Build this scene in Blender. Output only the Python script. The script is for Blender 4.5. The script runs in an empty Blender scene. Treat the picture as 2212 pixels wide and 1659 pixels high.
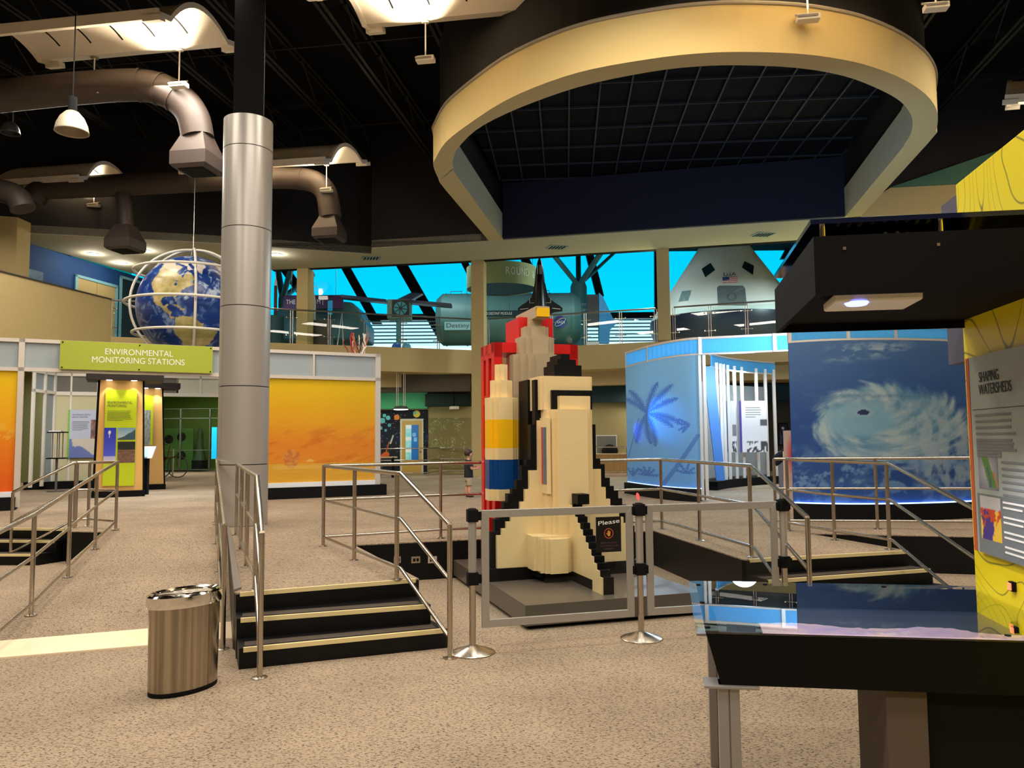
import bpy, bmesh, math, random
from math import sin, cos, tan, pi, radians, atan2, hypot, sqrt
from mathutils import Vector, Matrix, noise
random.seed(7)
SC = bpy.context.scene
COL = SC.collection
# ------------------------------------------------------------------ camera
FPX, HCAM, ROLL = 1661.0, 1.70, 0.008
PITCH = math.atan(118.5/FPX)
fwd = Vector((0, cos(PITCH), sin(PITCH))); upv = Vector((0, -sin(PITCH), cos(PITCH))); rgt = Vector((1, 0, 0))
CR = rgt*cos(ROLL) - upv*sin(ROLL); CU = upv*cos(ROLL) + rgt*sin(ROLL)
CAM = Vector((0, 0, HCAM))
cd = bpy.data.cameras.new('camera'); cam = bpy.data.objects.new('camera', cd); COL.objects.link(cam)
cd.sensor_width = 36.0; cd.lens = 36.0*FPX/2212.0; cd.clip_end = 400; cd.clip_start = 0.05
cam.matrix_world = Matrix(((CR.x, CU.x, -fwd.x, CAM.x), (CR.y, CU.y, -fwd.y, CAM.y), (CR.z, CU.z, -fwd.z, CAM.z), (0, 0, 0, 1)))
SC.camera = cam
vs = SC.view_settings
vs.view_transform = 'Standard'; vs.look = 'None'; vs.exposure = 0.0; vs.gamma = 1.0; vs.use_curve_mapping = False
# ------------------------------------------------------------------ world: clear sky, pale at the horizon
w = bpy.data.worlds.new('sky'); SC.world = w; w.use_nodes = True
nt = w.node_tree; nt.nodes.clear()
wo = nt.nodes.new('ShaderNodeOutputWorld'); wb = nt.nodes.new('ShaderNodeBackground')
tc = nt.nodes.new('ShaderNodeTexCoord'); sp = nt.nodes.new('ShaderNodeSeparateXYZ'); rp = nt.nodes.new('ShaderNodeValToRGB')
rp.color_ramp.elements[0].position = 0.13; rp.color_ramp.elements[0].color = (1, 1, 1, 1)
rp.color_ramp.elements[1].position = 0.40; rp.color_ramp.elements[1].color = (0.22, 0.62, 1.0, 1)
nt.links.new(tc.outputs['Generated'], sp.inputs[0]); nt.links.new(sp.outputs['Z'], rp.inputs[0])
nt.links.new(rp.outputs[0], wb.inputs[0]); wb.inputs[1].default_value = 1.6; nt.links.new(wb.outputs[0], wo.inputs[0])
# ------------------------------------------------------------------ lamp makers and fill lights of the hall
WARM = (1.0, 0.91, 0.79)
def area_light(name, loc, size, size_y, power, color=WARM, rot=(0, 0, 0)):
    l = bpy.data.lights.new(name, 'AREA'); l.shape = 'RECTANGLE'; l.size = size; l.size_y = size_y
    l.energy = power; l.color = color
    o = bpy.data.objects.new(name, l); o.location = loc; o.rotation_euler = rot; COL.objects.link(o); return o
def spot_light(name, loc, target, power, color=WARM, angle=100, blend=0.6, r=0.05):
    l = bpy.data.lights.new(name, 'SPOT'); l.energy = power; l.color = color; l.spot_size = radians(angle)
    l.spot_blend = blend; l.shadow_soft_size = r
    o = bpy.data.objects.new(name, l); o.location = loc
    o.rotation_euler = (Vector(target)-Vector(loc)).to_track_quat('-Z', 'Y').to_euler(); COL.objects.link(o); return o
def point_light(name, loc, power, color=WARM, r=0.1):
    l = bpy.data.lights.new(name, 'POINT'); l.energy = power; l.color = color; l.shadow_soft_size = r
    o = bpy.data.objects.new(name, l); o.location = loc; COL.objects.link(o); return o
# fill lights added under the ceiling, without fixtures (those over and behind the viewer light the foreground)
for (x, y, e) in ((-7.5, 1.5, 360), (-1.0, 0.5, 360), (5.5, 1.0, 260), (-7.0, -5.0, 350), (0.5, -5.5, 400), (6.0, -5.0, 250),
                  (-8.0, 7.2, 300), (-1.0, 6.4, 300), (5.6, 5.4, 240), (-6.0, 11.5, 330), (-10.5, 17.0, 260), (1.2, 9.6, 260), (-5.2, 14.2, 320), (10.5, 12.5, 240)):
    area_light('hall_fill_light', (x, y, 8.7), 3.6, 1.0, e)
# ------------------------------------------------------------------ pixel -> point helpers (the photograph's measured geometry)
def ray(px, py): return fwd + CR*((px-1106)/FPX) + CU*((829.5-py)/FPX)
def G(px, py, z=0.0):
    d = ray(px, py); return CAM + d*((z-HCAM)/d.z)
def D(px, py, Y):
    d = ray(px, py); return CAM + d*(Y/d.y)
def W(px, py, a, b):
    d = ray(px, py); nx, ny = b[1]-a[1], a[0]-b[0]
    t = (nx*a[0]+ny*a[1])/(nx*d.x+ny*d.y); return CAM + d*t
def PL(px, py, p0, n):
    d = ray(px, py); return CAM + d*((p0-CAM).dot(n)/d.dot(n))
def V3(x, y, z=0.0): return Vector((x, y, z))
def hz(v): v = Vector((v[0], v[1], 0)); return v.normalized()
UP = Vector((0, 0, 1))
def zset(p, z): return Vector((p[0], p[1], z))
# ------------------------------------------------------------------ materials
def s2l(c): return c/12.92 if c <= 0.04045 else ((c+0.055)/1.055)**2.4
def rgb(r, g, b): return (s2l(r/255), s2l(g/255), s2l(b/255), 1)
MATS = {}
def mat(name, c, rough=0.6, metal=0.0, noise_amt=0.0, nscale=8.0, bump=0.0, bscale=60.0, spec=0.5, coat=0.0, emit=None, estr=0.0, alpha=1.0, stretch=None, trans=0.0):
    if name in MATS: return MATS[name]
    m = bpy.data.materials.new(name); m.use_nodes = True; MATS[name] = m
    n = m.node_tree.nodes; L = m.node_tree.links; b = n['Principled BSDF']
    col = rgb(*c); b.inputs['Base Color'].default_value = col
    b.inputs['Roughness'].default_value = rough; b.inputs['Metallic'].default_value = metal
    b.inputs['Specular IOR Level'].default_value = spec; b.inputs['Coat Weight'].default_value = coat
    b.inputs['Coat Roughness'].default_value = 0.05; b.inputs['Alpha'].default_value = alpha
    b.inputs['Transmission Weight'].default_value = trans
    if emit: b.inputs['Emission Color'].default_value = rgb(*emit); b.inputs['Emission Strength'].default_value = estr
    tcn = n.new('ShaderNodeTexCoord'); mp = n.new('ShaderNodeMapping'); L.new(tcn.outputs['Object'], mp.inputs[0])
    if stretch: mp.inputs['Scale'].default_value = stretch
    nz = n.new('ShaderNodeTexNoise'); nz.inputs['Scale'].default_value = nscale; nz.inputs['Detail'].default_value = 4
    L.new(mp.outputs[0], nz.inputs['Vector'])
    if noise_amt > 0:
        mx = n.new('ShaderNodeMix'); mx.data_type = 'RGBA'
        mx.inputs[6].default_value = tuple(v*(1-noise_amt) for v in col[:3])+(1,)
        mx.inputs[7].default_value = tuple(min(1, v*(1+noise_amt)) for v in col[:3])+(1,)
        L.new(nz.outputs['Fac'], mx.inputs[0]); L.new(mx.outputs[2], b.inputs['Base Color'])
    if bump > 0:
        nb = n.new('ShaderNodeTexNoise'); nb.inputs['Scale'].default_value = bscale; L.new(mp.outputs[0], nb.inputs['Vector'])
        bp = n.new('ShaderNodeBump'); bp.inputs['Strength'].default_value = bump; bp.inputs['Distance'].default_value = 0.01
        L.new(nb.outputs['Fac'], bp.inputs['Height']); L.new(bp.outputs[0], b.inputs['Normal'])
    return m
def glassmat(name, tint=(1, 1, 1), refl=0.6, ior=1.5, rough=0.0):
    m = bpy.data.materials.new(name); m.use_nodes = True; n = m.node_tree.nodes; L = m.node_tree.links; n.clear()
    o = n.new('ShaderNodeOutputMaterial'); t = n.new('ShaderNodeBsdfTransparent'); g = n.new('ShaderNodeBsdfGlossy')
    t.inputs[0].default_value = (*tint, 1); g.inputs['Roughness'].default_value = rough; g.inputs[0].default_value = (refl, refl, refl, 1)
    f = n.new('ShaderNodeFresnel'); f.inputs['IOR'].default_value = ior
    mx = n.new('ShaderNodeMixShader'); ge = n.new('ShaderNodeNewGeometry'); sb = n.new('ShaderNodeMath'); sb.operation = 'SUBTRACT'; sb.inputs[0].default_value = 1; sb.use_clamp = True; L.new(ge.outputs['Backfacing'], sb.inputs[1]); ml = n.new('ShaderNodeMath'); ml.operation = 'MULTIPLY'; L.new(f.outputs[0], ml.inputs[0]); L.new(sb.outputs[0], ml.inputs[1])
    L.new(ml.outputs[0], mx.inputs[0]); L.new(t.outputs[0], mx.inputs[1]); L.new(g.outputs[0], mx.inputs[2])
    L.new(mx.outputs[0], o.inputs[0]); MATS[name] = m; return m
def colmat(name, rough=0.5, trans=0.0, spec=0.4):
    m = bpy.data.materials.new(name); m.use_nodes = True; n = m.node_tree.nodes; L = m.node_tree.links
    b = n['Principled BSDF']; b.inputs['Roughness'].default_value = rough; b.inputs['Specular IOR Level'].default_value = spec
    a = n.new('ShaderNodeVertexColor'); a.layer_name = 'Col'; L.new(a.outputs[0], b.inputs['Base Color'])
    if trans > 0:
        tl = n.new('ShaderNodeBsdfTranslucent'); L.new(a.outputs[0], tl.inputs[0])
        mx = n.new('ShaderNodeMixShader'); mx.inputs[0].default_value = trans
        L.new(b.outputs[0], mx.inputs[1]); L.new(tl.outputs[0], mx.inputs[2]); L.new(mx.outputs[0], n['Material Output'].inputs[0])
    MATS[name] = m; return m
def carpet(name, base, dark, light):
    m = bpy.data.materials.new(name); m.use_nodes = True; n = m.node_tree.nodes; L = m.node_tree.links; b = n['Principled BSDF']
    b.inputs['Roughness'].default_value = 0.95; b.inputs['Specular IOR Level'].default_value = 0.1
    tcn = n.new('ShaderNodeTexCoord'); mp = n.new('ShaderNodeMapping'); mp.inputs['Rotation'].default_value = (0, 0, radians(-8)); mp.inputs['Scale'].default_value = (1, 2.3, 1)
    L.new(tcn.outputs['Object'], mp.inputs[0])
    n1 = n.new('ShaderNodeTexNoise'); n1.inputs['Scale'].default_value = 46; n1.inputs['Detail'].default_value = 3; n1.inputs['Roughness'].default_value = 0.6
    n2 = n.new('ShaderNodeTexNoise'); n2.inputs['Scale'].default_value = 100; n2.inputs['Detail'].default_value = 2
    n3 = n.new('ShaderNodeTexNoise'); n3.inputs['Scale'].default_value = 1.2; n3.inputs['Detail'].default_value = 3
    L.new(mp.outputs[0], n1.inputs['Vector']); L.new(mp.outputs[0], n2.inputs['Vector']); L.new(tcn.outputs['Object'], n3.inputs['Vector'])
    r1 = n.new('ShaderNodeValToRGB'); r1.color_ramp.elements[0].position = 0.52; r1.color_ramp.elements[1].position = 0.61
    r1.color_ramp.elements[0].color = rgb(*base); r1.color_ramp.elements[1].color = rgb(*dark)
    L.new(n1.outputs['Fac'], r1.inputs[0])
    mx = n.new('ShaderNodeMix'); mx.data_type = 'RGBA'; mx.inputs[7].default_value = rgb(*light)
    r2 = n.new('ShaderNodeMapRange'); r2.inputs[1].default_value = 0.45; r2.inputs[2].default_value = 0.75; r2.inputs[3].default_value = 0; r2.inputs[4].default_value = 0.7
    L.new(n2.outputs['Fac'], r2.inputs[0]); L.new(r2.outputs[0], mx.inputs[0]); L.new(r1.outputs[0], mx.inputs[6])
    m3 = n.new('ShaderNodeMix'); m3.data_type = 'RGBA'; m3.blend_type = 'MULTIPLY'; m3.inputs[0].default_value = 1
    r3 = n.new('ShaderNodeMapRange'); r3.inputs[1].default_value = 0.3; r3.inputs[2].default_value = 0.7; r3.inputs[3].default_value = 0.82; r3.inputs[4].default_value = 1.05
    L.new(n3.outputs['Fac'], r3.inputs[0]); L.new(mx.outputs[2], m3.inputs[6]); L.new(r3.outputs[0], m3.inputs[7]); L.new(m3.outputs[2], b.inputs['Base Color'])
    bp = n.new('ShaderNodeBump'); bp.inputs['Strength'].default_value = 0.4; bp.inputs['Distance'].default_value = 0.01
    L.new(n2.outputs['Fac'], bp.inputs['Height']); L.new(bp.outputs[0], b.inputs['Normal']); MATS[name] = m; return m
CARPET = carpet("carpet_fleck", (158, 139, 116), (58, 50, 45), (188, 168, 144))
BEIGE = mat('beige_paint', (196, 174, 120), 0.85, noise_amt=0.04, bump=0.1)
SOFFIT = mat('soffit_paint', (176, 172, 148), 0.9, noise_amt=0.03)
RINGY = mat('ring_paint', (214, 188, 124), 0.85)
BLACK = mat('black_paint', (9, 9, 10), 0.8, spec=0.2)
CEILB = mat('black_ceiling', (20, 19, 20), 0.9, spec=0.1)
BLACKG = mat('black_laminate', (8, 8, 8), 0.45, noise_amt=0.2, spec=0.25)
STEEL = mat('brushed_steel', (190, 182, 170), 0.26, 1.0, noise_amt=0.08, nscale=40)
CHROME = mat('chrome', (225, 222, 216), 0.08, 1.0)
ALU = mat('satin_aluminium', (176, 172, 164), 0.42, 0.55)
NOSE = mat('nosing_strip', (226, 206, 150), 0.5, 0.1)
WHITE = mat('white_paint', (232, 226, 214), 0.6)
NAVY = mat('navy_paint', (5, 8, 38), 0.8)
BLUEW = mat('blue_wall_paint', (6, 62, 118), 0.75)
FRAME = mat('booth_frame', (214, 204, 192), 0.4, 0.35)
FROST = mat('frosted_panel', (196, 204, 206), 0.35, noise_amt=0.03)
TEAL = mat('teal_steel_paint', (92, 160, 172), 0.5)
DARKB = mat('dark_bronze_mullion', (14, 12, 16), 0.6)
GLASS = glassmat('balustrade_glass', (0.88, 0.95, 0.95), 0.9, 1.5)
ACRYL = glassmat('clear_acrylic', (0.93, 0.96, 0.97), 0.8, 1.4)
BLUEG = glassmat('blue_tinted_glass', (0.02, 0.70, 0.86), 0.3, 1.4)
CLEARG = glassmat('clear_window_glass', (0.75, 0.93, 1.0), 0.3, 1.4)
TXT_W = mat('white_lettering', (236, 236, 226), 0.6)
TXT_D = mat('dark_lettering', (34, 40, 46), 0.6)
TXT_G = mat('grey_print', (120, 124, 124), 0.7)
# ------------------------------------------------------------------ mesh building
class MB:
    def __init__(s): s.v = []; s.f = []; s.m = []
    def add(s, vs, fs, mi=0):
        k = len(s.v); s.v += [Vector(p) for p in vs]; s.f += [[i+k for i in f] for f in fs]; s.m += [mi]*len(fs); return s
    def par(s, o, a, b, c, mi=0):       # parallelepiped from a corner and three edge vectors
        o, a, b, c = map(Vector, (o, a, b, c))
        if a.cross(b).dot(c) < 0: a, b = b, a
        P = [o, o+a, o+a+b, o+b, o+c, o+a+c, o+a+b+c, o+b+c]
        return s.add(P, [(3, 2, 1, 0), (4, 5, 6, 7), (0, 1, 5, 4), (1, 2, 6, 5), (2, 3, 7, 6), (3, 0, 4, 7)], mi)
    def box(s, c, sz, rz=0.0, mi=0):
        ca, sa = cos(rz), sin(rz); a = Vector((ca, sa, 0))*sz[0]; b = Vector((-sa, ca, 0))*sz[1]; h = Vector((0, 0, sz[2]))
        return s.par(Vector(c)-a/2-b/2-h/2, a, b, h, mi)
    def prism(s, pts, vec, mi=0):
        pts = [Vector(p) for p in pts]; vec = Vector(vec); n = len(pts)
        nr = Vector((0, 0, 0))
        for i in range(n): nr += (pts[i]-pts[0]).cross(pts[(i+1) % n]-pts[0])
        if nr.dot(vec) > 0: pts = pts[::-1]
        P = pts+[p+vec for p in pts]
        return s.add(P, [list(range(n)), list(range(2*n-1, n-1, -1))]+[((i+1) % n, i, n+i, n+(i+1) % n) for i in range(n)], mi)
    def tube(s, path, r, n=12, closed=False, mi=0, cap=True, rs=None):
        path = [Vector(p) for p in path]; N = len(path); rings = []; prev = None
        for i, p in enumerate(path):
            if closed: t = (path[(i+1) % N]-path[i-1])
            elif i == 0: t = path[1]-path[0]
            elif i == N-1: t = path[-1]-path[-2]
            else: t = (path[i+1]-path[i]).normalized()+(path[i]-path[i-1]).normalized()
            t = t.normalized()
            if prev is None:
                x = t.cross(UP)
                if x.length < 1e-3: x = t.cross(Vector((1, 0, 0)))
            else:
                x = prev-t*prev.dot(t)
                if x.length < 1e-4: x = t.orthogonal()
            x.normalize(); prev = x; y = t.cross(x)
            k = 1.0
            if not closed and 0 < i < N-1:
                c = (path[i+1]-path[i]).normalized().dot(t); k = 1.0/max(c, 0.6)
            rr = (rs[i] if rs else r)
            rings.append([p+(x*cos(2*pi*j/n)+y*sin(2*pi*j/n))*rr for j in range(n)])
        vs = [q for R in rings for q in R]; fs = []
        for i in range(N if closed else N-1):
            a = i*n; b = ((i+1) % N)*n
            for j in range(n): fs.append((a+j, a+(j+1) % n, b+(j+1) % n, b+j))
        if cap and not closed: fs += [list(range(n))[::-1], list(range((N-1)*n, N*n))]
        return s.add(vs, fs, mi)
    def rod(s, a, b, r, n=10, mi=0): return s.tube([a, b], r, n, mi=mi)
    def lathe(s, prof, o, n=24, mi=0, sx=1.0, sy=1.0, rz=0.0, cap=True):
        vs = []; fs = []; o = Vector(o); m = len(prof); ca, sa = cos(rz), sin(rz)
        for (r, z) in prof:
            for j in range(n):
                x, y = r*cos(2*pi*j/n)*sx, r*sin(2*pi*j/n)*sy
                vs.append(o+Vector((x*ca-y*sa, x*sa+y*ca, z)))
        for i in range(m-1):
            for j in range(n): fs.append((i*n+j, i*n+(j+1) % n, (i+1)*n+(j+1) % n, (i+1)*n+j))
        if cap: fs += [list(range(n))[::-1], list(range((m-1)*n, m*n))]
        return s.add(vs, fs, mi)
    def quad(s, a, b, c, d, mi=0): return s.add([a, b, c, d], [(0, 1, 2, 3)], mi)
    def bar(s, a, b, wv, dv, mi=0):      # straight bar from a to b, cross section wv x dv centred
        a, b, wv, dv = map(Vector, (a, b, wv, dv)); return s.par(a-wv/2-dv/2, wv, dv, b-a, mi)
    def build(s, name, m, parent=None, smooth=0.0, bevel=0.0, kind=None, label=None):
        me = bpy.data.meshes.new(name)
        if parent is not None: org = world_loc(parent)
        else:
            xs = [v.x for v in s.v]; ys = [v.y for v in s.v]; zs = [v.z for v in s.v]
            org = Vector(((min(xs)+max(xs))/2, (min(ys)+max(ys))/2, min(zs)))
        me.from_pydata([v-org for v in s.v], [], s.f); me.update()
        for mm in (m if isinstance(m, (list, tuple)) else [m]): me.materials.append(mm)
        me.polygons.foreach_set('material_index', s.m)
        if smooth:
            me.polygons.foreach_set('use_smooth', [True]*len(me.polygons)); me.set_sharp_from_angle(angle=radians(smooth))
        o = bpy.data.objects.new(name, me); COL.objects.link(o)
        if parent is not None: o.parent = parent
        else: o.location = org
        if bevel:
            bv = o.modifiers.new('bevel', 'BEVEL'); bv.width = bevel; bv.segments = 2; bv.limit_method = 'ANGLE'
        if kind: o['kind'] = kind
        if label: o['label'] = label
        return o
def world_loc(o):
    p = Vector(o.location)
    while o.parent is not None: o = o.parent; p = p+Vector(o.location)
    return p
def T(name, label, cat, loc, group=None):
    o = bpy.data.objects.new(name, None); COL.objects.link(o); o.location = Vector(loc); o.empty_display_size = 0.1
    o['label'] = label; o['category'] = cat
    if group: o['group'] = group
    return o
def tag(o, label, cat, group=None):
    o['label'] = label; o['category'] = cat
    if group: o['group'] = group
    return o
def struct(name, mb, m, **k): return mb.build(name, m, kind='structure', **k)
def copy_tree(src, loc, label=None, group=None):
    r = src.copy(); COL.objects.link(r); r.location = Vector(loc)
    if label: r['label'] = label
    if group: r['group'] = group
    for ch in list(src.children):
        c = ch.copy(); COL.objects.link(c); c.parent = r
        for g in list(ch.children):
            d = g.copy(); COL.objects.link(d); d.parent = c
    return r
def text(s, o, u, v, h, m, parent=None, name='lettering', align='LEFT', depth=0.0012, width=None):
    """raised lettering: o baseline origin, u right vector, v up vector, h capital height in metres"""
    cu = bpy.data.curves.new('t', 'FONT'); cu.body = s; cu.align_x = align; cu.size = 1.0; cu.extrude = 0.002
    t = bpy.data.objects.new('t', cu); COL.objects.link(t); dg = bpy.context.evaluated_depsgraph_get()
    me = bpy.data.meshes.new_from_object(t.evaluated_get(dg)); bpy.data.objects.remove(t); bpy.data.curves.remove(cu)
    k = h/0.69; u = Vector(u).normalized(); v = Vector(v).normalized(); n = u.cross(v)
    kx = k
    if width:
        xs = [a.co.x for a in me.vertices]; kx = width/(max(xs)-min(xs))
    org = world_loc(parent) if parent is not None else Vector(o)
    for a in me.vertices: a.co = Vector(o)-org+u*(a.co.x*kx)+v*(a.co.y*k)+n*(depth*(0.5+a.co.z/0.004))
    me.materials.clear(); me.materials.append(m); me.name = name
    ob = bpy.data.objects.new(name, me); COL.objects.link(ob)
    if parent is not None: ob.parent = parent
    else: ob.location = org
    return ob
def grid(name, pos, nu, nv, colfn, m, parent=None, smooth=True, kind=None):
    vs = []; cs = []
    for j in range(nv+1):
        for i in range(nu+1):
            u, v = i/nu, j/nv; vs.append(Vector(pos(u, v))); c = colfn(u, v); cs += [s2l(min(1, max(0, c[0]))), s2l(min(1, max(0, c[1]))), s2l(min(1, max(0, c[2]))), 1]
    fs = [(j*(nu+1)+i, j*(nu+1)+i+1, (j+1)*(nu+1)+i+1, (j+1)*(nu+1)+i) for j in range(nv) for i in range(nu)]
    b = MB(); b.add(vs, fs); o = b.build(name, m, parent, kind=kind); me = o.data
    a = me.color_attributes.new('Col', 'FLOAT_COLOR', 'POINT'); a.data.foreach_set('color', cs)
    if smooth: me.polygons.foreach_set('use_smooth', [True]*len(me.polygons))
    return o
def fbm(x, y, z=0.0, o=4): return noise.fractal(Vector((x, y, z)), 0.6, 2.1, o)
def mix(a, b, t):
    t = max(0, min(1, t)); return tuple(p+(q-p)*t for p, q in zip(a, b))
def c255(*c): return tuple(x/255 for x in c)
def lines(parent, o, u, v, w, n, gap, th, m, name='printed_text'):
    b = MB(); nn = Vector(u).normalized().cross(Vector(v).normalized())
    for i in range(n):
        ww = w*(0.62 if i == n-1 else random.uniform(0.88, 1.0))
        b.par(Vector(o)-Vector(v)*(i*gap), Vector(u)*ww, Vector(v)*th, nn*0.002)
    return b.build(name, m, parent)
PIC = colmat('printed_picture', 0.45)
PICT = colmat('backlit_picture', 0.5, 0.35)
PICM = colmat('matte_picture', 0.8)
# ================================================================== GROUND, PLATFORM, STAIRS
ZP = 0.46
e1 = Vector((0.953, 0.304, 0)); e2 = Vector((-0.304, 0.953, 0))
stL = [G(510, 1281, ZP), G(511, 1337, ZP*2/3), G(516.5, 1401, ZP/3)]
stR = [G(905, 1250, ZP), G(930, 1306, ZP*2/3), G(966, 1358, ZP/3)]
b = MB(); b.par((-24, -12, -0.2), (44, 0, 0), (0, 60, 0), (0, 0, 0.2)); struct('floor', b, CARPET)
rT0, rT1 = G(224, 1149, ZP), G(490, 1137, ZP)
rB0, rB1 = G(-60, 1395, 0), G(505, 1346, 0)
rsL = [G(1614, 1208.5, ZP), G(1654, 1254, ZP*2/3)]; rsL.append(rsL[1]*2-rsL[0]); rsL[2].z = ZP/3
rsR = [G(1962, 1189.5, ZP), G(2014, 1228.5, ZP*2/3), G(2083, 1269, ZP/3)]
lsT = [G(-160, 1138, ZP), G(142, 1142, ZP)]
out = [V3(-24, lsT[0].y-0.5), lsT[0], lsT[1], G(152, 1147.5, ZP), rT0, rT1, G(505, 1278, ZP), stL[0], stR[0],
       G(765, 1177, ZP), G(1412, 1146, ZP), G(1602, 1207, ZP), rsL[0], rsR[0], G(1746, 1152, ZP), G(2105, 1159, ZP), V3(20, 8.5), V3(20, 48), V3(-24, 48)]
b = MB(); b.prism([zset(p, 0.0) for p in out], (0, 0, ZP-0.012)); struct('trim_1', b, BLACKG)
b = MB(); b.prism([zset(p, ZP-0.012) for p in out], (0, 0, 0.012)); struct('floor_platform', b, CARPET)
# ramp up to the platform on the left of the stairs
rampN = (rB1-rB0).cross(rT0-rB0).normalized()
def R(px, py): return PL(px, py, rB0, rampN)
rL0 = rB0; rL1 = rT0
b = MB(); b.add([rB0, rB1, rT1, rT0, zset(rT0, -0.01), zset(rT1, -0.01), zset(rB0, -.01), zset(rB1, -.01)], [(0, 1, 2, 3), (1, 7, 5, 2), (0, 3, 4, 6)]); struct('floor_ramp', b, CARPET)
# pale wooden threshold at the foot of the ramp
tp = [G(0, 1424, 0), G(0, 1388, 0), G(506, 1345, 0), G(505, 1381, 0)]; d = (tp[0]-tp[3])*0.6; tp[0] = tp[0]+d*0.3; tp[1] = tp[1]+d*0.3
b = MB(); b.prism([zset(p, 0.0) for p in tp], (0, 0, 0.014)); struct('trim_2', b, mat('pale_threshold', (236, 212, 176), 0.45, noise_amt=0.05, nscale=3))
# curb along the platform edge beside the ramp
c = [G(490, 1137, ZP), G(505, 1279, ZP), G(521, 1273, ZP), G(496, 1142, ZP)]
b = MB(); b.prism([zset(p, ZP-0.01) for p in c], (0, 0, 0.03)); struct('trim_3', b, mat('grey_curb', (118, 108, 100), 0.6))
def staircase(Ls, Rs, topL, topR, label):
    t = T('staircase', label, 'stairs', zset((Ls[2]+Rs[2])/2, 0))
    for k in (1, 2):
        b = MB(); b.prism([zset(p, 0) for p in (Ls[k], Rs[k], topR, topL)], (0, 0, Ls[k].z)); st = b.build('step', BLACKG, t)
    for k in range(3):
        L_, R_ = Ls[k], Rs[k]; u = (R_-L_).normalized(); n = Vector((u.y, -u.x, 0))
        b = MB(); b.par(L_+u*0.03+n*0.004-UP*0.032, u*((R_-L_).length-0.06), -n*0.028, UP*0.034); b.build('nosing', NOSE, t)
        if k:
            b = MB(); b.par(L_+u*0.04-n*0.05+UP*0.0005, u*((R_-L_).length-0.12), -n*0.13, UP*0.003)
            b.build('grip_tread', mat('ribbed_tread', (60, 48, 36), 0.75, noise_amt=0.4, nscale=30, stretch=(0.3, 4, 1)), t)
    return t
staircase(stL, stR, stL[0], stR[0], 'black three step stair in the centre, nearest the steel trash can')
staircase(rsL, rsR, rsL[0], rsR[0], 'black three step stair on the right, rising behind the glass topped table')
lL = [lsT[0], G(-160, 1166, ZP*2/3), G(-160, 1197, ZP/3)]; lR = [lsT[1], G(122, 1168, ZP*2/3), G(84, 1197, ZP/3)]
staircase(lL, lR, lsT[0], lsT[1], 'black three step stair at far left beyond the ramp handrail')
# wall outlets in the recess wall
ra, rb = G(765, 1177, ZP), G(1412, 1146, ZP); ru = hz(rb-ra); rn = Vector((ru.y, -ru.x, 0))
for px, w_ in ((858, 0.085), (898, 0.11), (934, 0.11)):
    p = W(px, 1209, ra, rb); t = T('wall_outlet', {858: 'steel outlet plate on the black recess wall, left of the three', 898: 'steel outlet plate with toggle on the black recess wall, middle of the three', 934: 'pale blank plate on the black recess wall, right of the three'}[px], 'outlet', p-UP*0.04)
    b = MB(); b.par(p-ru*w_/2-UP*0.04, ru*w_, rn*0.008, UP*0.08); b.build('cover_plate', STEEL if px != 934 else mat('pink_plate', (196, 170, 160), 0.5), t)
    b = MB(); b.par(p-ru*w_*0.3-UP*0.02+rn*0.008, ru*w_*0.25, rn*0.003, UP*0.035)
    if px != 934:
        b.par(p+ru*w_*0.08-UP*0.02+rn*0.008, ru*w_*0.25, rn*0.003, UP*0.035)
    b.build('socket', BLACK, t)
# ================================================================== HANDRAILS
PR = 0.021
def handrail(label, pts, group='steel handrails round the platform', hs=None, caps=None):
    """pts: list of (base point, top height, mid height, low height, has_post)"""
    t = T('handrail', label, 'handrail', pts[0][0])
    for lv in (1, 2, 3):
        path = [q[0]+UP*q[lv] for q in pts]
        b = MB(); b.tube(path, PR if lv == 1 else 0.017, 12); b.build('rail', STEEL, t, smooth=50)
    for q in pts:
        if q[4]:
            b = MB(); b.tube([q[0], q[0]+UP*(q[1]-0.0)], PR, 12); b.build('post', STEEL, t, smooth=50)
            b = MB(); b.lathe([(0.055, 0), (0.055, 0.005), (0.03, 0.012)], q[0], 20); b.build('base_flange', STEEL, t, smooth=40)
    return t
N_ = (0.94, 0.54, 0.11)
def P_(p, h=N_, post=True): return (p, h[0], h[1], h[2], post)
FT = (1.03, 0.60, 0.15)
def before(a, b, d=0.09): return a+(b-a).normalized()*d
p857, p765, p698, p952 = G(857, 1252, ZP), G(765, 1210, ZP), G(698, 1180, ZP), G(952, 1163, ZP)
p1429, p1512, p1624 = G(1430, 1143, ZP), G(1512, 1168, ZP), G(1624, 1204, ZP)
foot1 = G(972, 1422, 0); foot2 = G(1744, 1118, 1.03); foot2.z = 0
mid_hidden = (p952+p1429)/2
handrail('steel handrail wrapping the black recess behind the brick shuttle model', [P_(foot1, FT), P_(zset(before(p857, foot1), ZP), post=False), P_(p857), P_(p765), P_(p698), P_(p952), P_(mid_hidden), P_(p1429), P_(p1512), P_(p1624), P_(zset(before(p1624, foot2), ZP), post=False), P_(foot2, FT)])
A = [G(510, 1156, ZP), G(520, 1188, ZP), G(532, 1225, ZP), G(551, 1274, ZP)]; footA = G(561, 1464, 0)
handrail('steel handrail on the left side of the centre stair, in front of the grey column', [P_(A[0]), P_(A[1]), P_(A[2]), P_(A[3]), P_(zset(before(A[3], footA), ZP), post=False), P_(footA, FT)])
handrail('steel ramp handrail passing right behind the trash can', [P_(R(466, 1128)), P_(R(468, 1174)), P_(R(473, 1233)), P_(G(481, 1402, 0), (1.0, 0.6, 0.15))])
rl = [R(250, 1143), R(205, 1186), R(147, 1246), R(67, 1329)]; ext = rl[3]+(rl[3]-rl[2])*1.0; ext.z = max(0, ext.z)
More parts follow.
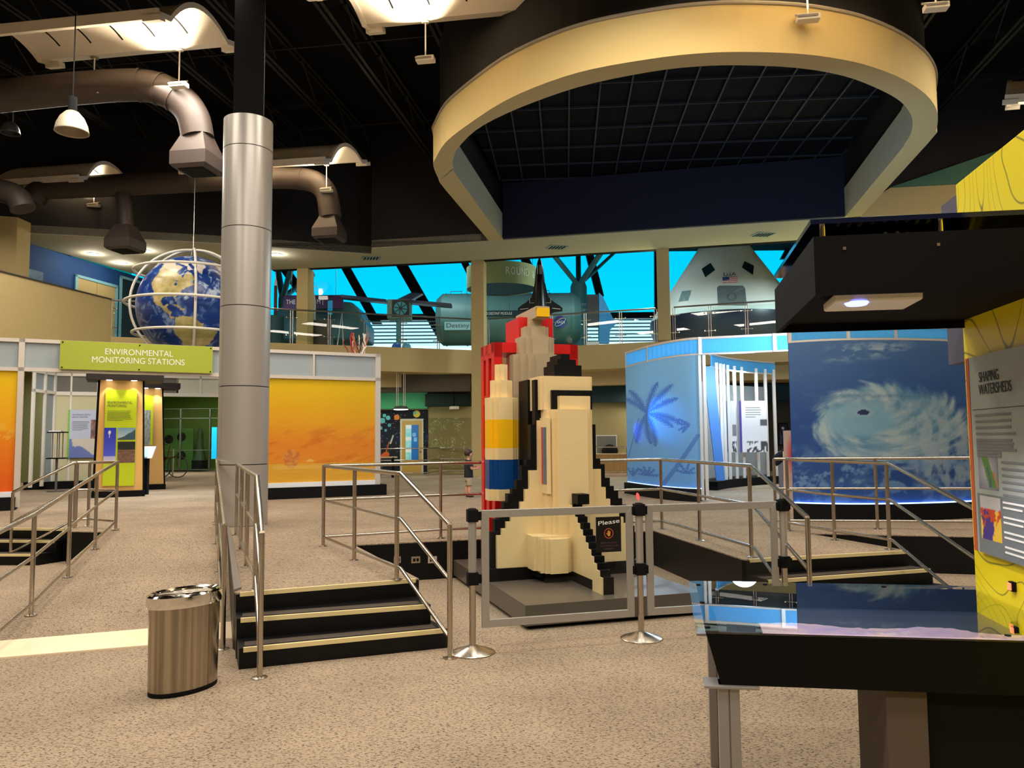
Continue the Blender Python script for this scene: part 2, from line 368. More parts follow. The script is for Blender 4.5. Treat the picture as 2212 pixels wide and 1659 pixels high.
bk = [G(190, 1137, ZP), G(163, 1139, ZP)]
handrail('long steel handrail sloping down the left side of the ramp', [P_(bk[1]), P_(bk[0]), P_(rl[0]), P_(rl[1]), P_(rl[2]), P_(rl[3]), P_(ext)])
lf = G(22, 1218, 0); handrail('steel handrail beside the far left stair', [P_(lf, (1.0, 0.58, 0.15)), P_(G(152, 1143, ZP), post=False), P_(G(160, 1142, ZP))])
q1, q2, q3 = G(1704, 1147, ZP), G(1803, 1167, ZP), G(1922, 1187, ZP)
top_ = G(2098, 1096, 1.08); footC = q3+(zset(top_, 0)-zset(q3, 0))*1.15; footC.z = 0
handrail('steel handrail down the far side of the right stair', [P_(q1), P_(q2), P_(q3), P_(zset(before(q3, footC), ZP), post=False), P_(footC, FT)])
q4, q5, q6 = G(1683, 1144, ZP), G(1896, 1143, ZP), G(2140, 1146, ZP)
handrail('steel handrail in front of the hurricane mural', [P_(q4+V3(0, .12)), P_(q5), P_(q6)])
# ================================================================== MEZZANINE AND SHELL
ZS, ZB, ZF = 4.78, 3.97, 7.70
A0, A1 = G(235, 727, ZS), G(1036, 757, ZS); B1 = G(1358, 741, ZS); B2 = A1+(B1-A1)*3.2
PW = G(0, 588, 5.87); PW2 = PW+(PW-zset(A0, 5.87))*0.8
slab = [zset(PW2, 0), zset(A0, 0), zset(A1, 0), zset(B2, 0), V3(20, 43), V3(-24, 43)]
b = MB(); b.prism([zset(p, ZB) for p in slab], (0, 0, ZS-ZB)); struct('floor_mezzanine', b, BEIGE)
b = MB(); 
for (p, q) in ((A0, A1), (A1, B2)):   # beam under the fascia
    n = Vector(((q-p).normalized().y, -(q-p).normalized().x, 0)); b.par(zset(p, ZB-0.45)-n*1.1, zset(q-p, 0), -n*0.5, UP*0.45)
struct('trim_4', b, BEIGE)
# solid parapet of the upper floor at the left
n = (zset(A0, 0)-zset(PW2, 0)).normalized(); nn = Vector((n.y, -n.x, 0))
b = MB(); b.par(zset(PW2, ZB-.02)+nn*.05, zset(A0-PW2, 0), -nn*0.30, UP*(5.88-ZB)); struct('wall_left_parapet', b, BEIGE)
b = MB(); b.par(zset(PW2, 5.86)+nn*0.07, zset(A0-PW2, 0), -nn*0.34, UP*0.04); struct('trim_5', b, mat('dark_cap', (60, 54, 44), 0.6))
# soffit
S1 = [G(-200, 490, ZF), G(480, 527, ZF), G(802, 549, ZF)]; S2 = [G(803, 536, ZF), G(1057, 521, ZF), G(1857, 468, ZF), G(2400, 436, ZF)]
H0, H1, H2 = G(587, 583, ZF), G(1020, 563, ZF), G(1720, 519, ZF); H3 = H1+(H2-H1)*1.9
BW0, BW1 = G(38, 519, ZF), G(305, 600, ZF)
sof = S1+S2+[H3, H1, H0, BW1+V3(0.3, 0.3), BW0, V3(-24, BW0.y)]
b = MB(); b.prism([zset(p, ZF) for p in sof], (0, 0, 0.25)); struct('ceiling_soffit', b, SOFFIT)
b = MB(); b.prism([zset(p, ZF+0.012) for p in sof], (0, 0, 3.7))
n_ = len(sof)
b = MB()
for i in range(len(S1)+len(S2)-1):
    p, q = sof[i], sof[i+1]; b.add([zset(p, ZF+.02), zset(q, ZF+.02), zset(q, 11.4), zset(p, 11.4)], [(0, 1, 2, 3)])
struct('wall_bulkhead', b, mat('brown_black_paint', (20, 17, 16), 0.85))
b = MB()
for (p, q) in ((H0, H1), (H1, H3)):
    b.par(zset(p, ZF), zset(q-p, 0), Vector((0, .3, 0)), UP*3.7)
struct('wall_bulkhead_rear', b, CEILB)
# beige and green wall faces right of the ring
def SB(px, py, o=.03): return W(px, py, S2[1], S2[2])-(hz(S2[2]-S2[1]).cross(UP))*-o
sn = hz(S2[2]-S2[1]).cross(UP)
b = MB(); b.prism([SB(1828, 470), SB(1922, 407), SB(2110, 397), SB(2160, 455)], sn*.02); struct('wall_right_upper', b, BEIGE)
b = MB(); b.prism([SB(1922, 406), SB(2150, 328), SB(2300, 300), SB(2300, 390), SB(2110, 396)], sn*.02); struct('wall_right_gable', b, mat('grey_green_paint', (70, 112, 92), .85))
# columns standing at the mezzanine openings
for i, (x0, x1, ya, wl) in enumerate(((1018, 1045, 563, (H0, H1)), (1421, 1448, 538, (H1, H2)), (640, 664, 578, (H0, H1)))):
    p = W(x0, 700, *wl); q = W(x1, 700, *wl); u = zset(q-p, 0); nrm = Vector((u.y, -u.x, 0)).normalized()
    b = MB(); b.par(zset(p, ZP if i == 0 else ZS), u, -nrm*0.5, UP*(ZF-(ZP if i == 0 else ZS))); struct('trim_%d' % (6+i), b, BEIGE)
b = MB(); p = zset(G(1020, 1003, 0.46), 0); 
p = W(1036, 800, A0, A1); b.par(zset(W(1020, 800, A0, A1), ZP)+V3(0, .3), zset(W(1040, 800, A0, A1)-W(1020, 800, A0, A1), 0), V3(0, .5), UP*(ZB-ZP)); struct('trim_9', b, BEIGE)
# ceiling deck and enclosing walls
b = MB(); b.par((-24, -12, 11.4), (44, 0, 0), (0, 42, 0), (0, 0, 0.3)); struct('ceiling', b, CEILB)
b = MB(); b.par((-24.3, -12, 0), (0.3, 0, 0), (0, 60, 0), (0, 0, 14)); struct('wall_left', b, BEIGE)
b = MB(); b.par((20, -12, 0), (0.3, 0, 0), (0, 60, 0), (0, 0, 14)); struct('wall_right', b, BEIGE)
b = MB(); b.par((-24, -12.3, 0), (44, 0, 0), (0, .3, 0), (0, 0, 14)); struct('wall_back', b, mat('rear_hall_wall', (120, 96, 66), 0.9))
# blue wall of the upper floor with its doors
bu = hz(BW1-BW0); bn = Vector((bu.y, -bu.x, 0)); bL = zset(BW0, ZS)-bu*3; Llen = (zset(BW1, 0)-zset(BW0, 0)).length+3.6
b = MB(); b.par(bL, bu*Llen, -bn*0.2, UP*(ZF-ZS)); b.par(bL+bu*Llen, V3(3.6, 0.4), V3(0, .2), UP*(ZF-ZS)); struct('wall_blue', b, BLUEW)
def onblue(px, py, off=0.03): return W(px, py, BW0, BW1)+bn*off
def blue_door(x0, x1, ytop0, m, n, leaves):
    a, c = onblue(x0, ytop0), onblue(x1, ytop0); zt = a.z; wd = (zset(c-a, 0)).length
    b = MB(); fw = 0.09
    b.par(zset(a, ZS), bu*fw, bn*0.05, UP*(zt-ZS)); b.par(zset(a, ZS)+bu*(wd-fw), bu*fw, bn*0.05, UP*(zt-ZS)); b.par(zset(a, zt-fw), bu*wd, bn*0.05, UP*fw)
    fr = b.build('door_%d' % n, mat('pale_blue_frame', (120, 176, 190), 0.6), kind='structure')
    for k in range(leaves):
        ww = (wd-2*fw)/leaves; b = MB(); b.par(zset(a, ZS)+bu*(fw+k*ww+0.008), bu*(ww-0.016), bn*0.02, UP*(zt-fw-ZS)); b.build('door_leaf', m, fr)
blue_door(160, 252, 592, mat('tan_door', (176, 156, 104), 0.6), 1, 2)
blue_door(257, 345, 595, mat('dark_door', (8, 40, 48), 0.6), 2, 1)
# beige pier at far left
a = G(-120, 481, ZF); b_ = G(37, 492, ZF); b = MB(); b.par(zset(a, ZS), zset(b_-a, 0), V3(0, 0.6), UP*(ZF-ZS+.3)); struct('wall_pier', b, BEIGE)
# glazing far behind: blue tinted upper panes, clear lower band
YG = 41.0
b = MB(); b.par((-24, YG, ZS), (44, 0, 0), (0, 0.25, 0), (0, 0, 0.9)); struct('wall_front_sill', b, TEAL)
zmid = D(1400, 684, YG).z; zlow = ZS+0.9
b = MB(); b.par((-24, YG, zmid), (44, 0, 0), (0, .03, 0), (0, 0, 13.9-zmid)); struct('window_1', b, BLUEG)
b = MB(); b.par((-24, YG, zlow), (44, 0, 0), (0, .03, 0), (0, 0, zmid-zlow)); struct('window_2', b, CLEARG)
b = MB()
for z in (zmid,): b.par((-24, YG-.2, z-0.1), (44, 0, 0), (0, .3, 0), (0, 0, 0.32))
for (x0, y0, x1, y1, wd) in ((738, 562, 815, 700, 21), (862, 562, 955, 725, 27), (1000, 560, 1040, 640, 16), (1125, 540, 1175, 650, 20), (1272, 545, 1296, 640, 17), (1417, 530, 1418, 700, 8), (600, 560, 700, 700, 22), (1714, 515, 1690, 560, 10)):
    a, c = D(x0, y0, YG), D(x1, y1, YG); wv = wd*YG/FPX; b.bar(a+(a-c)*0.5, c, V3(wv, 0), V3(0, 0.25))
struct('trim_10', b, DARKB)
b = MB()
for k in range(7): z = zlow+(zmid-zlow)*(0.45+k*0.075); b.par((-24, YG-.5, z), (44, 0, 0), (0, .22, 0), (0, 0, 0.05))
struct('trim_11', b, mat('pale_louvre', (170, 214, 220), 0.6))
b = MB(); b.par((-24, 30.2, 11.8), (44, 0, 0), (0, 11, 0), (0, 0, 2.2)); struct('ceiling_atrium', b, CEILB)
b = MB(); b.par((-24, 30, 11.0), (44, 0, 0), (0, .2, 0), (0, 0, 3.2)); struct('wall_bulkhead_upper', b, CEILB)
# ================================================================== RING SOFFIT
ro_px = [(1057, 521), (963, 411), (947, 386), (936, 358), (941, 342), (963, 307), (1011, 269), (1090, 218), (1185, 177), (1280, 149), (1406, 127), (1500, 116), (1597, 112), (1725, 116), (1822, 129), (1886, 145), (1951, 171), (1999, 203), (2021, 232), (2026, 257), (2021, 283), (2005, 309), (1857, 470)]
ri_px = [(1087, 519), (989, 383), (980, 365), (977.5, 351), (981, 337), (989, 320), (1027, 282), (1090, 247), (1185, 209), (1280, 180), (1406, 155), (1501, 144), (1597, 141), (1725, 147), (1822, 164), (1886, 187), (1935, 212), (1960, 235), (1971.5, 261), (1967, 290), (1951, 315), (1940, 331), (1823, 471.5)]
def smooth_path(P, n=3):
    out = []
    for i in range(len(P)-1):
        p0 = P[max(i-1, 0)]; p1 = P[i]; p2 = P[i+1]; p3 = P[min(i+2, len(P)-1)]
        for k in range(n):
            t = k/n; out.append(0.5*((2*p1)+(p2-p0)*t+(2*p0-5*p1+4*p2-p3)*t*t+(3*p1-p0-3*p2+p3)*t**3))
    return out+[P[-1]]
RO = smooth_path([G(x, y, ZF) for x, y in ro_px]); RI = smooth_path([G(x, y, ZF) for x, y in ri_px])
HR = 0.80
ringT = T('ring_soffit', 'large yellow beige ring soffit hung from the black ceiling', 'ceiling ring', zset(RO[36], ZF)); ringT['kind'] = 'structure'
b = MB(); n = len(RO)
for i in range(n-1): b.add([RO[i], RO[i+1], RO[i+1]+UP*HR, RO[i]+UP*HR], [(0, 1, 2, 3)])
b.build('outer_fascia', RINGY, ringT, smooth=40)
b = MB()
for i in range(n-1): b.add([RO[i], RO[i+1], RI[i+1], RI[i]], [(3, 2, 1, 0)])
b.build('underside', mat('ring_underside', (188, 170, 122), 0.9), ringT)
b = MB()
for i in range(n-1): b.add([RI[i], RI[i+1], RI[i+1]+UP*HR, RI[i]+UP*HR], [(3, 2, 1, 0)])
b.build('inner_fascia', SOFFIT, ringT, smooth=40)
b = MB(); b.tube([p+UP*HR for p in RO], 0.035, 8); b.build('top_bead', mat('ring_bead', (150, 140, 120), 0.7), ringT, smooth=40)
cen = (RO[0]+RO[-1]+RO[36])/3
b = MB()
for i in range(n-1):
    p, q = RO[i]+(RI[i]-RO[i])*0.35, RO[i+1]+(RI[i+1]-RO[i+1])*0.35
    b.add([p+UP*(HR-.05), q+UP*(HR-.05), zset(q, 11.4), zset(p, 11.4)], [(0, 1, 2, 3)])
    b.add([RO[i]+UP*HR, RO[i+1]+UP*HR, q+UP*HR, p+UP*HR], [(0, 1, 2, 3)])
struct('wall_ring_drum', b, mat('brown_black_paint', (20, 17, 16), 0.85), smooth=40)
# dark grid ceiling in the ring
ZG = ZF+1.7
b = MB(); b.prism([zset(p, ZG+0.05) for p in RI], (0, 0, 0.05)); struct('ceiling_ring_deck', b, mat('grid_black', (8, 9, 14), 0.8, spec=0.1))
from mathutils import geometry
poly = [(p.x, p.y) for p in RI]
def inside(x, y, pl=None):
    pl = pl or poly; c = False; j = len(pl)-1
    for i in range(len(pl)):
        if (pl[i][1] > y) != (pl[j][1] > y) and x < (pl[j][0]-pl[i][0])*(y-pl[i][1])/(pl[j][1]-pl[i][1])+pl[i][0]: c = not c
        j = i
    return c
g1 = hz(V3(cos(radians(-4)), sin(radians(-4)))); g2 = Vector((-g1.y, g1.x, 0)); b = MB()
def clip_line(o, d, L=14, st=0.1):
    seg = []; cur = None; s = -L
    while s < L:
        p = o+d*s
        if inside(p.x, p.y):
            if cur is None: cur = p
            last = p
        elif cur is not None: seg.append((cur, last)); cur = None
        s += st
    return seg
oc = zset(cen, ZG)
for k in range(-14, 15):
    for (p, q) in clip_line(oc+g1*(k*0.68), g2): b.bar(p, q, g1*0.035, UP*0.05)
for k in range(-9, 10):
    for (p, q) in clip_line(oc+g2*(k*1.22), g1): b.bar(p, q, g2*0.025, UP*0.05)
struct('ceiling_grid', b, mat('grid_bar', (32, 38, 50), 0.6))
b = MB(); p, q = zset(RI[0], ZF+.02), zset(RI[-1], ZF+.02); b.par(p-V3(0, .16), q-p, V3(0, .1), UP*1.68); struct('wall_ring_navy', b, NAVY)
# ================================================================== BRICK SHUTTLE MODEL
PO = G(1135, 1308, .22); PO.z = 0
def LP(a, b, z): return Vector((PO.x, PO.y, 0))+e1*a+e2*b+UP*z
def LB(px, py, b):
    p = W(px, py, LP(0, b, 0), LP(1, b, 0)); return ((p-PO).dot(e1), p.z)
def LA(px, py, a):
    p = W(px, py, LP(a, 0, 0), LP(a, 1, 0)); return ((p-PO).dot(e2), p.z)
def brick(name, c, rough=0.35):
    m = mat(name, c, rough, noise_amt=0.05, nscale=5, stretch=(1, 1, 12)); return m
CREAM = brick('cream_brick', (232, 206, 152)); TAN = brick('tan_brick', (176, 158, 128)); RED = brick('red_brick', (204, 20, 16))
YEL = brick('yellow_brick', (244, 188, 8)); BLU = brick('blue_brick', (6, 66, 130)); BLK = mat('black_brick', (6, 6, 6), .5, noise_amt=.1, nscale=5, spec=.2); SLATE = brick('slate_brick', (90, 108, 124))
def lbox(b, a0, a1, b0, b1, z0, z1, mi=0): b.par(LP(a0, b0, z0), e1*(a1-a0), e2*(b1-b0), UP*(z1-z0), mi)
ped = T('display_plinth', 'low dark grey plinth under the brick space shuttle', 'plinth', LP(.9, 1.4, 0))
b = MB(); lbox(b, 0, 1.80, 0, 2.95, 0.035, .22); b.build('plinth_body', mat('plinth_laminate', (92, 82, 72), 0.3, noise_amt=0.12, nscale=2), ped, bevel=.004)
b = MB(); lbox(b, 0.06, 1.74, 0.06, 2.9, 0, .035); b.build('plinth_base', BLACK, ped)
T0 = T('brick_space_shuttle', 'tall space shuttle built of toy bricks on its red launch tower', 'brick model', LP(.9, 1.5, .22))
# orbiter --------------------------------------------------
bF, bB = 1.0, 1.43
aL = LB(1187, 900, bF)[0]; aR = LB(1286, 900, bF)[0]; ac = (aL+aR)/2
zt = LB(1240, 884, bF)[1]; ztop = LB(1240, 813, 1.16)[1]; ztop2 = LB(1240, 855, 1.03)[1]
b = MB()
def notch_box(b, a0, a1, b0, b1, z0, z1, s=0.05, k=2, mi=0):
    """brick-built rounded box: plan corners stepped k times"""
    pts = []
    def corner(ax, bx, sa, sb, rev):
        q = []
        for i in range(k+1):
            q.append((ax+sa*s*(k-i), bx+sb*s*i))
            if i < k: q.append((ax+sa*s*(k-i-1)+0*sa, bx+sb*s*i) if False else (ax+sa*s*(k-i), bx+sb*s*(i+1)))
        return q[::-1] if rev else q
    A_ = [(a0, b0, 1, 1), (a1, b0, -1, 1), (a1, b1, -1, -1), (a0, b1, 1, -1)]
    for i, (ax, bx, sa, sb) in enumerate(A_): pts += corner(ax, bx, sa, sb, i % 2 == 0)
    b.prism([LP(p, q, z0) for p, q in pts], UP*(z1-z0), mi)
notch_box(b, aL, aR, bF, bB, 0.62, zt, 0.045, 2)
a2, a3 = LB(1169, 840, 1.16)[0], LB(1281, 840, 1.16)[0]
notch_box(b, a2, a3, 1.16, 1.62, zt, ztop, 0.03, 1)
lbox(b, LB(1209, 865, 1.05)[0], LB(1275, 865, 1.05)[0], 1.05, 1.2, zt, ztop2)
b.build('orbiter_body', CREAM, T0)
b = MB(); w0, w1 = LB(1192, 860, 1.12)[0], LB(1279, 860, 1.12)[0]
lbox(b, w0, w1, 1.12, 1.2, zt, LB(1230, 843, 1.12)[1]); b.build('cockpit_window', BLK, T0)
b = MB(); zz = ztop
for (x0, x1, y1) in ((1197, 1256, 788), (1204, 1244, 776), (1211, 1230, 765)):
    q0, q1, z1 = LB(x0, y1, 1.3)[0], LB(x1, y1, 1.3)[0], LB(x0, y1, 1.3)[1]; lbox(b, q0, q1, 1.3, 1.64, zz, z1); zz = z1
b.build('orbiter_nose', BLK, T0)
b = MB(); lbox(b, aL-0.06, aR-0.02, bB+.1, 1.85, .3, LB(1160, 820, 1.5)[1]); b.build('heat_shield', BLK, T0)
bz0, bz1 = LA(1174, 1045, aL)[1], LA(1174, 923, aL)[1]; bb0, bb1, bb2 = LA(1182, 985, aL-.004)[0], LA(1174.5, 985, aL-.004)[0], LA(1167, 985, aL-.004)[0]
b = MB(); lbox(b, aL-.012, aL+.03, 1.06, min(bb2, 1.5), bz0-.1, bz1+.1); b.build('side_fairing', CREAM, T0)
b = MB(); lbox(b, aL-.016, aL-.011, bb1, bb2, bz0, bz1); b.build('red_stripe', RED, T0)
b = MB(); lbox(b, aL-.016, aL-.011, bb0, bb1, bz0, bz1); b.build('slate_stripe', SLATE, T0)
# engine block
eL, eR = LB(1174, 1200, .86)[0], LB(1243, 1200, .86)[0]; ez1, ez0 = LB(1200, 1165, .86)[1], LB(1200, 1240, .86)[1]
b = MB(); notch_box(b, eL, eR, .86, 1.3, ez0, ez1, .04, 2); notch_box(b, eL-.06, eR+.05, .96, 1.35, ez0+.02, ez1+.02, .04, 1)
b.build('engine_block', CREAM, T0)
b = MB(); lbox(b, eL+.05, eR-.05, .95, 1.3, .22, ez0); lbox(b, eL-.02, eR+.02, 1.0, 1.3, .27, ez0); b.build('engine_nozzle', BLK, T0)
# wings
wy = [(1163, 1016), (1144, 1057), (1134, 1084), (1124, 1100), (1113, 1114), (1104, 1127), (1094, 1142), (1084, 1157), (1074, 1228)]
bw = 1.22; prof = [LB(x, y, bw) for x, y in wy]
zb = prof[-1][1]
def wing(m):
    # mirrored stepped outline about ac, m=+1 left, -1 right
    pts = [(ac, LB(1163, 908, bw)[1]), (prof[0][0], LB(1163, 908, bw)[1])]; zprev = None
    for i, (a, z) in enumerate(prof):
        if i: pts += [(a, prof[i-1][1])]
        pts += [(a, z)]
    pts.append((ac, zb)); return [(p if m > 0 else 2*ac-p, z) for p, z in pts]
for m in (1, -1):
    b = MB(); b.prism([LP(a, bw, z) for a, z in wing(m)], e2*0.05); b.build('wing_skin', CREAM, T0)
    edge = [(ac, zb-.11)]; 
    pts = [(ac, LB(1155, 820, bw)[1])]
    blk = [(1155, 820, 917), (1146, 917, 993), (1137, 993, 1006), (1127, 1006, 1037), (1116, 1037, 1056), (1107, 1056, 1067), (1097, 1067, 1085), (1088, 1085, 1100), (1079, 1100, 1122), (1069, 1122, 1150), (1060, 1150, 1250)]
    for x, y0, y1 in blk:
        a_, z0_ = LB(x, y0, bw+.05); z1_ = LB(x, y1, bw+.05)[1]; pts += [(a_, z0_), (a_, z1_)]
    zlast = 0.22; pts[-1] = (pts[-1][0], zlast); a_in = LB(1074, 1228, bw)[0]+.03
    pts += [(ac, zlast)]
    pts = [(p if m > 0 else 2*ac-p, z) for p, z in pts]
    b = MB(); b.prism([LP(a, bw+.051, z) for a, z in pts], e2*0.10); b.build('wing_edge', BLK, T0)
b = MB(); lbox(b, prof[-1][0]-.1, 2*ac-prof[-1][0]+.1, bw-.03, bw+.12, .22, zb); b.build('wing_foot', BLK, T0)
# tail fin, standing out towards the front of the plinth
af = LB(1281, 1290, .1)[0]; af = ac-.05
N = 12; fb0 = bF; fz0 = LA(1243, 1092, af)[1]; bN, zN = LA(1302, 1262, af)
pc = []; pk = []
for i in range(N):
    t0, t1 = i/N, (i+1)/N; bb = fb0+(bN-fb0)*t1; za = fz0+(zN-fz0)*t0
    pc += [(bb, za)]; 
    if i < N-1: pc += [(bb, fz0+(zN-fz0)*t1)]
stair = [(fb0+.2, fz0)]+pc
cream = stair+[(bN, .22), (LA(1281, 1280, af)[0], .22), (LA(1281, 1253, af)[0], LA(1281, 1253, af)[1]), (fb0+.0, LA(1253, 1240, af)[1]), (fb0+.2, .42)]
b = MB(); b.prism([LP(af-.006, q, z) for q, z in cream], e1*.012); b.build('fin_skin', CREAM, T0)
blackf = [(fb0+.25, fz0+.10)]+[(q-.05, z+.05) for q, z in pc]; blackf = [(fb0+.25, fz0+.0)]+pc+[(bN, .22), (fb0+.2, .22)]
b = MB(); b.prism([LP(af+.006, q, z) for q, z in blackf], e1*.11); b.build('tail_fin', BLK, T0)
b = MB(); t0, z0_ = LB(1248, 1090, bF-.16)
lbox(b, t0, LB(1273, 1090, bF-.16)[0], bF-.16, bF+.02, z0_, LB(1250, 1068, bF-.16)[1]); b.build('fin_cap', BLK, T0)
# fuel tank
b = MB(); tb = 1.9; tc_ = LB(1176, 740, tb)[0]
prev = None
for (x0, x1, y0, y1, k, s_) in ((1123, 1229, 762, 1100, 3, .075), (1138, 1213, 724, 762, 2, .06), (1150, 1201, 701, 724, 1, .06), (1162, 1188, 685, 701, 1, .02)):
    h = (LB(x1, y1, tb)[0]-LB(x0, y1, tb)[0])/2; z1 = LB(x0, y0, tb+.1)[1]; z0 = LB(x0, y1, tb+.1)[1]
    notch_box(b, tc_-h, tc_+h, tb+.35-h, tb+.35+h, z0-.01 if prev is None else prev, z1, s_, k); prev = z1
b.build('fuel_tank', TAN, T0)
# boosters
def booster(cx, cb, name='solid_booster'):
    segs = [(1082, 1057, .175, CREAM), (1057, 993, .175, BLU), (993, 968, .175, CREAM), (968, 906, .175, YEL), (906, 858, .175, CREAM), (858, 820, .125, CREAM), (820, 785, .07, CREAM)]
    root = None
    for i, (y0, y1, r, m) in enumerate(segs):
        z0, z1 = LB(1093, y0, cb-.17)[1], LB(1093, y1, cb-.17)[1]
        b = MB(); notch_box(b, cx-r, cx+r, cb-r, cb+r, z0, z1, .045, 2 if r > .1 else 1)
        if root is None: root = b.build(name, m, T0)
        else: b.build('booster_band', m, root)
cb = 1.95; cx = LB(1093, 1000, cb-.17)[0]
booster(cx, cb)
# launch tower
gb = 2.3; gL = LB(1067, 745, gb)[0]; gR = LB(1248, 745, gb)[0]; gz = LB(1067, 739, gb)[1]; gback = min(2.9, LA(1036, 760, gL)[0]); zlow_ = .22
yb = LA(1050, 866, gL)[1], LA(1050, 979, gL)[1]
b = MB(); cw = LB(1085, 745, gb)[0]-gL; dd = gback-gb; pw = dd*0.2
for (q0, q1) in ((gL, gL+cw), (gR-cw, gR)):
    for bb in (gb, gb+dd*.42, gback-pw): lbox(b, q0, q1, bb, bb+pw, zlow_, gz)
    for z in (gz-.13, yb[0], yb[1], zlow_): lbox(b, q0+.004, q1-.004, gb, gback, z-.05 if z > .3 else z, z+.06 if z < gz-.2 else gz-.001)
lbox(b, gL, gR, gb+.002, gback, gz-.12, gz)
b.build('tower_frame', RED, T0)
b = MB(); lbox(b, gL+.03, gR-.03, gback-.05, gback, .22, yb[0]-.6); lbox(b, gL+.05, gL+cw-.02, gb+.05, gback-.05, .25, gz-.15); lbox(b, gR-cw+.02, gR-.05, gb+.05, gback-.05, .25, gz-.15); b.build('tower_shade_core', mat('shaded_red_brick', (120, 6, 8), 0.5), T0)  # darker red boxes put the shade inside the open tower into colour
b = MB(); m0, m1 = LB(1121, 700, gb+.05)[0], LB(1194, 700, gb+.05)[0]; mz = LB(1150, 686, gb+.05)[1]; lbox(b, m0, m1, gb+.05, gback+.0, gz-.1, mz); lbox(b, m0, m1, gb+.2, gback, .22, gz); b.build('tower_mast', RED, T0)
y0b = tb+.1; q0, q1 = LB(1159, 670, y0b)[0], LB(1187, 670, y0b)[0]
b = MB(); z0, z1 = LB(1165, 685, y0b)[1], LB(1165, 661, y0b)[1]; lbox(b, q0-.0, q1, y0b+.04, gback-.1, z0, z1); lbox(b, q0, q1, y0b, y0b+.04, z1-.02, z1); b.build('vent_arm', TAN, T0)
b = MB(); lbox(b, q0+.01, q1, y0b-.005, y0b+.04, z0+.01, z1-.02); b.build('vent_hood', YEL, T0)
# ================================================================== STANCHIONS AND PANEL FRAMES
st = [Vector((-.33, 6.27, 0)), Vector((1.08, 6.66, 0)), Vector((2.42, 6.97, 0))]
slab_ = ['aluminium barrier post standing left of the shuttle plinth', 'aluminium barrier post between the two framed barrier panels', 'aluminium barrier post partly hidden behind the glass topped table']
zt_ = 1.135
for i, p in enumerate(st):
    t = T('barrier_post', slab_[i], 'barrier post', p, 'barrier round the brick shuttle')
    b = MB(); b.lathe([(0.175, 0), (0.178, 0.008), (0.17, 0.014), (0.06, 0.05), (0.03, 0.062)], p, 36); b.build('base', STEEL, t, smooth=40)
    b = MB(); b.lathe([(0.026, 0.05), (0.026, 0.60), (0.028, 0.61)], p, 20); b.build('pole', STEEL, t, smooth=40)
    b = MB(); b.lathe([(0.033, 0.60), (0.033, zt_-.05)], p, 8); b.build('sleeve', ALU, t)
    b = MB(); b.lathe([(0.030, 0), (0.030, .02)], p+UP*.585, 20); b.build('collar', WHITE, t)
    for z in (zt_-.10, zt_-.62+.02): 
        d = (st[1]-st[0]).normalized() if i == 0 else (st[2]-st[1]).normalized(); nn = Vector((d.y, -d.x, 0))
        b = MB(); b.par(p-d*.042-nn*.042+UP*z, d*.084, nn*.084, UP*.10)
        b.par(p+d*.042-nn*.018+UP*(z+.01), d*.03, nn*.036, UP*.07)
        if i: b.par(p-d*.072-nn*.018+UP*(z+.01), d*.03, nn*.036, UP*.07)
        b.build('bracket', BLACK, t, bevel=.004)
    b = MB(); b.lathe([(0.033, 0), (0.035, .015), (.02, .02)], p+UP*(zt_-.01), 16); b.build('cap', BLACK, t)
def frame_panel(p, q, label, g0, g1):
    d = (q-p).normalized(); L_ = (q-p).length; nn = Vector((d.y, -d.x, 0)); a = p+d*g0; ww = L_-g0-g1
    t = T('barrier_screen', label, 'barrier panel', a+d*(ww/2)+UP*.19, 'barrier round the brick shuttle')
    z0, z1 = .19, zt_-.01; f = .062
    a = a-nn*.012
    b = MB()
    o = [a+UP*z0, a+d*ww+UP*z0, a+d*ww+UP*z1, a+UP*z1]; k = [a+d*f+UP*(z0+f), a+d*(ww-f)+UP*(z0+f), a+d*(ww-f)+UP*(z1-f), a+d*f+UP*(z1-f)]
    for i in range(4):
        j = (i+1) % 4; b.prism([o[i], o[j], k[j], k[i]], nn*.024)
    b.build('frame', ALU, t, bevel=.003)
    b = MB(); b.par(k[0]+nn*.010, d*(ww-2*f), nn*.004, UP*(z1-z0-2*f)); b.build('clear_pane', ACRYL, t)
    return t, a, d, nn
fr1, fa, fd, fn = frame_panel(st[0], st[1], 'framed clear barrier panel carrying the black Please sign', .075, .06)
frame_panel(st[1], st[2], 'framed clear barrier panel right of the middle post, without a sign', .06, .06)
# please sign
c0, c1, c2 = W(1286.5, 1193, st[0], st[1]), W(1340, 1190, st[0], st[1]), W(1284.4, 1117, st[0], st[1])
sw, sh = (c1-c0).length, c2.z-c0.z; o = zset(c0, c0.z)+fn*.014
sg = T('please_sign', 'small black sign reading Please with an orange hand symbol', 'sign', o)
b = MB(); b.par(o, fd*sw, fn*.008, UP*sh); b.build('sign_board', mat('glossy_black_sign', (22, 22, 20), 0.25), sg)
o2 = o+fn*.009
text('Please', o2+fd*sw*.06+UP*sh*.76+fn*0, (fd+UP*.10), UP, sh*.12, TXT_W, sg, width=sw*.86)
OR = mat('orange_print', (230, 140, 50), 0.5)
b = MB(); cc = o2+fd*sw*.5+UP*sh*.53; R0 = sw*.165
for k in range(32):
    a0_, a1_ = 2*pi*k/32, 2*pi*(k+1)/32; f_ = lambda a, r: cc+fd*cos(a)*r+UP*sin(a)*r
    b.quad(f_(a0_, R0), f_(a0_, R0*1.13), f_(a1_, R0*1.13), f_(a1_, R0))
b.build('ring_print', mat('orange_red_print', (220, 90, 50), 0.5), sg)
b = MB(); cc2 = cc+fn*.001
def spt(x, z): return cc2+fd*x*R0+UP*z*R0
b.add([spt(-.30, -.1), spt(.36, -.1), spt(.3, -.62), spt(-.22, -.62)], [(0, 3, 2, 1)])
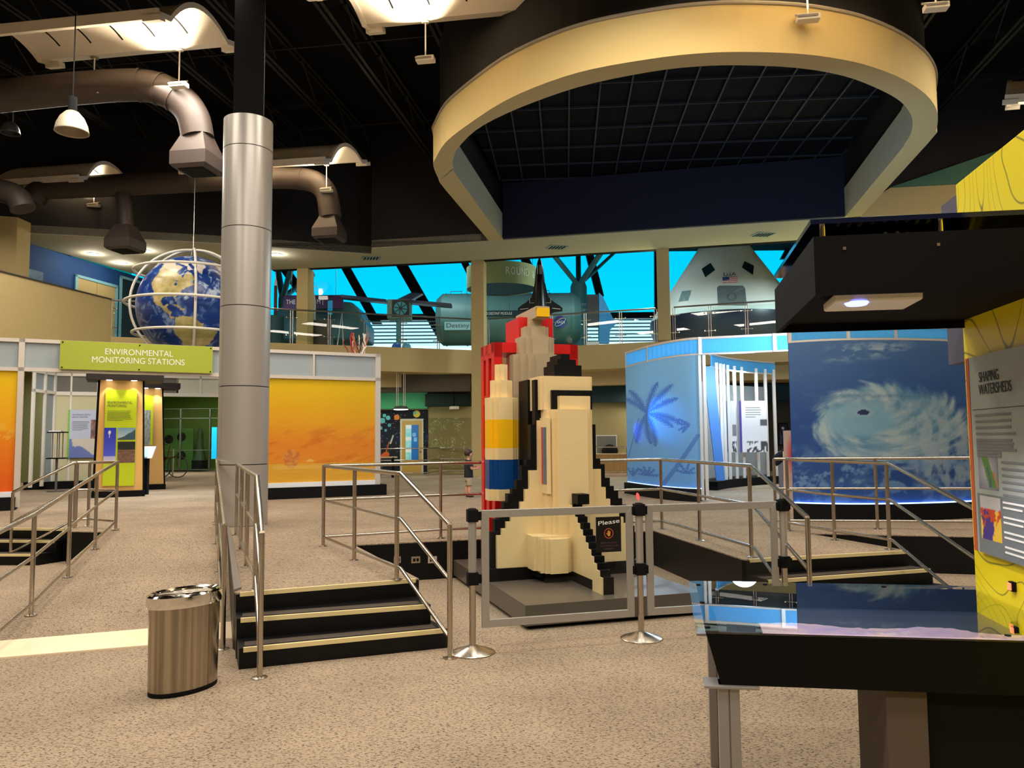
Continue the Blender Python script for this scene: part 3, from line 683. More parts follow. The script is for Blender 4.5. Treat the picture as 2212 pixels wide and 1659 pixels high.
for x, h in ((-.22, .55), (-.03, .68), (.15, .62), (.32, .42)): b.add([spt(x-.075, -.12), spt(x+.075, -.12), spt(x+.075, h), spt(x-.075, h)], [(0, 1, 2, 3)])
b.add([spt(-.28, -.35), spt(-.28, -.12), spt(-.58, .14), spt(-.66, .04)], [(0, 1, 2, 3)])
b.build('hand_print', OR, sg)
PUR = mat('purple_print', (92, 52, 76), 0.6)
for i, s_ in enumerate(('REFRAIN FROM', 'TOUCHING OUR', 'EXHIBITS')): text(s_, o2+fd*sw*(.5)+UP*sh*(.24-.085*i), fd, UP, sh*.05, PUR, sg, align='CENTER')
# ================================================================== TRASH CAN
tc0 = Vector((-2.285, 5.44, 0)); tt = T('trash_can', 'oval brushed steel trash can with chrome rim at the ramp foot', 'trash can', tc0)
ra_ = radians(55); k_ = dict(n=48, sx=.92, sy=.62, rz=ra_)
b = MB(); b.lathe([(.262, 0.03), (.262, .035), (.272, .58)], tc0, **k_); b.build('body', mat('brushed_reflect_can', (150, 140, 126), .26, 1.0, noise_amt=1.5, nscale=1.9, stretch=(14, 14, .05)), tt, smooth=50)  # brushed streaks, with reflection contrast put into their colour
b = MB(); b.lathe([(.258, 0), (.262, .004), (.262, .032)], tc0, **k_); b.build('base_band', BLACK, tt, smooth=50)
b = MB(); b.lathe([(.275, .575), (.288, .58), (.291, .60), (.288, .655), (.272, .665), (.24, .655), (.232, .62), (.25, .59)], tc0, cap=False, **k_); b.build('rim', CHROME, tt, smooth=40)
b = MB(); b.lathe([(.25, .59), (.25, .25), (.02, .24)], tc0, cap=False, **k_); b.build('liner_bag', mat('bag_plastic', (90, 78, 66), .3), tt, smooth=30)
b = MB()
for i in range(16):
    a = random.uniform(0, 2*pi); r0 = random.uniform(.02, .2); c = tc0+Vector((r0*cos(a)*cos(ra_)-r0*.5*sin(a)*sin(ra_), r0*cos(a)*sin(ra_)+r0*.5*sin(a)*cos(ra_), .6))
    d1 = Vector((random.uniform(-1, 1), random.uniform(-1, 1), random.uniform(-.2, .5))).normalized()*.06; d2 = d1.cross(UP).normalized()*.05
    b.add([c-d1-d2, c+d1-d2*.5, c+d1+d2, c-d1*.3+d2+UP*.02, c+UP*.03], [(0, 1, 4), (1, 2, 4), (2, 3, 4), (3, 0, 4)])
b.build('crumpled_liner', mat('clear_bag', (190, 180, 168), .2), tt)
# ================================================================== GREY COLUMN
CX = D(530, 700, 11.6); CC = Vector((CX.x, CX.y, 0)); cl = T('column', 'round silver grey clad column rising past the green sign', 'column', zset(CC, ZP))
rz_ = .365; ys = [1135, 1004, 833, 658, 486, 310, 243]; zs = [D(532, y, 11.25).z for y in ys]; zs[0] = ZP
GREYC = mat('column_cladding', (172, 166, 158), .33, .35, noise_amt=.03, nscale=3)
for i in range(6):
    for (a0, a1) in ((radians(-128.5), radians(50)), (radians(50.5), radians(230.8))):
        b = MB(); P_b = []; n = 24
        for z in (zs[i]+.006, zs[i+1]-.006):
            for j in range(n+1):
                a = a0+(a1-a0)*j/n; P_b.append(CC+Vector((cos(a)*rz_, sin(a)*rz_, z)))
        P_b += [CC+(p-CC-UP*p.z)*.96+UP*p.z for p in P_b]; m_ = n+1; f_ = []
        for j in range(n): f_ += [(j, j+1, m_+j+1, m_+j), (2*m_+j, 3*m_+j, 3*m_+j+1, 2*m_+j+1), (m_+j, m_+j+1, 3*m_+j+1, 3*m_+j), (j, 2*m_+j, 2*m_+j+1, j+1)]
        f_ += [(0, m_, 3*m_, 2*m_), (n, 2*m_+n, 3*m_+n, m_+n)]
        b.add(P_b, f_); b.build('cladding_panel', GREYC, cl, smooth=40)
b = MB(); b.lathe([(.345, ZP), (.345, zs[-1]-.02)], CC, 32); b.build('core', BLACK, cl, smooth=40)
b = MB(); b.box(CC+UP*((zs[-1]-.1+11.4)/2), (.44, .4, 11.4-zs[-1]+.1), radians(17)); b.build('steel_post', CEILB, cl)
# ================================================================== GLASS TOPPED TABLE
tA, tB, tC = G(1487, 1259, .9), G(1503, 1368, .9), G(2108, 1277, .9); tD = G(2212, 1388, .9); tu = hz(tD-tB); tv = hz(tA-tB)
tD = tB+tu*2.2; tAw = tA+tu*2.2
tb_ = T('exhibit_table', 'large black table with reflective glass top in the right foreground', 'table', zset((tB+tD)/2, 0))
mg = glassmat('reflective_table_glass', (.93, .95, .96), .92, 1.75)
def rpoly(P, r, n=5):
    out = []
    for i in range(len(P)):
        p0, p1, p2 = P[i-1], P[i], P[(i+1) % len(P)]; a = (p0-p1).normalized(); c = (p2-p1).normalized()
        for k in range(n+1):
            t = k/n; out.append((p1+a*r)*(1-t)**2+p1*2*t*(1-t)+(p1+c*r)*t*t)
    return out
b = MB(); b.prism(rpoly([tA-tu*.0, tB, tD, tAw], .05), UP*.012); b.build('glass_top', mg, tb_)
b = MB(); hh = .22; ins = .04
q = [tA+tu*ins-tv*.04, tB+tu*ins+tv*.03, tD+tv*.03, tAw-tv*.04]; q2 = [tA+tu*(ins+.06)-tv*.06-UP*hh, tB+tu*(ins+.06)+tv*.06-UP*hh, tD+tv*.06-UP*hh, tAw-tv*.06-UP*hh]
b.add(q+q2, [(0, 1, 5, 4), (1, 2, 6, 5), (2, 3, 7, 6), (3, 0, 4, 7), (4, 5, 6, 7)])
b.build('table_body', mat('black_powdercoat', (7, 7, 7), .6, noise_amt=.2, nscale=90, spec=.15), tb_)
cq = (q[0]+q[1]+q[2]+q[3])/4; b = MB(); b.prism([p+(cq-p).normalized()*.09-UP*.115 for p in q], UP*.01); b.build('inner_tray', mat('navy_tray', (24, 36, 60), .6), tb_)
def sandc(u, v):
    t = fbm(u*5, v*3, 2.)*.5+.5; return mix(c255(150, 130, 178), c255(226, 186, 160), t*1.2-.1)  # lavender of the projected light put into the sand colour
def sandp(u, v):
    x = .30+u*1.75; y = .20+v*.42*(1-.3*u); return tB+tu*x+tv*y-UP*(.10-.055*max(0, sin(pi*v))*(.7+.5*fbm(u*6, v*3, 5)))
grid('sand_relief', sandp, 60, 12, sandc, PICM, tb_)
b = MB()
for (x, y) in ((.05, .06), (.05, .55), (.4, 1.05), (1.0, 1.05), (1.2, .05), (.05, 1.0)): b.lathe([(.012, 0), (.012, .004)], tB+tu*x+tv*y+UP*.012, 10)
b.build('glass_clip', BLACK, tb_)
lg = T; 
for (x, y, w_, d_) in ((.13, .10, .085, .085), (.13, .96, .08, .08), (2.0, .95, .08, .08)):
    b = MB(); c = zset(tB, 0)+tu*x+tv*y; top = .9-hh
    for s_ in (-1, 1): b.par(c+tu*(s_*.0225-.02)-tv*.04, tu*.04, tv*.08, UP*top)
    b.par(c-tu*.035-tv*.03, tu*.07, tv*.06, UP*top)
    b.par(c-tu*.10-tv*.06+UP*(top-.012), tu*.22, tv*.12, UP*.012)
    b.build('leg', mat('grey_extrusion', (150, 146, 142), .4, .5), tb_, bevel=.002)
pcab = zset(G(1925, 1500, .68), 0); qx = (pcab-zset(tB, 0)).dot(tu)
b = MB(); b.par(zset(tB, .02)+tu*qx+tv*.10, tu*.155, tv*.5, UP*.67); b.build('side_panel', mat('brown_grey_panel', (84, 70, 60), .7, noise_amt=.1, nscale=120), tb_)
b = MB(); b.par(zset(tB, .0)+tu*(qx+.16)+tv*.14, tu*(2.1-qx), tv*.7, UP*.68); b.build('cabinet', BLACK, tb_)
# ================================================================== YELLOW INTERPRETIVE WALL
yA = G(2108, 1277, .9); yB = G(2212, 1325, .9); yd = hz(yB-yA); yn = Vector((yd.y, -yd.x, 0))
if yn.x > 0: yn = -yn
ztopy = W(2067, 397, yA, yA+tv*1).z
# panel faces the viewer along direction yd
def Y_(px, py): return W(px, py, yA, yB)
lean = Y_(2067, 397)
yw = T('yellow_exhibit_wall', 'bright yellow exhibit wall with contour line pattern on the right', 'exhibit panel', zset(yA, 0))
bl = zset(yA, 0); tl = zset(Y_(2075, 430), 0); YL = 2.0
def ycol(u, v):
    z = v*3.05; x = u*YL
    f = 2.2*fbm(x*1.1+3, z*.9, 1.0, 3)+z*.25
    l = abs((f*3.0) % 1-.5)
    base = c255(226, 206, 22)
    return mix(c255(120, 116, 30), base, min(1, l*9)) if True else base
ynode = bpy.data.materials.new('contour_yellow'); ynode.use_nodes = True; n = ynode.node_tree.nodes; L = ynode.node_tree.links; bs = n['Principled BSDF']; bs.inputs['Roughness'].default_value = .35
tcn = n.new('ShaderNodeTexCoord'); nz = n.new('ShaderNodeTexNoise'); nz.inputs['Scale'].default_value = 1.7; nz.inputs['Detail'].default_value = .6; nz.inputs['Distortion'].default_value = .5
m1 = n.new('ShaderNodeMath'); m1.operation = 'MULTIPLY'; m1.inputs[1].default_value = 14; m2 = n.new('ShaderNodeMath'); m2.operation = 'FRACT'
m3 = n.new('ShaderNodeMath'); m3.operation = 'SUBTRACT'; m3.inputs[1].default_value = .5; m4 = n.new('ShaderNodeMath'); m4.operation = 'ABSOLUTE'
rr = n.new('ShaderNodeMapRange'); rr.inputs[1].default_value = .0; rr.inputs[2].default_value = .05; cm = n.new('ShaderNodeMix'); cm.data_type = 'RGBA'; cm.inputs[6].default_value = rgb(112, 108, 40); cm.inputs[7].default_value = rgb(236, 216, 20)
L.new(tcn.outputs['Object'], nz.inputs['Vector']); L.new(nz.outputs['Fac'], m1.inputs[0]); L.new(m1.outputs[0], m2.inputs[0]); L.new(m2.outputs[0], m3.inputs[0]); L.new(m3.outputs[0], m4.inputs[0]); L.new(m4.outputs[0], rr.inputs[0]); L.new(rr.outputs[0], cm.inputs[0]); L.new(cm.outputs[2], bs.inputs['Base Color'])
LN = YL; topL = Y_(2067, 397).z
b = MB(); b.par(zset(yA, 0)+yn*0.0, yd*LN, -yn*.05, UP*topL); b.build('contour_panel', ynode, yw, bevel=.004)
b = MB()
b.par(zset(yA, 0)-yn*.05, yd*.05, -yn*.2, UP*.5); fb_ = zset(yA, 0)-yn*.055; g0z, g1z = W(2050, 776, fb_, fb_+yn).z, W(2045, 405, fb_, fb_+yn).z
b.par(zset(yA, g0z)-yn*.055-yd*.36, yd*1.8, -yn*.27, UP*(g1z-g0z)); b.build('grey_backing', mat('purple_grey_laminate', (74, 72, 92), .6), yw)
s0, s1 = Y_(2128, 1190), Y_(2122, 770); sb = T('watershed_sign', 'grey sign titled Shaping Watersheds mounted on the yellow wall', 'sign', s0+yn*.02)
SGR = mat('grey_green_sign', (160, 170, 162), .45); zA, zB = s0.z, s1.z; so = zset(s0, zA)+yn*.02
b = MB(); b.par(so, yd*1.5, yn*.012, UP*(zB-zA)); b.build('sign_board', SGR, sb)
b = MB(); b.par(so-yd*.035, yd*.034, yn*.014, UP*(zB-zA)); b.build('orange_edge', mat('orange_edge', (198, 86, 40), .5), sb)
nn_ = yn*.013; H_ = zB-zA
pT = Y_(2131, 826)+yn*.034; text('SHAPING', pT, yd, UP, .05, TXT_D, sb, width=.21); pT = Y_(2131, 853)+yn*.034; text('WATERSHEDS', pT, yd, UP, .05, TXT_D, sb, width=.34)
b = MB(); b.par(so+yd*.02+UP*H_*.725+nn_, yd*1.4, yn*.001, UP*.003); b.build('rule_line', TXT_D, sb)
lines(sb, so+yd*.05+UP*H_*.69+nn_, yd, UP, .42, 7, .030, .011, TXT_G); lines(sb, so+yd*.05+UP*H_*.55+nn_, yd, UP, .42, 3, .030, .011, TXT_G)
def pic(parent, o, u, v, w_, h_, fn, nu=24, nv=24, name='printed_picture', m=None):
    u = Vector(u).normalized(); v = Vector(v).normalized(); return grid(name, lambda a, c: Vector(o)+u*(a*w_)+v*(c*h_), nu, nv, fn, m or PIC, parent, smooth=False)
def terr(u, v):
    x, y = u-.5, v-.5
    if abs(x+y*.5-.02) < .2*(1-.2*v) and -.42 < y < .38: return c255(90, 140, 60) if abs(x+y*.3+.03*sin(9*y)) > .03 or y > .1 else c255(50, 90, 140)
    if abs(x+y*.5-.06) < .24 and -.45 < y < 0: return c255(190, 130, 90)
    return mix(c255(200, 200, 205), c255(110, 112, 128), hypot(x, y)*1.5)
pic(sb, so+yd*.055+UP*H_*.325+nn_, yd, UP, .21, .27*H_/1.2*.85, terr)
b = MB(); b.par(so+yd*.03+UP*.0+yn*.0125, yd*1.4, yn*.002, UP*H_*.30); b.build('lower_block', mat('slate_grey_print', (112, 120, 120), .5), sb)
def topo(u, v):
    r = hypot(u-.45, v-.15); f = fbm(u*3, v*3, 4)
    if v > .72+.05*f: return c255(190, 188, 184)
    t = (v*1.2+f*.4)
    return c255(70, 50, 130) if abs(u-.35)+f*.1 < .28 and t < .62 else (c255(200, 70, 30) if t > .62 else (c255(232, 190, 60) if u > .5 else c255(236, 200, 70)))
pic(sb, so+yd*.06+UP*H_*.075+yn*.015, yd, UP, .22, H_*.215, topo, 30, 30)
for k in range(4): lines(sb, so+yd*.31+UP*(H_*.27-k*.068)+yn*.0155, yd, UP, .3, 2, .024, .009, TXT_W)
lines(sb, so+yd*.31+UP*H_*.46+nn_, yd, UP, .4, 6, .03, .010, TXT_G)
b = MB()
for (x, z) in ((-.018, .03), (-.018, H_-.03)): b.lathe([(.008, 0), (.008, .02)], so+yd*x+UP*z+yn*.0, 8)
b.build('mounting_bolt', BLACK, sb)
for i, (px, py) in enumerate(((2192, 1267), (2198, 1364))):
    p = Y_(px, py); t = T('push_button', ('upper' if i == 0 else 'lower')+' orange lit push button on the yellow wall', 'button', p+yn*.01-UP*.02)
    b = MB(); b.par(p-yd*.02-UP*.022, yd*.04, yn*.02, UP*.044); b.build('button_housing', BLACK, t, bevel=.003)
    b = MB(); b.par(p-yd*.014-UP*.016+yn*.02, yd*.028, yn*.006, UP*.032); b.build('button_cap', mat('lit_orange', (250, 140, 100), .4, emit=(255, 120, 70), estr=1.2), t)
# ================================================================== OVERHEAD PROJECTOR HOOD
hA = G(1757, 511, 2.5); hu, hv = tu, tv; hz0, hz1 = 2.262, 2.5; hd = W(1673, 620, hA, hA+hv); hdep = (zset(hd, 0)-zset(hA, 0)).length
hd_ = T('projector_hood', 'black boxed projector hood hanging above the glass table', 'projector hood', zset(hA, hz0))
HB = mat('hood_black', (9, 8, 10), .8, spec=.12, noise_amt=.08, nscale=150, bump=.15, bscale=220)
b = MB(); L_ = 2.4
b.par(zset(hA, hz0), hu*L_, hv*.02, UP*(hz1-hz0)); b.par(zset(hA, hz0)+hv*.02, hu*.02, hv*(hdep-.02), UP*(hz1-hz0)); b.par(zset(hA, hz0)+hv*(hdep-.02)+hu*.02, hu*L_, hv*.02, UP*(hz1-hz0))
b.par(zset(hA, hz0+.04)+hv*.02+hu*.02, hu*L_, hv*(hdep-.04), UP*.015)
b.build('hood_body', HB, hd_)
b = MB(); p = zset(W(1765, 484, hA, hA+hu), 0); zr = W(1765, 484, hA+hv*.05, hA+hv*.05+hu).z
b.par(zset(hA, zr)+hv*.05+hu*.0, hu*L_, hv*(hdep-.05), UP*.02); b.build('top_plate', mat('gloss_navy_plate', (10, 20, 46), .08), hd_)
b = MB()
for x in (.05, .50, 1.0):
    b = MB(); b.lathe([(.012, 0), (.012, zr-hz1+.06)], zset(hA, hz1-.05)+hv*.07+hu*x, 12); b.build('standoff', CHROME, hd_, smooth=40)
b = MB()
for i in range(9): b.tube([zset(hA, hz1-.02)+hv*(.2+.03*sin(i))+hu*(.12+.045*i)+Vector((.03*sin(t_/2), .03*cos(t_/2), .01*t_)) for t_ in range(7)], .006, 6)
b.build('cable_coil', mat('pale_cable', (200, 205, 210), .4), hd_, smooth=40)
pz = hz0+.035; pp = zset(W(1805, 640, hA+hv*.12, hA+hv*.12+hu), pz)
b = MB(); b.par(pp-UP*.045, hu*.34, hv*.26, UP*.04); pj = b.build('projector', WHITE, hd_, bevel=.01)
lc = W(1850, 645, hA+hv*.16, hA+hv*.16+hu); lc.z = pz-.055
b = MB(); b.lathe([(.04, 0), (.05, .012)], lc, 20); b.build('projector_lens', mat('lit_lens', (190, 200, 255), .1, emit=(120, 130, 255), estr=4), pj)
spot_light('projector_beam', lc-UP*.03, zset(lc, .8)+hu*.45+hv*.12, 60, (.86, .82, 1), 75, .5, .02)
b = MB()
for x in (.11, .46): b.lathe([(.008, 0), (.008, .004)], Vector((0, 0, 0)), 8) if False else b.par(zset(hA, hz1-.06)+hu*x-hv*.004, hu*.012, hv*.005, UP*.012)
b.build('screw', STEEL, hd_)
# ================================================================== ROOMS UNDER THE MEZZANINE
ZW = 3.97
TANW = mat('tan_back_wall', (150, 138, 92), .85, noise_amt=.04)
rl0, rl1 = V3(-24, 24.2), zset(G(336, 1041, ZP), 0); c0_, c1_, c2_ = zset(G(560, 1027, ZP), 0), zset(G(1020, 1023, ZP), 0), zset(G(1712, 1018, ZP), 0)
c3_ = c1_+(c2_-c1_)*2.6; d0 = zset(G(300, 1016, ZP), 0); d1 = zset(G(590, 1016, ZP), 0)
def wallseg(b, p, q, z0, z1, t=.2): u = hz(q-p); n = Vector((u.y, -u.x, 0)); b.par(zset(p, z0), zset(q-p, 0), -n*t, UP*(z1-z0))
b = MB(); wallseg(b, rl0, rl1, ZP, ZW); wallseg(b, rl1, d0, ZP, ZW); struct('wall_rear_left', b, mat('olive_wall', (128, 128, 84), .85))
b = MB(); wallseg(b, c0_, c1_, ZP, ZW); wallseg(b, c1_, c3_, ZP, ZW); struct('wall_rear', b, TANW)
b = MB(); wallseg(b, d0, d1+V3(1, 0), ZP, ZW); struct('wall_rear_room', b, mat('lime_room_wall', (96, 130, 44), .8))
def onc(px, py): return W(px, py, c0_, c1_)
cu_ = hz(c1_-c0_); cn_ = Vector((cu_.y, -cu_.x, 0))
def patch(b, x0, y0, x1, y1, f, n, off=.02, th=.03, mi=0):
    p = f(x0, y1); q = f(x1, y1); z1 = f(x0, y0).z; z0 = f(x0, y1).z; b.par(zset(p, z0)+n*off, zset(q-p, 0), n*th, UP*(z1-z0), mi)
b = MB(); patch(b, 560, 816, 1019, 852, onc, cn_, .0, 1.2); struct('trim_20', b, mat('dark_taupe', (84, 74, 58), .85))
b = MB(); patch(b, 560, 850, 925, 886, onc, cn_, .03, .3); struct('trim_21', b, mat('green_band', (70, 160, 110), .8))
b = MB(); patch(b, 922, 853, 1019, 879, onc, cn_, .05, .6); struct('trim_22', b, mat('dark_green_bulkhead', (10, 34, 28), .8))
def mural(u, v):
    x, y = 700+u*225, 886+(1-v)*139
    c = mix(c255(12, 14, 22), c255(34, 44, 92), (fbm(x*.03, y*.05)*.5+.5)*max(0, 1-abs(y-950)/45))
    if y > 955: c = mix(c, c255(16, 20, 24), .7)
    for (a, b_, r, k) in ((826, 909, 6, (90, 180, 180)), (838, 903, 5, (110, 190, 200)), (830, 898, 4, (90, 190, 190)), (841, 919, 4, (80, 160, 170)), (822, 925, 4, (100, 170, 190)), (833, 930, 3, (90, 160, 180)), (857, 902, 6, (230, 130, 60)), (812, 940, 3, (200, 120, 110)), (900, 895, 7.5, (220, 190, 70)), (896, 893, 4, (110, 190, 170)), (790, 920, 8, (120, 80, 60)), (760, 900, 5, (200, 200, 190))):
        if hypot(x-a, y-b_) < r: c = c255(*k)
    if abs((x-a*0)-(848+(945-y)*.35)) < 1.6 and 940 < y < 960: c = c255(190, 200, 170)
    if noise.noise(Vector((x*.9, y*.9, 2))) > .62: c = c255(200, 205, 220)
    return c
p = onc(700, 1025); q = onc(925, 1025); zt1 = onc(800, 886).z
m_ = grid('space_mural', lambda u, v: zset(p+(q-p)*u, ZP+(zt1-ZP)*v)+cn_*.03, 225, 139, mural, PICM, smooth=False)
tag(m_, 'dark mural of planets and stars painted round the far door', 'mural')
dr = MB(); patch(dr, 865, 905, 915, 1024, onc, cn_, .04, .06); dr_o = struct('door_3', dr, mat('door_frame_pale', (200, 196, 170), .6))
b = MB(); patch(b, 869, 909, 911, 1024, onc, cn_, .10, .02); b.build('door_leaf', mat('oak_door', (186, 146, 62), .5), dr_o)
b = MB(); b.lathe([(.03, 0), (.03, .05)], onc(909, 977)+cn_*.13, 10); b.build('door_handle', STEEL, dr_o)
def dposter(u, v):
    if u < .44: return c255(235, 245, 250) if int(v*9+1) % 3 == 0 else mix(c255(120, 220, 235), c255(190, 240, 245), fbm(u*4, v*9)*.5+.5)
    if abs(hypot(u-.66, (v-.72)*2.6)) < .16 or (.62 < u < .86 and .52 < v < .64): return c255(120, 190, 235)
    return c255(14, 110, 196)
po = onc(877, 994)+cn_*.125; t = T('door_poster', 'bright blue and white poster filling the glass of the far door', 'poster', po)
pic(t, po, cu_, UP, (onc(905, 994)-onc(877, 994)).length, onc(877, 918).z-po.z, dposter, 28, 60)
# squiggle patterned panel on the tan wall
so_ = onc(926, 1012)+cn_*.03; sw_ = (onc(1018, 1012)-onc(926, 1012)).length; sh_ = onc(926, 903).z-so_.z
def squig(u, v):
    n = noise.noise(Vector((u*13, v*14, 1.))); m = noise.noise(Vector((u*5, v*5, 7.)))
    return c255(168, 196, 128) if abs(n) < .035 and m > -.05 else c255(122, 112, 70)
g = grid('patterned_panel', lambda u, v: so_+cu_*(u*sw_)+UP*(v*sh_), 130, 130, squig, PICM, smooth=False); tag(g, 'olive wall panel with pale squiggle pattern beyond the boy', 'wall panel')
# pendant lamp of the mural room
lp = D(866, 884, 26); t = T('pendant_lamp', 'white disc pendant lamp on four rods in front of the space mural', 'lamp', lp)
b = MB(); b.lathe([(.02, .12), (.2, .1), (.27, .02), (.25, 0)], lp, 24); b.build('lamp_shade', mat('lamp_grey', (90, 96, 90), .5), t, smooth=40)
b = MB(); b.lathe([(.24, -.02), (.24, 0)], lp, 24); b.build('diffuser', mat('lamp_glow', (255, 255, 245), .5, emit=(250, 255, 240), estr=3), t)
b = MB(); 
for k in range(4): b.rod(lp+V3(.17*cos(k*pi/2+.7), .17*sin(k*pi/2+.7), .1), lp+V3(.17*cos(k*pi/2+.7), .17*sin(k*pi/2+.7), ZW-lp.z), .012, 6)
b.build('hanging_rod', WHITE, t)
point_light('pendant_glow', lp-UP*.15, 40, (.9, 1, .85), .2)
# small projector hung under the dark bulkhead
pj = D(981, 881, 27); t = T('ceiling_projector', 'small white projector hanging in front of the patterned panel', 'projector', pj)
b = MB(); b.box(pj, (.28, .3, .1), .3); b.build('projector_body', WHITE, t, bevel=.01)
b = MB(); b.rod(pj, zset(pj, ZW), .02); b.build('drop_pole', BLACK, t)
# bench with fiddle and table by the mural
bt = D(832, 1002, 25.5); bt.z = .46; t = T('craft_table', 'narrow wooden table with orange leaning object beneath the mural', 'table', bt)
zt2 = D(832, 988, 25.5).z
b = MB(); b.box(zset(bt, zt2), (.75, .4, .04), .3); b.build('tabletop', mat('pale_wood', (190, 170, 130), .5), t)
for sx in (-.25, .25):
    b = MB(); b.box(zset(bt, (.46+zt2)/2)+V3(sx, 0), (.05, .3, zt2-.46), .3); b.build('leg', BLACK, t)
fz = zset(bt, zt2+.02)+V3(0, 0); fd_ = tag(MB().prism([fz+V3(-.2, 0), fz+V3(.1, 0), fz+V3(.13, 0, .1), fz+V3(.05, 0, .16), fz+V3(-.05, 0, .14)], V3(0, .1)).add([fz+V3(.0, .02, .14), fz+V3(.04, .02, .14), fz+V3(.14, .04, .5), fz+V3(.11, .04, .5)], [(0, 1, 2, 3)]).build('orange_instrument', mat('orange_varnish', (214, 100, 40), .3)), 'small orange instrument shape resting on the table beneath the mural', 'instrument')
# far railings at the back of the platform
def rail_line(label, P, h=.94):
    t = T('handrail', label, 'handrail', P[0])
    for z in (.94, .54, .11):
        b = MB(); b.tube([p+UP*z for p in P], .02, 8); b.build('rail', STEEL, t, smooth=50)
    for p in P: b = MB(); b.rod(p, p+UP*.94, .02, 8); b.build('post', STEEL, t, smooth=50)
rail_line('far steel handrail in front of the space mural and panel', [G(700, 1030, ZP), G(822, 1029, ZP), G(924, 1028, ZP), G(951, 1023, ZP)])
rail_line('far steel handrail behind the boy', [G(951, 1024, ZP), G(1032, 1024, ZP), G(1150, 1024, ZP)])
rail_line('far steel handrail between the shuttle and the palm panel', [G(1230, 1027, ZP), G(1355, 1027, ZP)])
# furniture right of the shuttle
on2 = lambda px, py: W(px, py, c1_, c2_); cu2 = hz(c2_-c1_); cn2 = Vector((cu2.y, -cu2.x, 0))
b = MB(); patch(b, 1150, 836, 2000, 871, on2, cn2, .0, .3); struct('trim_23', b, mat('dark_teal_band', (22, 54, 58), .8))
b = MB(); patch(b, 1020, 812, 2000, 834, on2, cn2, .0, .9); struct('trim_24', b, BEIGE)
b = MB(); patch(b, 1528, 828, 1712, 1018, on2, cn2, .0, .05); struct('trim_25', b, mat('dark_olive_wall', (52, 48, 34), .8))
wb_ = T('whiteboard', 'framed board on the tan wall between shuttle and palm panel', 'board', on2(1312, 985)+cn2*.05)
b = MB(); patch(b, 1288, 940, 1333, 986, on2, cn2, .03, .03); b.build('board_frame', FRAME, wb_)
b = MB(); patch(b, 1289, 942, 1331, 984, on2, cn2, .06, .01); b.build('board_surface', mat('board_grey', (96, 94, 74), .3), wb_)
cb0 = D(1318, 1010, 27.5); t = T('wooden_cabinet', 'low plank fronted wooden cabinet behind the far rail, right of the shuttle', 'cabinet', zset(cb0, ZP))
b = MB(); b.box(zset(cb0, ZP+.33), (1.15, .5, .66), .1); b.build('cabinet_body', mat('plank_oak', (170, 134, 74), .6, noise_amt=.3, nscale=3, stretch=(5, 5, .3)), t)
b = MB(); b.box(zset(cb0, ZP+.68), (1.2, .55, .04), .1); b.build('cabinet_top', mat('pale_wood', (190, 170, 130), .5), t)
bg = zset(cb0, ZP+.70)+V3(0, 0); tag(MB().lathe([(.28, 0), (.3, .1), (.26, .2), (.1, .3), (.02, .32)], bg, 14, sx=1, sy=.6).build('black_bag', BLACK, smooth=60), 'black lumpy bag lying on the plank fronted cabinet', 'bag')
dd_ = MB(); patch(dd_, 1529, 898, 1550, 1026, on2, cn2, .06, .04); tag(dd_.build('orange_door', mat('orange_oak', (178, 112, 40), .5)), 'narrow orange wooden door between the two blue pavilion walls', 'door')
pf = on2(1686, 938)+cn2*.3; t = T('framed_poster', 'black framed space poster right of the white curved booth', 'poster', pf)
b = MB(); b.box(pf, (.36, .03, .8), .1); b.build('poster_frame', BLACK, t)
u2 = hz(V3(cos(.1), sin(.1))); n2 = Vector((u2.y, -u2.x, 0))
pic(t, pf-u2*.15-UP*.36+n2*.02, u2, UP, .3, .72, lambda u, v: c255(230, 220, 180) if hypot(u-.45, (v-.8)*2.2) < .14 else mix(c255(14, 22, 48), c255(120, 150, 190), (fbm(u*3, v*3)*.6+.3)*(1-v)), 12, 24)
# fill lights added under the mezzanine, without fixtures
for (x, y, e, c) in ((-9, 27, 60, (1, .95, .8)), (-6.2, 26.3, 50, (.9, 1, .8)), (.5, 27, 90, WARM), (5, 27, 60, WARM), (-12, 22.5, 60, WARM)):
    area_light('undercroft_fill', (x, y, ZB-.55), .6, .6, e, c)
# left far room: glass partition and contents
dn = lambda px, py: D(px, py, 31.0)
gp = T('glass_partition', 'aluminium framed glass partition of the dark room left of the column', 'partition', dn(405, 1016))
b = MB()
for (x0, y0, x1, y1) in ((338, 882, 474, 884), (338, 902, 474, 905), (338, 971, 474, 974), (338, 1013, 474, 1016), (386, 882, 392, 1016), (450, 882, 455, 1016), (338, 882, 341, 1016)):
    p, q = dn(x0, y1), dn(x1, y0); b.par(p, V3(q.x-p.x, 0), V3(0, .08), UP*(q.z-p.z))
b.build('partition_frame', mat('olive_alu', (90, 96, 84), .5, .3), gp)
p, q = dn(338, 1016), dn(474, 882); b = MB(); b.par(p+V3(0, .03), V3(q.x-p.x, 0), V3(0, .01), UP*(q.z-p.z)); b.build('glass_pane', ACRYL, gp)
cy = D(463, 992, 30.5); tag(MB().box(D(463, 957, 30.5), (.2, .05, 1.25)).build('cyan_door', mat('cyan_door', (20, 190, 240), .5, emit=(20, 190, 240), estr=.5)), 'bright cyan door with an added glow just left of the grey column', 'panel')  # door brightness put in as a glow, no lamp there
t = T('circle_panel', 'dark green panel with round black openings in the far room', 'panel', D(360, 1014, 32))
b = MB()
def dm(px, py): return D(px, py, 32)
p, q = dm(340, 1014), dm(418, 925); b.par(p, V3(q.x-p.x, 0), V3(0, .08), UP*(q.z-p.z)); b.build('panel_board', mat('dark_lime', (60, 104, 24), .7), t)
b = MB()
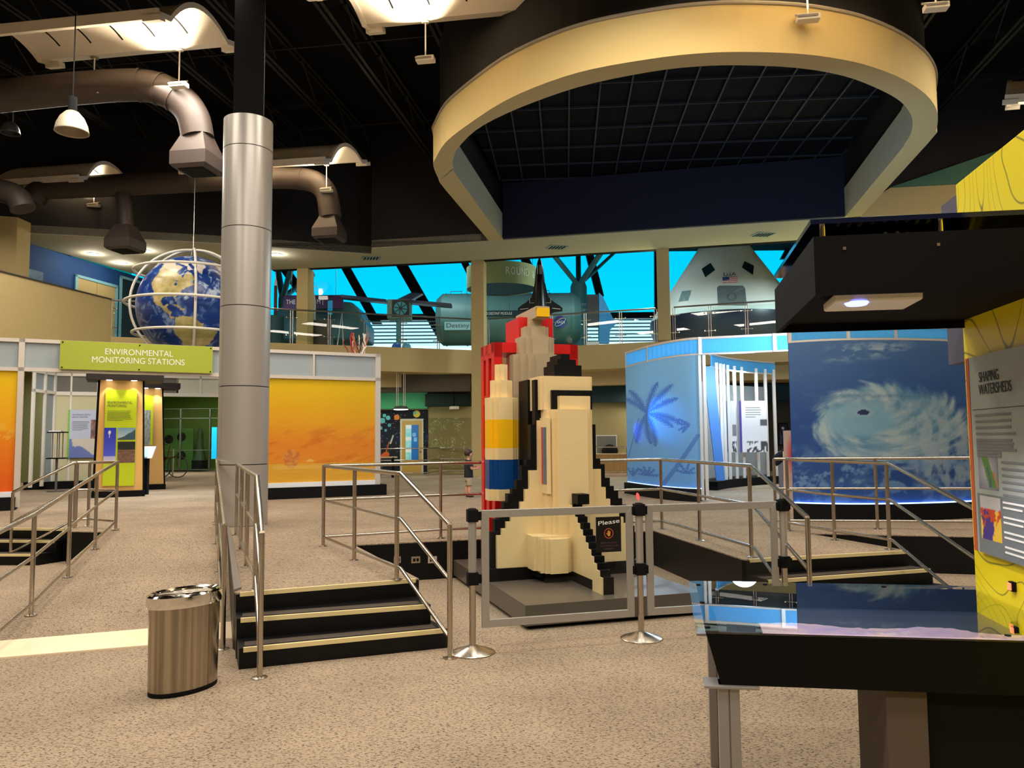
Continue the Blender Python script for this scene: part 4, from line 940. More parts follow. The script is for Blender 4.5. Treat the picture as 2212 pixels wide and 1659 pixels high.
for (x, y, r) in ((365, 949, 9.5), (392, 944, 9.5), (392, 984, 9.5), (352, 990, 7)):
    c = dm(x, y)-V3(0, .012); R_ = r*32/FPX; b.add([c+V3(R_*cos(k*pi/12), 0, R_*sin(k*pi/12)) for k in range(24)], [list(range(24))[::-1]])
b.build('round_opening', BLACK, t)
t = T('far_exhibit', 'dark cone shaped exhibit behind the glass partition', 'exhibit', dm(432, 1014))
b = MB(); c = zset(dm(431, 1014), dm(431, 1014).z); b.lathe([(.3, 0), (.3, .3), (.14, .9), (.12, 1.5), (.05, 1.7)], c, 14); b.build('exhibit_body', mat('green_dark', (40, 70, 30), .6), t)
b = MB(); b.lathe([(.31, 0), (.31, .38)], c, 14); b.build('exhibit_base', BLACK, t)
bp_ = D(373, 1026, 27); bp_.z = ZP; t = T('barrier_post', 'slim pale barrier post in front of the far glass partition', 'barrier post', bp_)
b = MB(); b.lathe([(.16, 0), (.16, .02), (.03, .04)], bp_, 16); b.build('base', STEEL, t); b = MB(); b.rod(bp_, bp_+UP*1.0, .03); b.build('pole', mat('pale_pole', (190, 186, 160), .4), t)
# bicycle-like wheels silhouette left of the partition
wh = D(348, 1003, 26.5); wh.z = ZP+.38; t = T('wheeled_exhibit', 'dark wheeled frame standing behind the second kiosk', 'exhibit', zset(wh, ZP))
for dx in (0, .55):
    b = MB(); b.tube([wh+V3(dx+.35*cos(k*pi/12), .1*dx, .37*sin(k*pi/12)) for k in range(24)], .018, 6, closed=True); b.build('wheel', mat('grey_rubber', (70, 66, 60), .6), t)
b = MB(); b.tube([wh, wh+V3(.2, 0, .3), wh+V3(.5, .05, .32), wh+V3(.55, .05, 0)], .02, 6); b.tube([wh+V3(.2, 0, .3), wh+V3(.3, 0, .75), wh+V3(-.1, 0, .8)], .02, 6); b.build('bicycle_frame', mat('red_brown_frame', (110, 50, 40), .5), t)
# ================================================================== ENVIRONMENTAL MONITORING BOOTH
k0, k1 = zset(G(0, 1103, ZP), 0), zset(G(822, 1069, ZP), 0); ku = hz(k1-k0); kn = Vector((ku.y, -ku.x, 0))
def K(px, py): return W(px, py, k0, k1)
bo = T('exhibit_booth', 'aluminium framed booth wall with frosted upper panes on the left', 'booth', zset(K(500, 1075), ZP))
xl, xr = -120, 822; zt0 = K(300, 742).z; zr = K(300, 801).z; 
def kbar(b, xa, xb, z0, z1, t=.09, off=0.0): p, q = K(xa, 900), K(xb, 900); b.par(zset(p, z0)-kn*off+kn*.0, zset(q-p, 0), -kn*t, UP*(z1-z0))
fz0 = ZP+.24
b = MB(); kbar(b, xl, xr, zt0-.07, zt0, .12); b.build('top_rail', FRAME, bo)
b = MB(); kbar(b, xl, xr, zr-.07, zr, .12); b.build('middle_rail', FRAME, bo)
for (xa, xb, lo) in ((35, 48, ZP+.05), (475, 484, fz0), (811, 822, fz0)):
    b = MB(); kbar(b, xa, xb, lo, zt0+.001, .121); b.build('frame_post', FRAME, bo)
b = MB(); kbar(b, 675, 679, zr, zt0-.07, .08); kbar(b, 126, 131, zr, zt0-.07, .08); b.build('mullion', FRAME, bo)
fm = bpy.data.materials.new('frosted_translucent'); fm.use_nodes = True; n = fm.node_tree.nodes; L = fm.node_tree.links; bs = n['Principled BSDF']; bs.inputs['Base Color'].default_value = rgb(190, 200, 204); bs.inputs['Roughness'].default_value = .4
tl = n.new('ShaderNodeBsdfTranslucent'); tl.inputs[0].default_value = rgb(190, 200, 206); mx_ = n.new('ShaderNodeMixShader'); mx_.inputs[0].default_value = .4; L.new(bs.outputs[0], mx_.inputs[1]); L.new(tl.outputs[0], mx_.inputs[2]); L.new(mx_.outputs[0], n['Material Output'].inputs[0])
for xa, xb in ((xl, 35), (48, 126), (131, 475), (484, 675), (679, 811)):
    b = MB(); kbar(b, xa, xb, zr, zt0-.07, .02, .05); b.build('frosted_pane', fm, bo)
b = MB(); kbar(b, xl, 40, ZP, fz0, .5, -.12); b.build('plinth', BLACK, bo)
b = MB(); kbar(b, 476, 833, ZP, fz0, .5, -.10); b.build('plinth', BLACK, bo)
b = MB(); kbar(b, 484, 811, fz0, fz0+.1, .08); kbar(b, xl, 35, fz0, fz0+.1, .08); b.build('lit_sill', mat('white_sill', (236, 238, 240), .5), bo)
def mars(u, v):
    t = 1-v; c = mix(c255(255, 214, 12), c255(255, 166, 48), min(1, t*1.5)) 
    if t > .45: c = mix(c, c255(248, 138, 40), .5*max(0, 1-abs(t-.66)/.22))
    s = fbm(u*3+9, t*14+u*4.0, 1, 4); c = mix(c, c255(216, 104, 26), max(0, s)*.7*min(1, max(0, (t-.38)*4))*max(0, 1-max(0, t-.8)*6))
    c = mix(c, c255(250, 214, 80), max(0, fbm(u*12, t*12, 4, 3))*.18)
    if t > .82: c = mix(c255(244, 176, 52), c255(250, 196, 70), fbm(u*6, t*30)*.5+.5)
    X, Y = u*240+576, t*244+811
    def blob(x, y, rx, ry): return ((X-x)/rx)**2+((Y-y)/ry)**2 < 1
    if blob(624, 1000, 16, 22) or blob(637, 992, 7, 8): c = mix(c255(246, 190, 96), c255(226, 110, 50), .5+.5*fbm(X*.12, Y*.12))
    if 1015 < Y < 1024 and 585 < X < 700: c = mix(c, c255(252, 206, 110), .6)
    if blob(665, 1005, 9, 3) or (abs(Y-1018+.5*(X-725)) < 2 and 705 < X < 735): c = c255(252, 206, 110)
    return c
p, q = K(484, 900), K(811, 900); z0, z1 = fz0+.1, zr-.07
g = grid('orange_mural_panel', lambda u, v: zset(p+(q-p)*u, z0+(z1-z0)*v)-kn*.05, 150, 120, lambda u, v: mars((u*327+484-576)/240, v), PICT, bo, smooth=False)
b = MB(); b.par(zset(p, z0)-kn*.055, zset(q-p, 0), -kn*.01, UP*(z1-z0)); b.build('mural_backing', fm, bo)
p3, q3 = K(xl, 900), K(35, 900)
def mars2(u, v):
    t = 1-v; c = mix(c255(252, 206, 6), c255(252, 172, 20), t*2); 
    if t > .5: c = mix(c255(248, 150, 20), c255(240, 96, 16), (t-.5)*2)
    return mix(c, c255(250, 200, 90), .5 if abs(t-.49+.1*fbm(u*6, 2)) < .06 and fbm(u*9, t*30) > 0 else 0)
g = grid('orange_mural_panel', lambda u, v: zset(p3+(q3-p3)*u, z0+(z1-z0)*v)-kn*.05, 60, 100, mars2, PICT, bo, smooth=False)
# green sign
sa, sb_ = K(131, 740)+kn*.06, K(459, 750)+kn*.06
sz0, sz1 = W(295, 802, sa, sb_).z, W(295, 742.5, sa, sb_).z
sg = T('booth_sign', 'green sign reading Environmental Monitoring Stations', 'sign', zset(sa, sz0))
b = MB(); b.par(zset(sa, sz0), zset(sb_-sa, 0), kn*.03, UP*(sz1-sz0)); b.build('sign_board', mat('olive_green_sign', (160, 172, 46), .55), sg)
sm = zset((sa+sb_)/2, sz0)+kn*.032; hS = sz1-sz0
text('ENVIRONMENTAL', sm+UP*hS*.57, ku, UP, hS*.21, TXT_W, sg, align='CENTER', width=(K(370, 760)-K(224, 760)).length); text('MONITORING STATIONS', sm+UP*hS*.27, ku, UP, hS*.21, TXT_W, sg, align='CENTER', width=(K(396, 780)-K(197, 780)).length)
b = MB()
for fx in (.015, .5, .985):
    for fz_ in (.06, .94): b.box(zset(sa+(sb_-sa)*fx, sz0+hS*fz_)+kn*.035, (.02, .02, .02))
b.build('sign_bolt', BLACK, sg)
# booth interior: side wall, back frame, posters
w0, w1 = zset(G(60, 1062, ZP), 0), zset(G(108, 1056, ZP), 0); x1_ = zset(G(474, 1046, ZP), 0); xu = hz(x1_-w1); xn = Vector((xu.y, -xu.x, 0))
def X(px, py): return W(px, py, w1, x1_)
bi = T('booth_back_wall', 'inner back wall of the monitoring booth with pale beige panels', 'booth', zset(w1, ZP))
zbt = X(150, 806).z; zb2 = X(150, 846).z
def xbar(b, xa, xb, z0, z1, t=.1, off=0.0): p, q = X(xa, 900), X(xb, 900); b.par(zset(p, z0)-xn*off, zset(q-p, 0), -xn*t, UP*(z1-z0))
b = MB(); xbar(b, 105, 474, zbt-.08, zbt); b.build('top_rail', WHITE, bi); b = MB(); xbar(b, 105, 474, zb2-.1, zb2); b.build('middle_rail', WHITE, bi)
for xa in (105, 150, 208, 333, 430): 
    b = MB(); xbar(b, xa, xa+4, ZP+.2 if xa < 300 else zb2, zbt, .11); b.build('frame_post', WHITE, bi)
b = MB(); xbar(b, 109, 208, zb2, zbt-.08, .02, .03); xbar(b, 337, 380, zb2, zbt-.08, .02, .03); b.build('grey_pane', mat('grey_pane', (110, 108, 98), .6), bi)
b = MB(); xbar(b, 384, 430, zb2, zbt-.08, .02, .03); xbar(b, 434, 474, zb2, zbt-.08, .02, .03); b.build('white_pane', mat('white_pane', (214, 212, 196), .6), bi)
b = MB(); xbar(b, 109, 208, ZP+.2, zb2-.1, .02, .03); b.build('beige_pane', mat('beige_pane', (206, 200, 160), .6), bi)
b = MB(); xbar(b, 60, 212, ZP, ZP+.2, .4, -.25); b.build('plinth', BLACK, bi)
b = MB(); u = hz(w1-w0); n_s = Vector((u.y, -u.x, 0))
for s in (0, .5, .97): b.par(zset(w0+(w1-w0)*s, ZP+.1), u*.07, n_s*.07, UP*(zbt-ZP-.1))
b.par(zset(w0, zbt-.08), zset(w1-w0, 0), n_s*.07, UP*.08); b.par(zset(w0, zb2-.08), zset(w1-w0, 0), n_s*.07, UP*.08); b.build('side_frame', WHITE, bi)
b = MB(); b.par(zset(w0, zb2), zset(w1-w0, 0), n_s*.02, UP*(zbt-zb2-.08)); b.par(zset(w0+(w1-w0)*.5, ZP+.2), zset(w1-w0, 0)*.5, n_s*.02, UP*(zb2-ZP-.3)); b.build('side_pane', fm, bi)
po = X(149, 989)+xn*.06; t = T('buoy_poster', 'pale blue poster titled National Data Buoy Center inside the booth', 'poster', po)
pw_, ph_ = (X(213, 989)-X(149, 989)).length, X(149, 885).z-po.z
def buoy(u, v):
    if v < .40:
        f = fbm(u*3+1, v*6, 3); land = (.08+.25*(.4-v) < u < .95 and v > .14+.1*sin(u*5)) and not (u < .2 and v < .25)
        return c255(214, 208, 196) if land else c255(112, 130, 196)
    if u > .72 and v < .8: return mix(c255(60, 46, 60), c255(214, 160, 130), fbm(u*9, v*9)*.5+.5)
    return c255(196, 204, 226)
pic(t, po, xu, UP, pw_, ph_, buoy, 40, 60)
b = MB(); b.par(po-xn*.05-xu*.04, xu*(pw_+.06), xn*.045, UP*ph_); b.build('green_edge', mat('green_edge', (130, 196, 70), .5), t)
text('NATIONAL DATA', po+xu*pw_*.08+UP*ph_*.88+xn*.004, xu, UP, ph_*.03, mat('indigo_print', (60, 56, 110), .6), t, width=pw_*.6); text('BUOY CENTER', po+xu*pw_*.08+UP*ph_*.83+xn*.004, xu, UP, ph_*.03, MATS['indigo_print'], t, width=pw_*.52)
lines(t, po+xu*pw_*.08+UP*ph_*.75+xn*.002, xu, UP, pw_*.58, 8, ph_*.025, ph_*.008, TXT_G)
# magnifier stand in the booth
ms = D(121, 1042, 19.6); ms.z = ZP; t = T('viewer_stand', 'black stand with twin shelves and thin legs inside the booth', 'display stand', ms)
zsh, zsl = D(121, 934, 19.6).z, D(121, 990, 19.6).z
for z in (zsh, zsl):
    b = MB(); b.box(zset(ms, z), (.42, .3, .03), .3); b.build('shelf', BLACK, t)
b = MB()
for dx in (-.12, .0, .05, .14): b.rod(zset(ms, zsl)+V3(dx, 0), zset(ms, zsh)+V3(dx, 0), .012, 8)
b.rod(ms, zset(ms, zsl), .03, 10); b.lathe([(.2, 0), (.2, .03)], ms, 20); b.build('stand_leg', mat('grey_leg', (120, 116, 120), .4, .5), t)
b = MB(); b.box(zset(ms, zsh+.03)-V3(.05, 0), (.28, .2, .03), .3); b.build('white_tray', WHITE, t)
# tapered wooden kiosks
WOOD = mat('kiosk_wood', (226, 178, 104), .5, noise_amt=.08, nscale=6, stretch=(1, 1, .2)); LIME = mat('lime_board', (196, 214, 6), .5)
def kiosk(c, y_top, yw_top, hw0, hw1, label, front):
    uK = ku; nK = kn; t = T('exhibit_kiosk', label, 'kiosk', c); zT = y_top; dpt = .7
    b = MB()
    fr = [(-hw0, ZP+.14), (hw0, ZP+.14), (hw1, zT), (-hw1, zT)]
    b.prism([c*1+uK*x+UP*(z-c.z)+nK*.3 for x, z in fr], -nK*.05); b.build('wood_face', WOOD, t)
    b = MB(); fr2 = [(-hw0-.05, ZP+.10), (hw0+.04, ZP+.10), (hw1+.04, zT), (-hw1-.05, zT)]
    b.prism([c+uK*x+UP*(z-c.z)+nK*.25 for x, z in fr2], -nK*dpt); b.build('kiosk_body', BLACK, t)
    b = MB(); b.par(zset(c, ZP)-uK*(hw0+.06)+nK*.36, uK*(2*hw0+.11), -nK*(dpt+.1), UP*.13); b.build('kiosk_base', BLACK, t)
    b = MB(); b.par(zset(c, zT)-uK*(hw1+.28)+nK*.5, uK*(2*hw1+.72), -nK*(dpt+.3), UP*.14); b.build('canopy', mat('brown_black_canopy', (38, 28, 26), .6), t)
    for s in (-.45, .45):
        b = MB(); q_ = zset(c, zT-.012)+uK*(hw1*s*1.3)+nK*.42; b.lathe([(.06, 0), (.06, .015)], q_, 16); b.build('canopy_lamp', mat('led_lamp', (255, 255, 255), .5, emit=(255, 250, 240), estr=8), t)
        spot_light('kiosk_lamp', q_-UP*.02, q_-UP*2+nK*.0-nK*.05, 25, (1, .97, .9), 75, .5, .04)
    return t
KC = G(256, 1074, ZP)-kn*-.0; KC = KC-kn*.35; zTk = W(256, 822, KC+kn*.3, KC+kn*.3+ku).z
pxm = KC.y/FPX*1.03
KT = kiosk(KC, zTk, 0, 44*pxm, 39*pxm, 'tapered wooden kiosk with lime Environmental Monitoring boards under the green sign', None)
kf = lambda px, py, o=.36: W(px, py, KC+kn*o, KC+kn*o+ku)
def kpatch(parent, name, x0, y0, x1, y1, m, o=.36, th=.03):
    p, q = kf(x0, y1, o), kf(x1, y1, o); z1 = kf(x0, y0, o).z; b = MB(); b.par(p-kn*th, zset(q-p, 0), kn*th, UP*(z1-p.z)); return b.build(name, m, parent)
lb = kpatch(KT, 'lime_board', 226, 841, 294, 924, LIME)
kpatch(KT, 'lime_board', 221, 1000, 250, 1050, LIME); kpatch(KT, 'lime_board', 255, 1000, 290, 1050, LIME); kpatch(KT, 'lime_strip', 249, 922, 292, 1001, LIME, .355)
text('ENVIRONMENTAL', kf(232, 872, .362), ku, UP, .055, TXT_D, KT, width=(kf(286, 872)-kf(232, 872)).length); text('MONITORING', kf(232, 879, .362), ku, UP, .055, TXT_D, KT, width=(kf(273, 872)-kf(232, 872)).length)
lines(KT, kf(232, 888, .362), ku, UP, (kf(286, 890)-kf(232, 890)).length, 8, .03, .010, mat('olive_print', (96, 110, 40), .6))
def pk(x0, y0, x1, y1, fn, nu=20, nv=30): p = kf(x0, y1, .364); pic(KT, p, ku, UP, (kf(x1, y1, .364)-p).length, kf(x0, y0, .364).z-p.z, fn, nu, nv)
pk(223, 924, 249, 1000, lambda u, v: c255(240, 244, 240) if hypot((u-.45), (v-.86)*2.6) < .12 or (abs(u-.45) < .04 and .7 < v < .84) else (c255(196, 196, 226) if v < .2 else mix(c255(90, 110, 230), c255(40, 50, 190), v)))
pk(254, 924, 292, 950, lambda u, v: c255(60, 86, 100) if v < .75*u**1.3+.1+.05*fbm(u*6, v*6) else mix(c255(200, 214, 218), c255(120, 160, 180), v))
pk(253, 954, 291, 1000, lambda u, v: mix(c255(28, 34, 26), c255(60, 60, 46), fbm(u*8, v*8)) if v > .6 else mix(c255(90, 66, 54), c255(150, 112, 92), fbm(u*5, v*12)*.5+.5))
K2 = G(322, 1058, ZP)-kn*.35; zT2 = W(322, 839, K2+kn*.3, K2+kn*.3+ku).z; px2 = K2.y/FPX
K2T = kiosk(K2, zT2, 0, 28*px2, 20*px2, 'second tapered wooden kiosk holding a white tablet, behind the first kiosk', None)
kf2 = lambda px, py, o=.36: W(px, py, K2+kn*o, K2+kn*o+ku)
p, q = kf2(300, 962), kf2(329, 962); b = MB(); b.par(p-kn*.03, zset(q-p, 0), kn*.03, UP*(kf2(300, 854).z-p.z)); b.build('lime_board', LIME, K2T)
p = kf2(303, 962, .365); pic(K2T, p, ku, UP, (kf2(324, 962)-kf2(303, 962)).length, kf2(303, 886).z-p.z, lambda u, v: mix(c255(110, 116, 110), c255(186, 192, 186), fbm(u*6, v*9)*.6+.5), 14, 24)
tp_ = D(315, 978, 18.2); tbm = MB(); tbm.prism([tp_+V3(-.15, 0, -.13), tp_+V3(.13, .02, -.13), tp_+V3(.19, .1, .15), tp_+V3(-.15, .08, .15)], V3(0, .04)); t = T('tablet_reader', 'white tilted tablet reader between the two wooden kiosks', 'tablet', zset(tp_, ZP))
tbm.build('tablet_body', WHITE, t); b = MB(); b.prism([tp_+V3(-.12, -.002, -.10), tp_+V3(.04, .01, -.10), tp_+V3(.06, .065, .10), tp_+V3(-.12, .055, .10)], V3(0, -.004)); b.build('tablet_screen', mat('pale_screen', (170, 200, 240), .2, emit=(170, 200, 240), estr=.6), t)
b = MB(); b.box(zset(tp_, (tp_.z-.13+ZP)/2)+V3(-.04, .1), (.13, .1, tp_.z-.13-ZP)); b.build('tablet_pedestal', BLACK, t)
area_light('far_room_fill', (-12.6, 29.5, 3.7), 2, 1, 130, (1, .97, .85)); area_light('far_room_fill', (-13.5, 23.0, 3.7), 1.5, 1, 60, (1, .97, .85))  # fill lights added to brighten the dark far room
spot_light('booth_accent', (-7.9, 17.9, 3.5), (-7.6, 17.3, .46), 520, (.9, .96, 1), 110, .6, .1)
area_light('booth_ceiling_wash', (-10.6, 18.4, 3.75), 1.5, .6, 45, (.92, .96, 1))
spot_light('booth_blue_spot', K(712, 770)-kn*.5+UP*.1, K(712, 762), 9, (.15, .25, 1), 60, .8, .03)
# twig sculpture on top of the booth wall
ts = K(772, 752)-kn*.08; ts.z = zt0; t = T('twig_sculpture', 'small sculpture of brown and red twigs on top of the booth wall', 'sculpture', ts)
k_px = ts.y/FPX
for i in range(16):
    b = MB(); x0 = random.uniform(-20, 20)*k_px; P = [ts+ku*x0]; 
    for j in range(4): P.append(P[-1]+V3(random.uniform(-5, 5)*k_px, random.uniform(-.04, .04), random.uniform(6, 14)*k_px))
    b.tube(P, random.uniform(.008, .022), 6); b.build('twig', mat(('twig_brown', 'twig_red', 'twig_rust', 'twig_white')[i % 4], ((70, 44, 34), (160, 30, 36), (180, 90, 50), (224, 214, 204))[i % 4], .6), t)
# ================================================================== HURRICANE PAVILION
def arc(P, n): 
    a, m, c = P; mm = m*2-(a+c)*.5
    return [a*(1-t)**2+mm*2*t*(1-t)+c*t*t for t in [i/n for i in range(n+1)]]
def arcf(P): 
    a, m, c = P; mm = m*2-(a+c)*.5
    return lambda t: a*(1-t)**2+mm*2*t*(1-t)+c*t*t
def band(b, pts, z0, z1, t):
    for i in range(len(pts)-1):
        p, q = pts[i], pts[i+1]; u = hz(q-p); n = Vector((u.y, -u.x, 0)); b.par(zset(p, z0)-u*.002, zset(q-p, 0)+u*.004, -n*t, UP*(z1-z0))
hA_, hM_, hB_ = zset(G(1716, 1121, ZP), 0), zset(G(1900, 1124.5, ZP), 0), zset(G(2110, 1117, ZP), 0)
hf = arcf((hA_, hM_, hB_)); hpts = [hf(-.0+1.25*i/24) for i in range(25)]
hp = T('hurricane_mural', 'curved blue mural wall showing a hurricane seen from space', 'mural wall', zset(hM_, ZP))
zh0, zh1, zh2 = ZP+.24, W(1720, 741, hA_, hA_+V3(1, 0)).z, W(1720, 711, hA_, hA_+V3(1, 0)).z
def hur(x, y):
    base = mix(c255(86, 124, 174), c255(46, 84, 156), (y-740)/180); n = fbm(x*.012, y*.03, 2, 5); base = mix(base, c255(92, 134, 180), max(0, n)*.5)
    dx, dy = x-1887, (y-900)*1.55; r = hypot(dx, dy); a = atan2(dy, dx)
    sw = noise.fractal(Vector((cos(a+r*.012)*r*.02+4, sin(a+r*.012)*r*.02, r*.01)), .7, 2.1, 5)
    e = ((x-1935)/162)**2+((y-925)/92)**2
    tail = max(0, 1-hypot((x-2050-(y-960)*.1)/90, (y-985)/140))*1.9
    c = base
    k = max(0, min(1, (1.12-e+.28*sw)*3)); c = mix(c, mix(c255(108, 160, 190), c255(196, 216, 216), .5+sw*.9), k*.95)
    k = max(0, min(1, tail*1.2*(.55+1.3*fbm(x*.035, y*.018, 6, 5)))); c = mix(c, c255(186, 206, 214), k*.8)
    ei = ((x-1880)/85)**2+((y-915)/42)**2
    c = mix(c, c255(142, 190, 212), max(0, min(1, (1.05-ei)*2))*.8)
    if 830 < y < 895: 
        q = abs(y-(862+.0009*(x-1900)**2*.3))+6*fbm(x*.05, y*.08); c = mix(c, c255(96, 140, 170), max(0, 1-q/7)*.5) if 1790 < x < 2020 else c
    ee = hypot((x-1888)/13, (y-899)/6)
    if ee < 1: c = c255(52, 60, 100)
    elif ee < 1.8: c = mix(c, c255(170, 196, 206), .5)
    cl = fbm(x*.02+5, y*.05+3, 9, 5); top = max(0, 1-abs(y-(765-.1*(x-1880)))/26)
    c = mix(c, c255(176, 200, 210), min(1, max(0, cl+.12)*2.4)*top*max(0, min(1, (x-1795)/40, (2010-x)/60)))
    c = mix(c, c255(130, 170, 206), min(.8, max(0, fbm(x*.025, y*.04, 3, 5)-.02)*2.2)*max(0, min(1, (y-960)/60)))
    c = mix(c, c255(60, 110, 200), .5*max(0, min(1, (y-1050)/30)))
    return c
z1w = lambda v: zh0+(zh1-zh0)*v
grid('hurricane_picture', lambda u, v: zset(hf(u*1.25), zh0+.015+(zh1-zh0-.015)*v), 200, 150, lambda u, v: hur(1716+u*1.25*394, 1095-v*355), PICT, hp)
b = MB(); band(b, [p-V3(0, -.02) for p in hpts], zh0, zh1, .05); b.build('mural_backing', mat('navy_backing', (40, 60, 110), .6), hp)
b = MB(); off = [p+(p-V3(5.4, 14.2)).normalized()*.10 for p in hpts]; band(b, off, ZP, zh0, .5); b.build('plinth', BLACK, hp)
b = MB(); band(b, [p+(p-V3(5.4, 14.2)).normalized()*.04 for p in hpts], zh0, zh0+.015, .05); b.build('base_led_strip', mat('led_strip', (200, 220, 255), .5, emit=(150, 190, 255), estr=3), hp)
BLP = bpy.data.materials.new('sky_blue_pane'); BLP.use_nodes = True; n = BLP.node_tree.nodes; L = BLP.node_tree.links; bs = n['Principled BSDF']; bs.inputs['Base Color'].default_value = rgb(120, 215, 255); bs.inputs['Roughness'].default_value = .2
tl = n.new('ShaderNodeBsdfTranslucent'); tl.inputs[0].default_value = rgb(140, 220, 255); tr = n.new('ShaderNodeBsdfTransparent'); tr.inputs[0].default_value = rgb(150, 205, 250)
mx_ = n.new('ShaderNodeMixShader'); mx_.inputs[0].default_value = .6; L.new(bs.outputs[0], mx_.inputs[1]); L.new(tl.outputs[0], mx_.inputs[2]); mx2 = n.new('ShaderNodeMixShader'); mx2.inputs[0].default_value = .12; L.new(mx_.outputs[0], mx2.inputs[1]); L.new(tr.outputs[0], mx2.inputs[2]); L.new(mx2.outputs[0], n['Material Output'].inputs[0])
b = MB(); band(b, hpts, zh1+.03, zh2-.03, .02); b.build('clear_pane', BLP, hp)
b = MB(); band(b, hpts, zh1, zh1+.03, .05); band(b, hpts, zh2-.03, zh2, .06)
for t_ in (0, .36, .62, .9, 1.2): p = hf(t_); u = hz(hf(t_+.01)-p); b.par(zset(p, zh1), u*.05, V3(0, .05), UP*(zh2-zh1-.001))
b.build('pane_frame', FRAME, hp)
# palm wall
pA, pM, pB = zset(G(1356, 1064, ZP), 0), zset(G(1436, 1077, ZP), 0), zset(G(1516, 1083, ZP), 0); pf_ = arcf((pA, pM, pB)); ppts = [pf_(i/16) for i in range(17)]
pp = T('palm_panel_wall', 'curved pale blue panel wall printed with palm trees', 'mural wall', zset(pM, ZP))
zp0, zp1, zp2 = ZP+.24, 3.32, 3.67
fronds = []
random.seed(11)
def frondset(cx, cy, angs, L_):
    for a in angs:
        fronds.append((cx, cy, radians(a), L_*random.uniform(.8, 1.1)))
frondset(1400, 895, (110, 82, 60, 128, 35, -8, -22, -95, -120, -65), 75); frondset(1400, 1040, (80, 110, 50, 140, 10, 170), 26); frondset(1480, 1030, (80, 120, 40, 160, 10), 24); frondset(1368, 1045, (90, 60, 120), 26); frondset(1490, 925, (200, 170, 220, 150), 32)
def palm(u, v):
    x, y = 1356+u*156, 1060-v*285+(8-u*22)*0; c = mix(c255(98, 148, 196), c255(116, 160, 184), v+.15*fbm(u*2, v*2)); dk = c255(58, 92, 156); h = 0
    for (cx, cy, a, L_) in fronds:
        dx, dy = x-cx, -(y-cy); s = dx*cos(a)+dy*sin(a); n = -dx*sin(a)+dy*cos(a); 
        if 0 < s < L_:
            n += .004*s*s*(1 if cos(a) > 0 else -1)*.7; wdt = (2+s*.22)*(1-s/L_)**.45
            if abs(n) < wdt*(.72+.4*sin(s*.9+abs(n)*1.6)): h = 1
    if abs(x-(1362+(1020-y)*.0)-(980-y)*.26-2) < 1.3 and 905 < y < 1060: h = max(h, .8)
    if abs((x-1505)+(y-945)*.62+8*sin((y-1000)*.01)) < 5.5 and y > 945: h = max(h, .75)
    return mix(c, dk, h*.75)
grid('palm_picture', lambda u, v: zset(pf_(u), zp0+.015+(zp1-zp0-.015)*v), 160, 230, palm, PICT, pp)
b = MB(); band(b, ppts, zp0, zp0+.015, .05); b.build('base_led_strip', MATS['led_strip'], pp)
b = MB(); band(b, [p+V3(-.1, -.15) for p in ppts], ZP, zp0, .6); b.build('plinth', BLACK, pp)
pC = D(1712, 718, 14.5); pC = zset(pC, 0); 
b = MB(); band(b, ppts+[pC], zp1+.03, zp2-.04, .02); b.build('clear_pane', BLP, pp)
b = MB(); band(b, ppts+[pC], zp1, zp1+.03, .05)
for q_ in (pA, pf_(.30), pB, pB+(pC-pB)*.79): b.par(zset(q_, zp1)-V3(0, .04), V3(.07, 0), V3(0, .07), UP*(zp2-zp1-.001))
b.build('pane_frame', FRAME, pp); b = MB(); band(b, ppts+[pC], zp2-.05, zp2, .06); b.build('top_rail', FRAME, pp)
for dx in (0, .09): 
    b = MB(); b.par(zset(pB, ZP+.02)+V3(.0+dx, .02), V3(.06, 0), V3(0, .06), UP*(zp1-ZP)); b.build('frame_post', FRAME, pp)
spot_light('palm_blue_spot', pf_(.45)+V3(.35, .9, 2.3), zset(pf_(.44), 2.15), 260, (.03, .35, 1), 60, .7, .03); spot_light('palm_blue_spot', pf_(.2)+V3(.3, .8, 2.0), zset(pf_(.16), 1.85), 90, (.02, .1, 1), 40, .7, .03)
spot_light('mural_violet_spot', hf(.45)+V3(0, .9, 1.6), zset(hf(.42), 1.15), 25, (.1, .1, 1), 60, .8, .03)
# inner white booth
iA, iM, iB = zset(G(1545, 1058, ZP), 0), zset(G(1600, 1050, ZP), 0), zset(G(1682, 1044, ZP), 0); if_ = arcf((iA, iM, iB)); ipts = [if_(i/12) for i in range(13)]
ib = T('white_post_booth', 'white framed booth with clustered posts behind the palm panel wall', 'booth', zset(iM, ZP))
zi = W(1600, 800, iM, iM+V3(1, 0)).z; zi2 = W(1600, 777, iM, iM+V3(1, 0)).z
for px in (1556, 1568, 1577, 1588, 1604, 1620, 1648, 1664, 1678):
    t_ = (px-1545)/137; p = if_(t_); b = MB(); b.par(zset(p, ZP+.1), V3(.07, 0), V3(0, .07), UP*(zi-ZP)); b.build('frame_post', FRAME, ib)
b = MB(); band(b, ipts, zi, zi2, .03); b.build('blue_pane', BLP, ib); b = MB(); band(b, ipts, zi-.04, zi, .06); b.build('pane_frame', FRAME, ib); b = MB(); band(b, ipts, zi2-.02, zi2+.03, .06); b.build('pane_frame', FRAME, ib)
b = MB(); band(b, [p+V3(0, -.2) for p in ipts], ZP, ZP+.2, .6); b.build('plinth', BLACK, ib)
b = MB(); band(b, [p+V3(0, 1.0) for p in ipts], ZP+.2, zi-.3, .03); b.build('white_rear_panel', fm, ib)
b = MB(); p = zset(G(1541, 1061, ZP), 0); b.prism([zset(p, ZP+.24)+V3(.08, 0), zset(p, ZP+.24)+V3(.28, 0), zset(p, 3.35)+V3(.1, 0), zset(p, 3.35)+V3(-.16, 0)], V3(0, .05)); b.build('blue_edge_panel', mat('blue_edge', (60, 110, 170), .5), ib)
